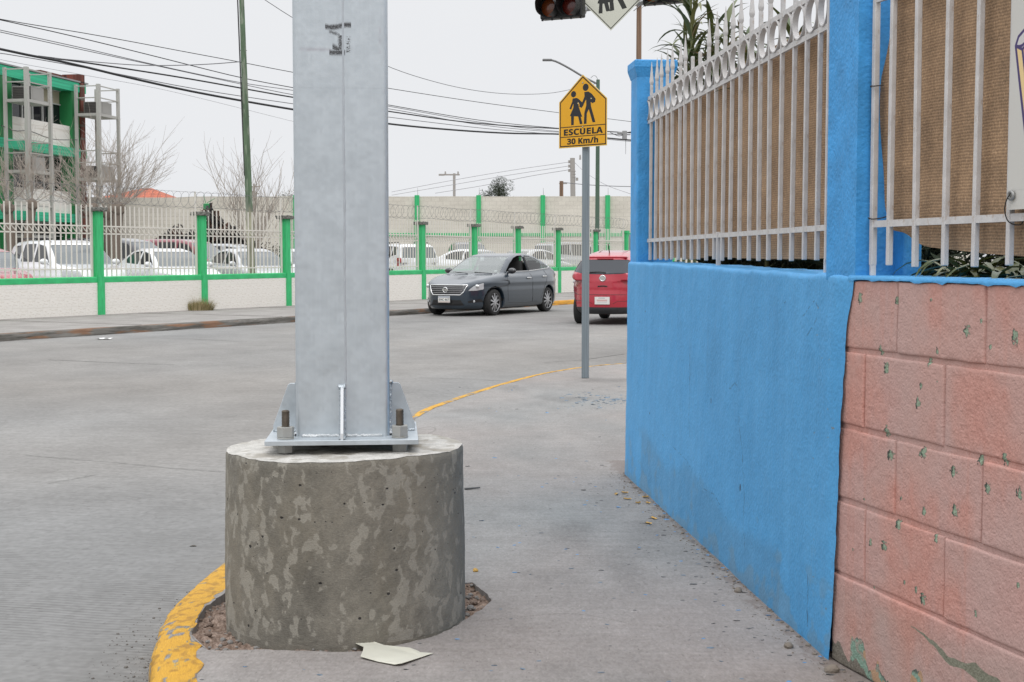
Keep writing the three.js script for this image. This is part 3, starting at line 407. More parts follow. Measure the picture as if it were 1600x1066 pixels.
canePlant('tall green cane plant with long leaves beside the capped blue pillar', plantAt(1076, 7.75), [[0, 0, 1.75, 0.02], [0.08, -0.05, 1.55, 0.05], [-0.05, 0.03, 1.2, -0.05], [0.03, 0.08, 1.8, -0.04], [0.1, 0.05, 1.3, 0.06], [-0.02, -0.06, 1.5, 0.0]], 31);
canePlant('shorter cane plant with tan leaf tips behind the middle of the spear-pointed fence', plantAt(1130, 7.0), [[0, 0, 1.42, 0.0, 1], [0.06, 0.02, 1.3, 0.04, 1], [-0.03, -0.05, 1.2, 0.0, 1]], 32);
canePlant('cane plant showing over the rings near the second blue pillar', plantAt(1242, 5.85), [[0, 0, 1.2, 0.0, 1], [0.05, 0, 1.12, 0.03, 1], [-0.12, 0.04, 1.08, -0.02, 1]], 33);
{ // strap-leaved plants, seen in the gap under the cloth
  let k = 0; const names = ['in the gap beside the second blue pillar', 'under the cloth between the first plain bars', 'under the middle of the plain bars', 'under the cloth by the banner corner', 'under the banner', 'beyond the banner', 'at the end of the plain bars'];
  for (const t of [0.3, 0.48, 0.68, 0.86, 1.05, 1.3, 1.6]) {
    const r = rng(60 + k), p = C2.clone().addScaledVector(pinkDir, t + 0.05).addScaledVector(pinkIn, 0.21 + r() * 0.04), o = thing('strap_leaf_plant', 'dark green strap-leaved plant ' + names[k++], 'plant', [p.x, 1.06, p.z], 0, { group: 'strap-leaved plants along the pink wall', kind: 'thing' }), vs = [0, 1, 2].map(() => leafGeo(0.2 + r() * 0.08, 0.014, 1.9 + r(), 0.9 + r() * 0.5));
    for (let i = 0; i < 44; i++) { const m = part(o, 'leaf', vs[i % 3], leafMats[r() < 0.35 ? 1 : r() < 0.7 ? 0 : 2]); m.position.set((r() - 0.5) * 0.07, r() * 0.05, (r() - 0.5) * 0.07); m.rotation.set(0, r() * 6.28, (r() - 0.5) * 0.5, 'YZX'); }
  }
  for (const px of [1110, 1180, 1230, 1270]) { const r = rng(px), t = lineT(f1O, blueDir, px), p = f1O.clone().addScaledVector(blueDir, t).addScaledVector(endDir, 0.2), o = thing('strap_leaf_plant', 'low strap-leaved plant below the folded cloth, ' + { 1110: 'left of the short bracket', 1180: 'near the middle of the fence', 1230: 'right of the middle', 1270: 'next to the second blue pillar' }[px], 'plant', [p.x, 1.0, p.z], 0, { group: 'strap-leaved plants along the blue wall', kind: 'thing' }), vs = [0, 1, 2].map(() => leafGeo(0.16 + r() * 0.08, 0.009, 1.2 + r(), 0.8)); for (let i = 0; i < 34; i++) { const m = part(o, 'leaf', vs[i % 3], leafMats[r() < 0.6 ? 1 : r() < 0.6 ? 0 : 3]); m.position.set((r() - 0.5) * 0.08, r() * 0.04, (r() - 0.5) * 0.08); m.rotation.set(0, r() * 6.28, (r() - 0.5) * 0.5, 'YZX'); } }
}

{ // clipped dark hedge filling the bed behind
  const r = rng(91), pos = [], col = []; const at2 = (k) => (k < 0.6 ? wallPos(lerp(0.5, LB - 0.1, k / 0.6)).addScaledVector(endDir, 0.33) : C2.clone().addScaledVector(pinkDir, lerp(0.15, 2.6, (k - 0.6) / 0.4)).addScaledVector(pinkIn, 0.42));
  for (let i = 0; i < 26000; i++) { const p = at2(r()), x = p.x + (r() - 0.3) * 0.2, z = p.z + (r() - 0.5) * 0.16, y = 0.95 + Math.sqrt(r()) * 0.36, u = V(r() - 0.5, r() - 0.5, r() - 0.5).normalize().multiplyScalar(0.03 + r() * 0.02), w = V(r() - 0.5, r() - 0.5, r() - 0.5).normalize().multiplyScalar(0.012); pos.push(x - u.x, y - u.y, z - u.z, x + w.x, y + w.y, z + w.z, x + u.x, y + u.y, z + u.z); const k = 0.6 + r() * 0.8; for (let j = 0; j < 3; j++) col.push(0.03 * k, 0.042 * k, 0.018 * k); }
  const g = tris(pos); g.setAttribute('color', new THREE.Float32BufferAttribute(col, 3)); soleThing('hedge', 'low dark hedge behind the garden wall, seen under the shade cloth', 'hedge', g, M('#ffffff', 0.8, { vertexColors: true }), { kind: 'thing' });
}
// ------------------------------------------------------------------ concrete pedestal and galvanised column
{
  const d = thing('concrete_pedestal', 'round raw concrete pedestal carrying the galvanised steel column', 'pedestal', [DRUM.x, 0, DRUM.z]);
  const pits = [], r = rng(14); for (let k = 0; k < 240; k++) pits.push([r(), r(), 0.0012 + r() * r() * 0.005]);
  pits.push([0.228, 0.6, 0.008], [0.385, 0.52, 0.006], [0.31, 0.74, 0.006]);
  const C = 2 * Math.PI * DRUM.r, side = (bump) => (u, v, o) => { // u once round, front at 0.5
    const s = u * C, y = v * 0.62, X = s, front = s - C / 2;
    const wx = X + (fb(X * 16 + 40, y * 16, 3) - 0.5) * 0.06, wy = y + (fb(X * 16, y * 16 + 30, 3) - 0.5) * 0.06, scab = 0.5 + 0.8 * (fb(wx * 38 + 3, wy * 22 + 2, 5) - 0.5) + 0.36 * (fb(X * 9 + 13, y * 5 + 7, 3) - 0.5) + 0.3 * (fb(X * 60, y * 40, 3) - 0.5), zone = -0.045 + 0.085 * Math.exp(-Math.pow((front - 0.15) / 0.1, 2)) * sstep(0.4, 0.26, y) + 0.07 * Math.exp(-Math.pow((front + 0.24) / 0.15, 2)) * sstep(0.5, 0.4, y) + 0.03 * Math.exp(-Math.pow((front - 0.3) / 0.12, 2)) - 0.08 * Math.exp(-Math.pow(front / 0.06, 2));
    const pale = (0.5 + 0.25 * vnoise(X * 9, y * 9)) * sstep(0.572, 0.604, scab + zone) + 0.3 * sstep(0.46, 0.62, scab + zone), gr = vnoise(u * 1000, v * 420) - 0.5, g2 = vnoise(u * 400, v * 160) - 0.5;
    const band = fb(X * 6, y * 0.5 + 5, 3) - 0.5, blot = fb(X * 4 + 60, y * 4, 4) - 0.5, tan = sstep(0.48, 0.68, fb(X * 5 + 21, y * 2.4 + 9, 4));
    let pit = 0; for (const p of pits) { let dx = (u - p[0]) * C, dy = y - p[1] * 0.56; if (dx > 0.012 || dx < -0.012 || dy > 0.012 || dy < -0.012) continue; if (dx * dx + dy * dy * 1.6 < p[2] * p[2] * (0.5 + vnoise(s * 400, y * 400))) pit = 1; }
    const rough = sstep(0.4, 0.5, y - 0.02 * fb(X * 4, 1, 2)) * 0.6;
    if (bump) { const k = 118 + (fb(X * 30, y * 30, 4) - 0.5) * (70 + 110 * rough) + gr * 34 - pale * 16 - pit * 90; o[0] = o[1] = o[2] = k; return; }
    let R = 115, G = 111, B = 102; const k = 1 + band * 0.26 + blot * 0.26 + (fb(X * 30, y * 26, 3) - 0.5) * 0.22 + gr * 0.15 + g2 * 0.1; R *= k; G *= k; B *= k; R = lerp(R, 128, tan * 0.3); G = lerp(G, 120, tan * 0.3); B = lerp(B, 104, tan * 0.3);
    const cool = sstep(0.24, 0.42, front) * (0.5 + 0.5 * fb(X * 40, y * 1.5, 2)); R = lerp(R, 122, cool * 0.5); G = lerp(G, 123, cool * 0.5); B = lerp(B, 118, cool * 0.5);
    R = lerp(R, 152 + gr * 18, pale * 0.74); G = lerp(G, 148 + gr * 18, pale * 0.74); B = lerp(B, 138 + gr * 18, pale * 0.74); if (pit) { R *= 0.36; G *= 0.36; B *= 0.38; }
    o[0] = R; o[1] = G; o[2] = B;
  };
  const map = tex(2048, 512, side(false)), bmp = tex(1024, 512, side(true), { srgb: false });
  const rim = (a) => DRUM.h - 0.004 + (fb(Math.cos(a) * 5 + 9, Math.sin(a) * 5 + 4, 4) - 0.5) * 0.015 - Math.sin(a) * -0.004 + 0.006 * Math.cos(a), rad = (a, y) => DRUM.r + (fb(Math.cos(a) * 2 + 3, Math.sin(a) * 2 + y * 2, 3) - 0.5) * 0.012 - 0.006 * (y / 0.57) + (vnoise(a * 30, y * 60) - 0.5) * 0.0015;
  part(d, 'body', gridGeo(220, 60, (u, v) => { // u: front is +z at u = 0.5
    const a = (u - 0.5) * -2 * Math.PI + Math.PI / 2, h = rim(a), y = lerp(-0.09, h, v), rr = rad(a, y) - (v > 0.985 ? 0.004 : 0); return [Math.cos(a) * rr, y, Math.sin(a) * rr, u, y / 0.62]; }), M('#ffffff', 0.9, { map, bumpMap: bmp, bumpScale: 0.006 }));
  const tt = tex(1024, 1024, (u, v, o) => { const x = (u - 0.5) * 0.86, z = (v - 0.5) * 0.86, k = 182 + (fb(u * 30, v * 30, 4) - 0.5) * 46 + (vnoise(u * 300, v * 300) - 0.5) * 24, dirt = sstep(0.58, 0.76, fb(u * 9 + 3, v * 9, 4)) * 0.4, rd = Math.hypot(x, z), mud = sstep(0.6, 0.68, fb(u * 14 + 40, v * 14, 4) + 0.12 * (rd < 0.24 ? 1 : 0)) * 0.6; o[0] = lerp(k + 3, 124, dirt); o[1] = lerp(k, 116, dirt); o[2] = lerp(k - 6, 102, dirt); o[0] = lerp(o[0], 120, mud * 0.6); o[1] = lerp(o[1], 112, mud * 0.6); o[2] = lerp(o[2], 98, mud * 0.6); });
  part(d, 'mortar_top', gridGeo(160, 26, (u, v) => { const a = u * 2 * Math.PI, h = rim(a), rr = v * (rad(a, h) - 0.003), x = Math.cos(a) * rr, z = Math.sin(a) * rr; return [x, lerp(DRUM.h, h + 0.001, v * v * v) + (fb(x * 26, z * 26, 4) - 0.5) * 0.008 * (v < 0.98 ? 1 : 0), z, 0.5 + x / 0.86, 0.5 + z / 0.86]; }), M('#ffffff', 0.92, { map: tt, bumpMap: tt, bumpScale: 0.004 }));
}
{
  const Y0 = 0.613, turn = 0.085, o = thing('steel_column', 'tall square galvanised steel column bolted to the round concrete pedestal', 'column', [DRUM.x - 0.003, Y0, DRUM.z - 0.01], turn, { kind: 'thing' });
  const zinc = tex(1024, 1024, (u, v, out) => { const c = fbmTile(u * 16, v * 16, 4, 16) - 0.5, sp = vnoise(u * 64 + fbmTile(u * 32, v * 32, 2, 32) * 2, v * 64, 64) - 0.5, st = fbmTile(u * 128, v * 4, 2, 4) - 0.5, k = 194 + c * 9 + sp * 9 + st * 4; out[0] = k - 6; out[1] = k + 1; out[2] = k + 6; });
  const zr = tex(512, 512, (u, v, out) => { const k = 128 + (fbmTile(u * 16, v * 16, 4, 16) - 0.5) * 90 + (vnoise(u * 90, v * 90, 90) - 0.5) * 30; out[0] = out[1] = out[2] = k; }, { srgb: false });
  const galv = M('#ffffff', 0.92, { map: zinc, roughnessMap: zr, metalness: 0.55, bumpMap: zr, bumpScale: 0.0006 });
  const uvw = (g, s = 0.9) => { const n = norm(g), P = n.attributes.position, N = n.attributes.normal, U = n.attributes.uv; for (let i = 0; i < P.count; i++) { const ay = Math.abs(N.getY(i)) > 0.7; U.setXY(i, (ay ? P.getX(i) : Math.abs(N.getX(i)) > 0.7 ? P.getZ(i) + 0.37 : P.getX(i)) / s, (ay ? P.getZ(i) : P.getY(i)) / s); } return n; };
  // shaft: rolled corners; its front carries the smudged paint mark
  const S = 0.152, RC = 0.016, H = 5.2, ring = []; for (const [cx, cz, a0] of [[1, 1, 0], [-1, 1, 90], [-1, -1, 180], [1, -1, 270]]) for (let k = 0; k <= 6; k++) { const a = (a0 + k * 15) * Math.PI / 180; ring.push([cx * (S - RC) + Math.cos(a) * RC, cz * (S - RC) + Math.sin(a) * RC]); }
  const MY = at(545, 87, 4.45).y - Y0;                                          // lower end of the mark above the plate
  const smear = (x, y) => { // dark brushed mark, about 8 cm wide
    const n = vnoise(x * 900 + 3, y * 300), n2 = vnoise(x * 260, y * 700), b = (ax, bx, cy, th) => (x > ax && x < bx ? Math.exp(-Math.pow((y - cy) / th, 2)) : 0); let m = 0;
    m = Math.max(m, b(-0.047, 0.036, 0.097 + 0.004 * Math.sin(x * 60), 0.0075) * (0.85 + 0.5 * n)); m = Math.max(m, b(-0.035, 0.0, 0.079 - (x + 0.03) * 0.35, 0.006) * n2 * 1.1); m = Math.max(m, (y > 0.022 && y < 0.068 ? Math.exp(-Math.pow((x - 0.001) / 0.0065, 2)) : 0) * (0.45 + 0.8 * n)); m = Math.max(m, (y > 0.012 && y < 0.066 ? Math.exp(-Math.pow((x - 0.026) / 0.006, 2)) : 0) * sstep(0.45, 0.7, n2)); m = Math.max(m, b(-0.034, 0.016, 0.013, 0.008) * (0.8 + 0.5 * n)); m = Math.max(m, b(-0.024, -0.003, 0.03 - (x + 0.02) * 0.4, 0.009) * (0.7 + 0.6 * n2)); return clamp(m * (0.55 + 0.75 * sstep(0.2, 0.6, vnoise(x * 420 + 9, y * 1300))) - 0.08);
  };
  const markTex = tex(1024, 1024, (u, v, out) => { // 0.30 m wide, 0.45 m high, the part of the front with the mark
    const x = (u - 0.5) * 0.304, y = v * 0.304 - 0.1, zu = (x / 0.9 % 1 + 1) % 1, zv = ((y + MY) / 0.9 % 1 + 1) % 1;
    const c = fbmTile(zu * 16, zv * 16, 4, 16) - 0.5, sp = vnoise(zu * 64 + fbmTile(zu * 32, zv * 32, 2, 32) * 2, zv * 64, 64) - 0.5, st = fbmTile(zu * 128, zv * 4, 2, 4) - 0.5; let k = 194 + c * 9 + sp * 9 + st * 4;
    const m = smear(x, y), g = Math.exp(-Math.pow((y - 0.022) / 0.006, 2)) * (x < -0.03 ? sstep(-0.135, -0.12, x) : 0) * 0.22 * (0.6 + 0.6 * vnoise(x * 100, y * 100)) + Math.exp(-Math.pow((x - 0.128) / 0.004, 2)) * (y > 0.01 && y < 0.1 ? 0.3 * vnoise(x * 100, y * 60) : 0); out[0] = lerp(lerp(k - 6, 132, g), 52, m * 0.85); out[1] = lerp(lerp(k + 1, 118, g), 51, m * 0.85); out[2] = lerp(lerp(k + 6, 126, g), 52, m * 0.85); });
  const ringGeo = (list, y0, y1, map) => { const pos = [], nor = [], uv = [], n = list.length; for (let i = 0; i < n; i++) { const a = list[i], b = list[(i + 1) % n]; for (const [p, y] of [[a, y0], [b, y0], [b, y1], [a, y0], [b, y1], [a, y1]]) { pos.push(p[0], y, p[1]); uv.push(...map(p, y)); } } const g = tris(pos, null, uv); return g; };
  const shellUv = (p, y) => [(Math.abs(p[1]) >= Math.abs(p[0]) ? p[0] : p[1] + 0.37) / 0.9, y / 0.9], frontA = [-(S - RC), S], frontB = [S - RC, S];
  const sh = ringGeo(ring, 0.008, H, shellUv); const q = toSmooth(sh);
  const shaft = part(o, 'shaft', q, galv);
  const patch = gridGeo(1, 1, (u, v) => [lerp(frontA[0], frontB[0], u), MY - 0.1 + v * 0.304, S + 0.0002, 0.5 + lerp(frontA[0], frontB[0], u) / 0.304, v]);
  part(shaft, 'paint_mark', patch, M('#ffffff', 0.92, { map: markTex, roughnessMap: zr, metalness: 0.55, bumpMap: zr, bumpScale: 0.0006 }), { label: 'smudged black paint mark' });
  part(shaft, 'cap', uvw(rbox(0.31, 0.012, 0.31, 0.004, 0, H + 0.006, 0)), galv);
  // welded seam down the middle of the front and back
  const weldM = M(lin(0.6, 0.62, 0.63), 0.55, { metalness: 0.25 }), seam = (z) => gridGeo(6, 500, (u, v) => { const y = 0.13 + v * (H - 0.15), x = (u - 0.5) * 0.009 * (0.75 + 0.5 * vnoise(v * 300, z * 9)) + 0.01 + (vnoise(v * 40, 2) - 0.5) * 0.0016; return [x, y, z + Math.sign(z) * (Math.sin(u * Math.PI) * 0.0018 * (0.6 + 0.7 * vnoise(v * 700, 5)) - 0.0005), x / 0.9, y / 0.9]; });
  for (const z of [S, -S]) part(o, 'weld_seam', seam(z), M(lin(0.44, 0.47, 0.5), 0.5, { metalness: 0.5 }));
  const bead = (a, b, rr, seed, m = weldM) => { const n = Math.round(a.distanceTo(b) / 0.004), pts = [], r = rng(seed); for (let k = 0; k <= n; k++) pts.push(a.clone().lerp(b, k / n).add(V((r() - 0.5) * 0.003, (r() - 0.5) * 0.003, (r() - 0.5) * 0.003))); const g = new THREE.TubeGeometry(new THREE.CatmullRomCurve3(pts), n * 2, rr, 7, false); const P = g.attributes.position; for (let i = 0; i < P.count; i++) { const k = 1 + 0.0012 * (vnoise(P.getX(i) * 500, P.getY(i) * 500 + P.getZ(i) * 400) - 0.5) * 2; P.setXYZ(i, P.getX(i) + (vnoise(i * 0.37, 1) - 0.5) * 0.002, P.getY(i) + (vnoise(i * 0.41, 6) - 0.5) * 0.002, P.getZ(i) + (k - 1)); } g.computeVertexNormals(); return g; };
  const base = part(o, 'base_plate', uvw(rbox(0.49, 0.0165, 0.49, 0.002, 0, -0.00025, 0)), galv);
  for (let k = 0; k < 4; k++) { const a = k * Math.PI / 2, c = Math.cos(a), s = Math.sin(a), R = (x, y, z) => V(x * c + z * s, y, -x * s + z * c); part(base, 'weld', mg([bead(R(-0.13, 0.011, S + 0.003), R(-0.012, 0.011, S + 0.003), 0.0055, k + 1), bead(R(0.012, 0.011, S + 0.003), R(0.13, 0.011, S + 0.003), 0.005, k + 11)]), weldM); }
  // gussets with snipped corners, one on each face, their beads and the white dab on top
  for (let k = 0; k < 4; k++) {
    const a = k * Math.PI / 2, g = extrude([[S - 0.001, 0.009], [0.237, 0.009], [0.237, 0.028], [0.187, 0.165], [0.18, 0.17], [S - 0.001, 0.17]], 0.0076, 0.0012); g.translate(0, 0, -0.0038); g.rotateY(a - Math.PI / 2);
    const p = part(o, 'gusset', uvw(g), k === 0 ? M(lin(0.62, 0.64, 0.66), 0.5, { metalness: 0.3 }) : galv), c = Math.cos(a), s = Math.sin(a), R = (x, y, z) => V(x * c + z * s, y, -x * s + z * c);
    part(p, 'weld', mg([bead(R(0.006, 0.012, S + 0.003), R(0.006, 0.168, S + 0.003), 0.0042, k + 31), bead(R(-0.006, 0.012, S + 0.003), R(-0.006, 0.168, S + 0.003), 0.0042, k + 41), bead(R(-0.012, 0.172, S + 0.004), R(0.012, 0.172, S + 0.004), 0.0075, k + 51), bead(R(0.007, 0.011, S + 0.01), R(0.007, 0.011, 0.236), 0.0035, k + 61), bead(R(-0.007, 0.011, S + 0.01), R(-0.007, 0.011, 0.236), 0.0035, k + 71)]), galv);
  }
  // anchor bolts: threaded rod, nut and washer above the plate, levelling nut below
  const rust = tex(256, 256, (u, v, out) => { const n = fbmTile(u * 8, v * 8, 4, 8), k = 60 + n * 50; out[0] = k + 8; out[1] = k; out[2] = k - 10; }), threadM = M('#ffffff', 0.6, { map: rust, metalness: 0.45 }), nutT = tex(256, 256, (u, v, out) => { const n = fbmTile(u * 8, v * 8, 4, 8), k = 168 + (n - 0.5) * 80, m = sstep(0.58, 0.68, fbmTile(u * 5 + 0.3, v * 5, 4, 5)); out[0] = lerp(k, 124, m); out[1] = lerp(k, 116, m); out[2] = lerp(k - 4, 98, m); }), nutM = M('#ffffff', 0.62, { map: nutT, metalness: 0.35 });
  const prof = []; for (let k = 0; k <= 70; k++) { const y = -0.06 + k * 0.0024; prof.push(new THREE.Vector2(k % 2 ? 0.0112 : 0.0136, y)); } const rodG = new THREE.LatheGeometry([new THREE.Vector2(0.0005, -0.06), ...prof, new THREE.Vector2(0.009, 0.112), new THREE.Vector2(0.0005, 0.113)], 18);
  const hex = (r, h) => { const s = new THREE.Shape(); for (let k = 0; k < 6; k++) s[k ? 'lineTo' : 'moveTo'](Math.cos(k * Math.PI / 3) * r, Math.sin(k * Math.PI / 3) * r); const g = new THREE.ExtrudeGeometry(s, { depth: h - 0.004, bevelEnabled: true, bevelSize: 0.0018, bevelThickness: 0.002, bevelSegments: 2 }); g.rotateX(-Math.PI / 2); return g.translate(0, 0.002, 0); };
  const corners = [[-0.186, 0.186], [0.186, 0.186], [0.186, -0.186], [-0.186, -0.186]];
  corners.forEach(([x, z], k) => {
    const b = part(o, 'anchor_bolt', rodG, threadM); b.position.set(x + (k === 0 ? 0.003 : 0), -0.012 + k * 0.001, z); b.rotation.set(k === 1 ? 0.012 : -0.006, k, k === 0 ? -0.01 : 0.008);
    const n = part(b, 'nut', hex(0.0265, 0.034), nutM); n.position.y = 0.0245; n.rotation.y = 0.35 + k * 1.3; const w = part(b, 'washer', mg([new THREE.CylinderGeometry(0.027, 0.0275, 0.004, 26).translate(0, 0.0225, 0)]), nutM); w.rotation.y = k; const l = part(b, 'levelling_nut', hex(0.024, 0.028), nutM); l.position.y = -0.0265; l.rotation.y = 0.5 + k;
  });
}
function toSmooth(g) { // smooth across the rolled corners, from the position alone
  const P = g.attributes.position, N = g.attributes.normal, acc = new Map(), key = (i) => P.getX(i).toFixed(4) + ',' + P.getZ(i).toFixed(4);
  for (let i = 0; i < P.count; i++) { const k = key(i), a = acc.get(k) ?? [0, 0]; a[0] += N.getX(i); a[1] += N.getZ(i); acc.set(k, a); }
  for (let i = 0; i < P.count; i++) { const a = acc.get(key(i)), l = Math.hypot(a[0], a[1]); N.setXYZ(i, a[0] / l, 0, a[1] / l); } return g;
}

// ------------------------------------------------------------------ school sign
const steelPaint = (() => { const t = tex(256, 256, (u, v, o) => { const k = 130 + (fbmTile(u * 8, v * 8, 4, 8) - 0.5) * 26; o[0] = k - 8; o[1] = k + 2; o[2] = k + 8; }); return M('#ffffff', 0.5, { map: t, metalness: 0.25 }); })();
{
  const g0 = onLevel(914.5, 591, 0), turn = -0.72, o = thing('school_sign', 'yellow pentagonal ESCUELA school crossing sign on a thin grey post', 'sign', [g0.x, 0, g0.z], 0, { kind: 'thing' });
  part(o, 'post', rbox(0.068, 2.95, 0.05, 0.006, 0, 1.475, 0, -0.3), steelPaint);
  const W = 0.61, top = at(914, 117, -g0.z).y, bot = at(914, 230.5, -g0.z).y, H = top - bot, sh = 0.22 * 1, P = [[-W / 2, 0], [W / 2, 0], [W / 2, H - 0.31], [0, H], [-W / 2, H - 0.31]].map((p) => p), shoulder = H * 0.645;
  const pl = extrude([[-W / 2, 0], [W / 2, 0], [W / 2, shoulder], [0, H], [-W / 2, shoulder]], 0.0025); const K = 1100, tx = canvasTex(896, 1120, (c, w, h) => {
    const s = w / W; c.fillStyle = '#d9d2b8'; c.fillRect(0, 0, w, h); const X = (x) => (x + W / 2) * s, Y = (y) => h - y * s; c.lineJoin = 'miter';
    const pent = (m, fill) => { c.fillStyle = fill; c.beginPath(); const k = m * 0.44; c.moveTo(X(-W / 2 + m), Y(m)); c.lineTo(X(W / 2 - m), Y(m)); c.lineTo(X(W / 2 - m), Y(shoulder - k)); c.lineTo(X(0), Y(H - m * 1.42)); c.lineTo(X(-W / 2 + m), Y(shoulder - k)); c.closePath(); c.fill(); };
    pent(0.004, '#dba81b'); pent(0.012, '#2b1a05'); pent(0.024, '#dba010');
    c.fillStyle = '#2b1a05'; c.fillRect(X(-W / 2 + 0.012), Y(0.213), (W - 0.024) * s, 0.009 * s); c.fillRect(X(-W / 2 + 0.012), Y(0.115), (W - 0.024) * s, 0.009 * s);
    const word = (t, y, w2, hh) => { c.fillStyle = c.strokeStyle = '#171208'; c.textAlign = 'center'; c.textBaseline = 'middle'; c.font = 'bold ' + hh * s + 'px sans-serif'; c.save(); c.translate(X(0), Y(y)); c.scale(w2 * s / c.measureText(t).width, 1); c.fillText(t, 0, 0); c.lineWidth = 6; c.strokeText(t, 0, 0); c.restore(); };
    word('ESCUELA', 0.156, 0.5, 0.082); word('30 Km/h', 0.063, 0.4, 0.076);
    // the two walking children
    c.fillStyle = '#1b1b20'; const poly = (...q) => { c.beginPath(); q.forEach((p, i) => c[i ? 'lineTo' : 'moveTo'](X(p[0]), Y(p[1]))); c.closePath(); c.fill(); }, el = (x, y, a, b) => { c.beginPath(); c.ellipse(X(x), Y(y), a * s, b * s, 0, 0, 7); c.fill(); };
    el(-0.118, 0.532, 0.033, 0.031); poly([-0.13, 0.49], [-0.075, 0.492], [-0.05, 0.478], [-0.004, 0.44], [0.003, 0.41], [-0.014, 0.388], [-0.045, 0.402], [-0.042, 0.425], [-0.058, 0.452], [-0.05, 0.4], [-0.006, 0.3], [-0.165, 0.318], [-0.12, 0.4], [-0.118, 0.44], [-0.148, 0.382], [-0.17, 0.392], [-0.135, 0.46]);
    poly([-0.15, 0.33], [-0.112, 0.33], [-0.114, 0.225], [-0.148, 0.225]); poly([-0.062, 0.32], [-0.03, 0.32], [-0.002, 0.228], [-0.036, 0.228]);
    el(0.036, 0.588, 0.037, 0.036); poly([0.018, 0.542], [0.07, 0.545], [0.115, 0.518], [0.162, 0.465], [0.155, 0.435], [0.12, 0.425], [0.1, 0.44], [0.104, 0.395], [0.16, 0.238], [0.124, 0.236], [0.076, 0.37], [0.052, 0.33], [0.048, 0.228], [0.014, 0.228], [0.02, 0.34], [0.044, 0.41], [0.042, 0.47], [0.0, 0.402], [-0.02, 0.42], [0.022, 0.5]);
    c.fillStyle = '#d9c89a'; el(-0.06, 0.438, 0.008, 0.006); el(0.106, 0.474, 0.008, 0.006);
  });
  const P2 = pl.attributes.position, U = pl.attributes.uv; for (let i = 0; i < P2.count; i++) U.setXY(i, (P2.getX(i) + W / 2) / W, P2.getY(i) / (1120 / 896 * W)); 
  const panel = part(o, 'sign_panel', pl, M('#ffffff', 0.42, { map: tx })); panel.position.set(-0.034, bot, 0.042); panel.rotation.y = turn;
  for (const y of [H - 0.085, 0.2]) { const b = part(panel, 'bolt', new THREE.SphereGeometry(0.0085, 12, 8).scale(1, 1, 0.6), M(lin(0.35, 0.34, 0.3), 0.4, { metalness: 0.7 })); b.position.set(0, y, 0.004); }
}
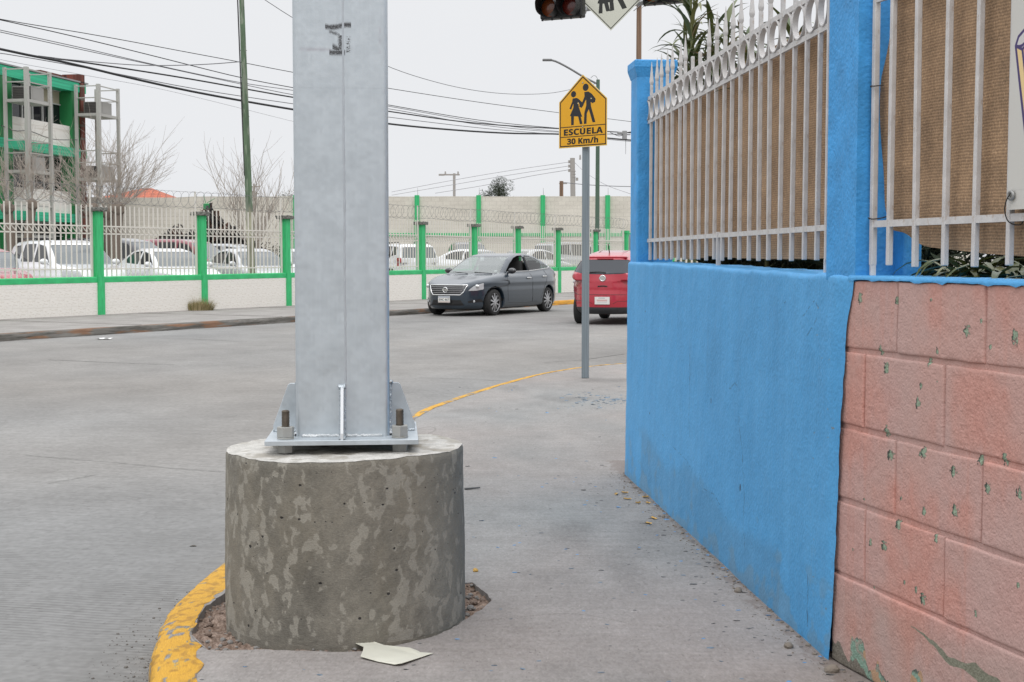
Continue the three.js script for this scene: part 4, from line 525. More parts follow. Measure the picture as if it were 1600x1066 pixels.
// ------------------------------------------------------------------ traffic signals on a mast arm, crossing sign
{
  const D = 21, pA = at(870, 12, D), pS = at(954.5, 48, D), pB = at(1040, -8, D), pole = at(1338, 12, D);
  const black = M(lin(0.013, 0.013, 0.014), 0.42), arm = thing('mast_arm', 'grey signal mast arm reaching out over the street from behind the blue pillar', 'mast arm', [pole.x, ROAD_Y, pole.z], 0, { kind: 'thing' }), gm = M(lin(0.4, 0.41, 0.42), 0.5, { metalness: 0.4 });
  part(arm, 'pole', rod(V(0, 0, 0), V(0, 6.2, 0), 0.12, 0.09, 16), gm); part(arm, 'arm', rod(V(0, pB.y + 0.3 - ROAD_Y, -0.3), V(pA.x + 0.2 - pole.x, pA.y - ROAD_Y + 0.01, -0.3), 0.06, 0.04, 12), gm); part(arm, 'bracket', bar(V(0, pB.y + 0.3 - ROAD_Y, -0.32), V(0, pB.y + 0.3 - ROAD_Y, 0.05), 0.12, 0.12), gm);
  part(arm, 'bracket', rbox(0.2, 0.07, 0.3, 0.01, at(905, 13, D).x - pole.x + 0.02, at(905, 13, D).y - ROAD_Y, -0.14), gm);
  function signal(label, p, turn, lenses) {
    const s = thing('traffic_signal', label, 'traffic light', p, turn, { kind: 'thing' }), w = 0.34 * lenses;
    part(s, 'housing', mg([rbox(w, 0.33, 0.17, 0.025), ...Array.from({ length: lenses * 2 + 1 }, (_, k) => box(0.025, 0.03, 0.03, -w / 2 + 0.03 + k * (w - 0.06) / (lenses * 2), -0.172, 0.05))]), black);
    for (let k = 0; k < lenses; k++) {
      const x = -w / 2 + 0.17 + k * 0.34, c = [[lin(0.16, 0.035, 0.006), 'amber'], [lin(0.11, 0.012, 0.006), 'red'], [lin(0.01, 0.06, 0.04), 'green']][k % 3];
      const l = part(s, 'lens', new THREE.SphereGeometry(0.16, 24, 10, 0, 6.3, 0, 1.1).rotateX(Math.PI / 2).scale(0.98, 0.98, 0.35).translate(x, 0, 0.07), MP(c[0], 0.25, { clearcoat: 0.5 }), { label: 'unlit ' + c[1] + ' lens' });
      const vis = part(s, 'visor', gridGeo(40, 6, (u, v) => { const a = -1.2 + u * (Math.PI + 2.4), cut = 0.3 * (0.72 + 0.28 * Math.sin(clamp(a, 0, Math.PI))); return [x + Math.cos(a) * 0.158, Math.sin(a) * 0.158, 0.08 + v * cut]; }), M(lin(0.016, 0.016, 0.017), 0.5));
    }
    return s;
  }
  signal('black horizontal traffic signal with amber and red lenses left of the diamond sign', [pA.x + 0.09, pA.y + 0.0, pA.z], -0.42, 2);
  signal('black traffic signal partly out of the picture, right of the diamond sign', [pB.x + 0.0, pB.y + 0.03, pB.z], -0.42, 2);
  const S = 0.76, sg = thing('crossing_sign', 'white diamond school crossing sign hanging between the two traffic signals', 'sign', [pS.x, pS.y + 0.54 * 1, pS.z], -0.12, { kind: 'thing' });
  const tx = canvasTex(1024, 1024, (c) => { // drawn upright, the plate is the diamond cut out of it
    c.fillStyle = '#c7c8bb'; c.fillRect(0, 0, 1024, 1024); c.save(); c.translate(512, 512); c.rotate(Math.PI / 4); c.strokeStyle = '#24261f'; c.lineWidth = 12; c.strokeRect(-340, -340, 680, 680); c.restore(); c.fillStyle = '#20221f';
    const poly = (...q) => { c.beginPath(); q.forEach((p, i) => c[i ? 'lineTo' : 'moveTo'](p[0], p[1])); c.closePath(); c.fill(); };
    c.beginPath(); c.arc(420, 270, 46, 0, 7); c.fill(); c.beginPath(); c.arc(580, 215, 50, 0, 7); c.fill();
    poly([390, 330], [450, 325], [520, 400], [500, 450], [470, 440], [462, 470], [500, 620], [470, 625], [500, 745], [445, 752], [415, 640], [392, 640], [392, 775], [336, 780], [345, 640], [318, 632], [372, 490], [330, 520], [310, 500], [365, 400]);
    poly([555, 280], [625, 280], [700, 370], [690, 420], [640, 430], [650, 520], [740, 705], [675, 725], [590, 560], [545, 600], [560, 735], [500, 750], [490, 590], [560, 480], [565, 400], [520, 460], [495, 440], [545, 350]);
  });
  const g = extrude([[0, -0.54], [0.54, 0], [0, 0.54], [-0.54, 0]], 0.003), P = g.attributes.position, U = g.attributes.uv; for (let i = 0; i < P.count; i++) U.setXY(i, 0.5 + P.getX(i) / 1.08, 0.5 + P.getY(i) / 1.08);
  part(sg, 'sign_panel', g, M('#ffffff', 0.45, { map: tx })); part(sg, 'bracket', rbox(0.06, 0.5, 0.03, 0.005, 0, 0.1, -0.02), gm);
}
// ------------------------------------------------------------------ cars: a body carved from side view, plan and front view, then cut into paint, glass and lamps
const smax = (a, b, k) => { const h = Math.max(k - Math.abs(a - b), 0) / k; return Math.max(a, b) + h * h * k * 0.25; }, smin = (a, b, k) => -smax(-a, -b, k);
function surfaceNet(f, lo, hi, h) { // f < 0 inside; returns { pos, nor, idx }
  const nx = Math.ceil((hi[0] - lo[0]) / h), ny = Math.ceil((hi[1] - lo[1]) / h), nz = Math.ceil((hi[2] - lo[2]) / h), sx = nx + 1, sxy = sx * (ny + 1), val = new Float32Array(sxy * (nz + 1));
  for (let k = 0, i = 0; k <= nz; k++) for (let j = 0; j <= ny; j++) for (let q = 0; q <= nx; q++, i++) val[i] = f(lo[0] + q * h, lo[1] + j * h, lo[2] + k * h);
  const cell = new Int32Array(nx * ny * nz).fill(-1), pos = [], idx = [], off = [0, 1, sx, sx + 1, sxy, sxy + 1, sxy + sx, sxy + sx + 1], E = [[0, 1], [2, 3], [4, 5], [6, 7], [0, 2], [1, 3], [4, 6], [5, 7], [0, 4], [1, 5], [2, 6], [3, 7]];
  for (let k = 0; k < nz; k++) for (let j = 0; j < ny; j++) for (let q = 0; q < nx; q++) {
    const b = k * sxy + j * sx + q; let m = 0; for (let c = 0; c < 8; c++) if (val[b + off[c]] < 0) m |= 1 << c; if (m === 0 || m === 255) continue;
    let x = 0, y = 0, z = 0, n = 0; for (const [a, c] of E) { const va = val[b + off[a]], vc = val[b + off[c]]; if ((va < 0) === (vc < 0)) continue; const t = va / (va - vc); x += (a & 1) + t * ((c & 1) - (a & 1)); y += (a >> 1 & 1) + t * ((c >> 1 & 1) - (a >> 1 & 1)); z += (a >> 2) + t * ((c >> 2) - (a >> 2)); n++; }
    cell[(k * ny + j) * nx + q] = pos.length / 3; pos.push(lo[0] + (q + x / n) * h, lo[1] + (j + y / n) * h, lo[2] + (k + z / n) * h);
  }
  const C = (q, j, k) => cell[(k * ny + j) * nx + q], quad = (a, b, c, d, fl) => { if (a < 0 || b < 0 || c < 0 || d < 0) return; if (fl) idx.push(a, c, b, b, c, d); else idx.push(a, b, c, b, d, c); };
  for (let k = 1; k < nz; k++) for (let j = 1; j < ny; j++) for (let q = 1; q < nx; q++) {
    const b = k * sxy + j * sx + q, v = val[b] < 0;
    if (v !== val[b + 1] < 0) quad(C(q, j - 1, k - 1), C(q, j, k - 1), C(q, j - 1, k), C(q, j, k), !v); if (v !== val[b + sx] < 0) quad(C(q - 1, j, k - 1), C(q, j, k - 1), C(q - 1, j, k), C(q, j, k), v); if (v !== val[b + sxy] < 0) quad(C(q - 1, j - 1, k), C(q, j - 1, k), C(q - 1, j, k), C(q, j, k), !v);
  }
  const e = 0.004, grad = (x, y, z) => [(f(x + e, y, z) - f(x - e, y, z)) / (2 * e), (f(x, y + e, z) - f(x, y - e, z)) / (2 * e), (f(x, y, z + e) - f(x, y, z - e)) / (2 * e)], nor = new Array(pos.length);
  for (let i = 0; i < pos.length; i += 3) { let g; for (let it = 0; it < 2; it++) { g = grad(pos[i], pos[i + 1], pos[i + 2]); const v = f(pos[i], pos[i + 1], pos[i + 2]), l = g[0] * g[0] + g[1] * g[1] + g[2] * g[2] + 1e-9, s = clamp(v / l, -h, h); for (let c = 0; c < 3; c++) pos[i + c] -= g[c] * s; } g = grad(pos[i], pos[i + 1], pos[i + 2]); const l = Math.hypot(...g) + 1e-9; for (let c = 0; c < 3; c++) nor[i + c] = g[c] / l; }
  const P = [], N = []; for (const i of idx) { P.push(pos[i * 3], pos[i * 3 + 1], pos[i * 3 + 2]); N.push(nor[i * 3], nor[i * 3 + 1], nor[i * 3 + 2]); } for (let i = 0; i < P.length; i += 9) { const ax = P[i + 3] - P[i], ay = P[i + 4] - P[i + 1], az = P[i + 5] - P[i + 2], bx = P[i + 6] - P[i], by = P[i + 7] - P[i + 1], bz = P[i + 8] - P[i + 2]; if ((ay * bz - az * by) * N[i] + (az * bx - ax * bz) * N[i + 1] + (ax * by - ay * bx) * N[i + 2] < 0) for (let c = 0; c < 3; c++) { let t = P[i + 3 + c]; P[i + 3 + c] = P[i + 6 + c]; P[i + 6 + c] = t; t = N[i + 3 + c]; N[i + 3 + c] = N[i + 6 + c]; N[i + 6 + c] = t; } }
  return { P, N };
}
function cut(m, g) { // parts of the surface where g < 0 and where g >= 0
  const a = { P: [], N: [] }, b = { P: [], N: [] }, n = m.P.length / 9, q = [0, 0, 0];
  const emit = (o, poly) => { for (let i = 1; i + 1 < poly.length; i++) for (const v of [poly[0], poly[i], poly[i + 1]]) { o.P.push(v[0], v[1], v[2]); o.N.push(v[3], v[4], v[5]); } };
  for (let t = 0; t < n; t++) {
    const v = []; for (let k = 0; k < 3; k++) { const i = t * 9 + k * 3; v.push([m.P[i], m.P[i + 1], m.P[i + 2], m.N[i], m.N[i + 1], m.N[i + 2]]); q[k] = g(v[k][0], v[k][1], v[k][2], v[k][3], v[k][4], v[k][5]); }
    if (q[0] < 0 && q[1] < 0 && q[2] < 0) { emit(a, v); continue; } if (q[0] >= 0 && q[1] >= 0 && q[2] >= 0) { emit(b, v); continue; }
    const pa = [], pb = []; for (let k = 0; k < 3; k++) { const j = (k + 1) % 3; (q[k] < 0 ? pa : pb).push(v[k]); if ((q[k] < 0) !== (q[j] < 0)) { const s = q[k] / (q[k] - q[j]), w = v[k].map((x, c) => lerp(x, v[j][c], s)); pa.push(w); pb.push(w); } } emit(a, pa); emit(b, pb);
  }
  return [a, b];
}
const push = (m, d) => ({ P: m.P.map((p, i) => p + m.N[i] * d), N: m.N });
const meshOf = (m) => tris(m.P, m.N);
// paint, glass, rubber
const carPaint = (c, extra = {}) => MP(c, 0.32, { clearcoat: 1, clearcoatRoughness: 0.04, ...extra });
const CM = { dash: M(lin(0.05, 0.05, 0.052), 0.8), glass: MP(lin(0.03, 0.033, 0.035), 0.05), screen: MP(lin(0.13, 0.145, 0.15), 0.06), black: M(lin(0.012, 0.012, 0.013), 0.5), rubber: M(lin(0.018, 0.018, 0.018), 0.85), rim: M(lin(0.5, 0.5, 0.51), 0.3, { metalness: 0.85 }), chrome: M(lin(0.72, 0.72, 0.72), 0.12, { metalness: 1 }), lamp: MP(lin(0.46, 0.47, 0.48), 0.08), red: MP(lin(0.33, 0.012, 0.015), 0.15, { clearcoat: 1 }), under: M(lin(0.008, 0.008, 0.008), 0.9), plate: M(lin(0.62, 0.62, 0.6), 0.5), trim: M(lin(0.03, 0.03, 0.032), 0.6), seat: M(lin(0.03, 0.03, 0.03), 0.9), tint: MP(lin(0.42, 0.45, 0.45), 0.02, { transmission: 1, thickness: 0, ior: 1.5 }), clear: MP(lin(0.8, 0.84, 0.84), 0.02, { transmission: 1, thickness: 0, ior: 1.5 }) };
function plateTex(text) { return canvasTex(256, 128, (c) => { c.fillStyle = '#d9d8d2'; c.fillRect(0, 0, 256, 128); c.fillStyle = '#8f97a5'; c.fillRect(0, 0, 256, 26); c.fillStyle = '#b8a8a0'; c.fillRect(0, 108, 256, 20); c.fillStyle = '#3b4048'; c.font = 'bold 66px sans-serif'; c.textAlign = 'center'; c.textBaseline = 'middle'; c.fillText(text, 128, 69, 236); }); }
function wheelParts(parent, x, y, z, R, W, spokes, side) {
  const t = part(parent, 'wheel', new THREE.LatheGeometry([[R * 0.72, -W / 2], [R * 0.9, -W / 2], [R * 0.97, -W * 0.42], [R, -W * 0.3], [R, W * 0.3], [R * 0.97, W * 0.42], [R * 0.9, W / 2], [R * 0.72, W / 2], [R * 0.7, W * 0.3], [R * 0.7, -W * 0.3]].map((p) => new THREE.Vector2(p[0], p[1])), 40).rotateZ(Math.PI / 2), CM.rubber); t.position.set(x, y, z); if (side < 0) t.rotation.y = Math.PI;
  const geo = [new THREE.CylinderGeometry(R * 0.72, R * 0.72, W * 0.6, 36, 1, true).rotateZ(Math.PI / 2), new THREE.TorusGeometry(R * 0.7, R * 0.022, 8, 40).rotateY(Math.PI / 2).translate(W * 0.44, 0, 0), new THREE.CylinderGeometry(R * 0.16, R * 0.17, 0.05, 18).rotateZ(Math.PI / 2).translate(W * 0.36, 0, 0)];
  for (let k = 0; k < spokes; k++) { const a = k / spokes * Math.PI * 2, g = box(0.03, R * 0.58, R * (spokes > 7 ? 0.115 : 0.17), W * 0.36, R * 0.39, 0, 0, 0, 0.1); g.rotateX(a); geo.push(g); }
  part(t, 'rim', mg(geo), CM.rim); part(t, 'brake', new THREE.CylinderGeometry(R * 0.6, R * 0.6, W * 0.3, 24).rotateZ(Math.PI / 2), CM.black); return t;
}
function carShape(c) { // s runs from the front bumper backwards; x across; front points to +z
  const low = polyDist(c.lower), up = polyDist(c.upper), half = c.L / 2, w2 = c.W / 2;
  const planW = (s) => { const q = s < half ? (half - s) / half : (s - half) / half, n = s < half ? c.noseN : c.tailN, m = s < half ? c.noseM : c.tailM; return w2 * Math.pow(Math.max(0, 1 - Math.pow(clamp(q, 0, 1.2), n)), 1 / m); };
  const f = (x, y, z) => {
    const s = half - z, ax = Math.abs(x), pw = planW(s), dw = (planW(s + 0.01) - planW(s - 0.01)) / 0.02, belt = 0.02 * Math.exp(-Math.pow((y - c.crease) / 0.06, 2)), waist = pw - 0.06 * Math.pow((y - 0.55) / 0.5, 2) - 0.012 + belt * 0.7 - 0.035 * sstep(c.beltY - 0.12, c.beltY + 0.1, y);
    const a = smax(low(s, y), (ax - waist) / Math.sqrt(1 + Math.min(9, dw * dw)), c.round), gw = c.gw - (y - c.beltY) * c.tumble - c.gcurve * Math.pow(Math.abs(s - c.gmid), 2), b = smax(up(s, y), (ax - gw) * 0.93, c.cornerR ?? 0.13);
    let d = smin(a, b, 0.035);
    for (const ws of c.wheels) { const r = Math.hypot(s - ws, y - c.wr - 0.005); if (ax > w2 - 0.34) d = smax(d, (c.wr + 0.055) - r, 0.012); }
    return d;
  };
  return f;
}
function buildCar(c, h) {
  const f = carShape(c), half = c.L / 2, out = { f, c };
  let m = surfaceNet(f, [-c.W / 2 - 0.06, 0.05, -half - 0.08], [c.W / 2 + 0.06, c.H + 0.06, half + 0.08], h), r; const S = (z) => half - z;
  const under = cut(m, (x, y, z, nx, ny) => { const s = S(z); let w = 1; for (const ws of c.wheels) w = Math.min(w, Math.hypot(s - ws, y - c.wr) - (c.wr + 0.045)); return Math.min(w + (Math.abs(x) > c.W / 2 - 0.35 ? 0 : 1), y - c.sill); }); out.under = under[0]; m = under[1];
  out.sides = []; for (const P of c.side) { const d = polyDist(P); r = cut(m, (x, y, z, nx) => Math.max(d(S(z), y), 0.45 - Math.abs(nx))); out.sides.push(cut(r[0], (x) => x)); m = r[1]; }
  const fw = polyDist(c.front); r = cut(m, (x, y, z, nx, ny, nz) => Math.max(fw(x, y), -nz + 0.12, S(z) - c.frontTo, Math.abs(nx) - 0.8)); out.screen = r[0]; m = r[1];
  const rw = polyDist(c.rear); r = cut(m, (x, y, z, nx, ny, nz) => Math.max(rw(x, y), nz + 0.1, c.rearFrom - S(z), Math.abs(nx) - 0.8)); out.rear = r[0]; m = r[1];
  out.lamps = []; for (const P of c.head) { const d = polyDist(P); r = cut(m, (x, y, z, nx, ny, nz) => Math.max(d(Math.abs(x), y), z > 0 ? -nz - 0.05 : 1, S(z) - (c.headDepth ?? 0.7))); out.lamps.push(cut(r[0], (x) => x)); m = r[1]; }
  out.tails = []; for (const P of c.tail) { const d = polyDist(P); r = cut(m, (x, y, z, nx, ny, nz) => Math.max(d(Math.abs(x), y), z < 0 ? nz - (c.tailWrap ?? 0.1) : 1, c.L - (c.tailDepth ?? 0.5) - S(z))); out.tails.push(cut(r[0], (x) => x)); m = r[1]; }
  out.dark = []; for (const [P, dir] of c.black) { const d = polyDist(P); r = cut(m, (x, y, z, nx, ny, nz) => Math.max(d(x, y), dir * z > 0 ? -dir * nz + 0.2 : 1)); out.dark.push(r[0]); m = r[1]; }
  out.body = m;
  out.frontZ = (x, y, dir = 1) => { let z = dir * (half + 0.1); for (let k = 0; k < 400 && f(x, y, z) > 0; k++) z -= dir * 0.004; return z; };
  out.sideX = (s, y, dir = 1) => { let x = dir * (c.W / 2 + 0.1); for (let k = 0; k < 400 && f(x, y, half - s) > 0; k++) x -= dir * 0.003; return x; };
  return out;
}
function fitCar(o, B, paint, opt = {}) { // the parts every car has
  const c = B.c, half = c.L / 2, see = opt.seeThrough;
  const body = part(o, 'body', meshOf(B.body), paint); part(o, 'underbody', meshOf(B.under), CM.under);
  B.sides.forEach((ab) => ab.forEach((q) => { if (q.P.length) part(o, 'side_window', meshOf(push(q, -0.006)), see ? CM.tint : CM.glass); }));
  part(o, 'windscreen', meshOf(push(B.screen, -0.006)), see ? MP(lin(0.55, 0.6, 0.59), 0.03, { transmission: 0.72, thickness: 0 }) : CM.screen); part(o, 'rear_window', meshOf(push(B.rear, -0.006)), opt.rearGlass ?? (see ? CM.tint : CM.screen));
  B.lamps.forEach((ab) => ab.forEach((q) => { if (q.P.length) part(o, 'headlight', meshOf(push(q, 0.003)), CM.lamp); })); B.tails.forEach((ab) => ab.forEach((q) => { if (q.P.length) part(o, 'tail_light', meshOf(push(q, 0.004)), CM.red); }));
  B.dark.forEach((q) => part(o, opt.darkName ?? 'lower_bumper', meshOf(q), CM.trim));
  for (const ws of c.wheels) for (const sd of [1, -1]) wheelParts(o, sd * (c.W / 2 - (opt.inset ?? 0.165)), c.wr, half - ws, c.wr, 0.2, opt.spokes ?? 5, sd);
  for (const sd of [1, -1]) { const x = B.sideX(c.mirror[0], c.mirror[1] - 0.05, sd), g = mg([new THREE.SphereGeometry(0.1, 16, 12).scale(1.05, 0.72, 0.62).translate(x + sd * 0.12, c.mirror[1], half - c.mirror[0]), rod(V(x - sd * 0.03, c.mirror[1] - 0.06, half - c.mirror[0]), V(x + sd * 0.09, c.mirror[1] - 0.03, half - c.mirror[0]), 0.025, 0.02, 8)]); part(o, 'mirror', g, opt.mirrorMat ?? paint); }
  return body;
}
const line3 = (pts, r, closed) => tube(pts, r, 6, closed, pts.length * 3);

// ---- the dark sedan
{
  const c = {
    L: 4.62, W: 1.78, H: 1.495, wr: 0.315, sill: 0.175, noseN: 4.6, noseM: 2.2, tailN: 5, tailM: 2.4, headDepth: 0.5, round: 0.14, crease: 0.79, beltY: 1.0, gw: 0.775, tumble: 0.42, gcurve: 0.026, gmid: 2.75, wheels: [0.88, 3.58],
    lower: [[0.12, 0.17], [0.03, 0.27], [0.0, 0.47], [0.03, 0.64], [0.12, 0.75], [0.45, 0.86], [0.9, 0.945], [1.35, 1.0], [1.7, 1.0], [2.6, 1.02], [3.5, 1.06], [3.95, 1.1], [4.4, 1.105], [4.56, 1.07], [4.6, 0.93], [4.62, 0.6], [4.6, 0.42], [4.5, 0.25], [4.2, 0.17], [0.4, 0.145]],
    upper: [[1.12, 0.9], [1.2, 0.985], [1.55, 1.2], [1.9, 1.375], [2.2, 1.455], [2.55, 1.49], [2.9, 1.492], [3.3, 1.44], [3.65, 1.335], [4.0, 1.2], [4.22, 1.1], [4.25, 0.9]],
    side: [[[1.56, 1.045], [1.86, 1.235], [2.16, 1.375], [2.4, 1.43], [2.62, 1.44], [2.6, 1.06]], [[2.7, 1.065], [2.73, 1.44], [3.0, 1.42], [3.28, 1.36], [3.46, 1.28], [3.44, 1.105]], [[3.5, 1.115], [3.51, 1.255], [3.7, 1.2], [3.86, 1.135]]],
    front: [[-0.7, 1.0], [0.7, 1.0], [0.6, 1.25], [0.53, 1.405], [-0.53, 1.405], [-0.6, 1.25]], frontTo: 2.5, rear: [[-0.62, 1.12], [0.62, 1.12], [0.5, 1.4], [-0.5, 1.4]], rearFrom: 3.1,
    head: [[[0.5, 0.6], [0.6, 0.715], [0.74, 0.79], [0.9, 0.815], [0.9, 0.76], [0.8, 0.655], [0.64, 0.605]]], tail: [[[0.5, 0.78], [0.62, 0.95], [0.9, 1.03], [0.9, 0.86], [0.7, 0.78]]], tailWrap: 0.3, tailDepth: 0.42, black: [], mirror: [1.62, 1.06],
  };
  const B = buildCar(c, 0.027), H2 = c.L / 2, ang = -0.475, gF = onLevel(775, 493, ROAD_Y), pos = gF.clone(); // its front left wheel stands there
  const fx = Math.sin(ang), fz = Math.cos(ang), lx = Math.cos(ang), lz = -Math.sin(ang), along = H2 - c.wheels[0], lat = c.W / 2 - 0.08;
  const o = thing('sedan', 'dark blue-grey four-door sedan parked at the far kerb, facing the camera', 'car', [pos.x - fx * along - lx * lat, ROAD_Y, pos.z - fz * along - lz * lat], ang, { kind: 'thing' });
  const paint = carPaint(lin(0.016, 0.03, 0.046), { metalness: 0.1 });
  o.scale.set(1.03, 1.0, 1.07);
  // the driver's window is wound down
  const openWin = B.sides[0]; B.sides[0] = [openWin[0], { P: [], N: [] }];
  fitCar(o, B, paint, { seeThrough: true, spokes: 10, mirrorMat: carPaint(lin(0.012, 0.013, 0.016)) });
  const Z = (x, y, d = 0.006) => V(x, y, B.frontZ(x, y) + d), X = (s, y, sd, d = 0.003) => V(B.sideX(s, y, sd) + sd * d, y, H2 - s);
  // cabin
  const fin = (x, y, z) => B.f(x, y, z) + 0.045, trim = surfaceNet((x, y, z) => Math.max(fin(x, y, z), y - 1.02, -y + 0.25), [-0.9, 0.2, -2.1], [0.9, 1.08, 1.4], 0.07); part(o, 'cabin', meshOf(trim), CM.seat);
  part(o, 'dashboard', rbox(1.36, 0.12, 0.42, 0.05, 0, 0.95, 0.9), CM.dash);
  for (const [x, z] of [[0.36, 0.0], [-0.36, 0.0]]) { const s = part(o, 'seat', mg([rbox(0.48, 0.5, 0.14, 0.06, x, 1.06, z - 0.32), rbox(0.24, 0.17, 0.1, 0.04, x, 1.335, z - 0.36)]), CM.seat); }
  part(o, 'seat', mg([rbox(1.2, 0.4, 0.14, 0.06, 0, 1.06, -1.25), ...[-0.35, 0.35].map((x) => rbox(0.22, 0.13, 0.09, 0.03, x, 1.25, -1.3))]), CM.seat);
  part(o, 'steering_wheel', new THREE.TorusGeometry(0.18, 0.016, 8, 28).rotateX(-0.45).translate(0.36, 1.07, 0.58), CM.black);
  // grille: dark recess, chrome surround and four chrome bars, emblem
  const gp = [[-0.49, 0.735], [-0.42, 0.57], [-0.355, 0.505], [0.355, 0.505], [0.42, 0.57], [0.49, 0.735]];
  part(o, 'grille', gridGeo(40, 10, (u, v) => { const y = lerp(0.515, 0.728, v), w = lerp(0.36, 0.475, v), x = lerp(-w, w, u); return [x, y, B.frontZ(x, y) + 0.004]; }), CM.black);
  const gl = []; for (let i = 0; i < gp.length; i++) { const a = gp[i], b = gp[(i + 1) % gp.length], n = i === 2 || i === 5 ? 14 : 4; for (let k = 0; k < n; k++) gl.push(Z(lerp(a[0], b[0], k / n), lerp(a[1], b[1], k / n), 0.008)); }
  part(o, 'grille_surround', line3(gl, 0.0135, true), CM.chrome); for (const y of [0.556, 0.6, 0.645, 0.69]) { const w = lerp(0.37, 0.465, (y - 0.515) / 0.21), pts = []; for (let k = 0; k <= 16; k++) { const x = lerp(-w, w, k / 16); pts.push(Z(x, y, 0.008)); } part(o, 'grille_bar', line3(pts, 0.0052), CM.rim); }
  const ez = B.frontZ(0, 0.625) + 0.02; part(o, 'emblem', mg([new THREE.TorusGeometry(0.056, 0.0115, 10, 30).translate(0, 0.622, ez), box(0.15, 0.022, 0.014, 0, 0.622, ez + 0.004)]), CM.chrome);
  // lower intake, fog lamp pods, plate
  part(o, 'air_intake', gridGeo(40, 8, (u, v) => { const y = lerp(0.255, 0.385, v), w = lerp(0.43, 0.36, v), x = lerp(-w, w, u); return [x, y, B.frontZ(x, y) + 0.004]; }), CM.black);
  for (const sd of [1, -1]) { const pod = part(o, 'fog_lamp_pod', gridGeo(14, 6, (u, v) => { const x = sd * lerp(0.5, 0.83, u), y = lerp(0.315 + 0.03 * u, lerp(0.36, 0.405, Math.min(1, u * 2)), v); return [x, y, B.frontZ(x, y) + 0.004]; }), CM.black); const l = Z(sd * 0.6, 0.352, 0.012); part(pod, 'fog_lamp', new THREE.SphereGeometry(0.032, 14, 10).scale(1, 0.9, 0.4).translate(l.x, l.y, l.z), CM.lamp); }
  const pz = B.frontZ(0.0, 0.4) + 0.03; const pl = part(o, 'number_plate', rbox(0.31, 0.155, 0.01, 0.004, -0.02, 0.4, pz), CM.plate); part(pl, 'plate_print', gridGeo(1, 1, (u, v) => [-0.02 - 0.148 + u * 0.296, 0.4 - 0.07 + v * 0.14, pz + 0.0062]), M('#ffffff', 0.5, { map: plateTex('EHC 467') })); part(o, 'plate_bracket', rbox(0.34, 0.05, 0.05, 0.01, -0.02, 0.345, pz - 0.03), CM.black);
  for (const sd of [1, -1]) { const pr = []; for (const q of c.head[0]) pr.push(Z(sd * q[0] * 0.985, q[1], 0.002)); part(o, 'headlight_edge', line3(pr, 0.006, true), CM.black); const p = Z(sd * 0.64, 0.705, -0.01); part(o, 'headlight_bowl', new THREE.SphereGeometry(0.055, 16, 12).scale(1.2, 0.8, 0.5).translate(p.x, p.y, p.z + 0.012), CM.chrome); }
  // shut lines, handles, chrome line under the windows
  for (const sd of [1, -1]) {
    const L = [[[1.42, 0.33], [1.4, 0.6], [1.42, 0.9], [1.5, 1.03]], [[2.655, 0.29], [2.65, 0.7], [2.655, 1.06]], [[3.1, 0.36], [3.35, 0.72], [3.5, 0.9], [3.5, 1.1]], [[1.42, 0.3], [2.2, 0.275], [3.1, 0.3]]];
    for (const q of L) { const pts = []; for (let i = 0; i + 1 < q.length; i++) for (let k = 0; k < 5; k++) pts.push(X(lerp(q[i][0], q[i + 1][0], k / 5), lerp(q[i][1], q[i + 1][1], k / 5), sd, 0.0005)); part(o, 'shut_line', line3(pts, 0.0055), CM.black); }
    const ch = [[1.62, 1.035], [2.0, 1.042], [2.6, 1.052], [3.1, 1.075], [3.5, 1.1], [3.86, 1.13], [3.95, 1.2], [3.97, 1.235]].map((q) => X(q[0], q[1], sd, 0.004)); part(o, 'window_trim', line3(ch, 0.013), CM.chrome);
    for (const s of [2.48, 3.33]) { const p = X(s, 0.885 + (s - 2.48) * 0.03, sd, 0.022); part(o, 'door_handle', mg([new THREE.CapsuleGeometry(0.017, 0.17, 4, 10).rotateX(Math.PI / 2).translate(p.x, p.y, p.z)]), CM.chrome); }
    part(o, 'window_pillar', line3([X(2.655, 1.06, sd, 0.002), X(2.66, 1.2, sd, 0.002), X(2.67, 1.4, sd, 0.002)], 0.03), CM.black);
  }
  // the dent in the rear door
  part(o, 'wiper', mg([rod(Z(0.55, 1.0, 0.01), V(0.05, 1.03, H2 - 1.3 + 0.03), 0.008, 0.006, 5), rod(Z(-0.1, 1.0, 0.01), V(-0.55, 1.035, H2 - 1.33 + 0.03), 0.008, 0.006, 5)]), CM.black);
  const st = new THREE.BoxGeometry(0.07, 0.05, 0.002); st.rotateX(-0.9); part(o, 'sticker', st.translate(0.56, 1.06, 0.94), CM.plate);
}
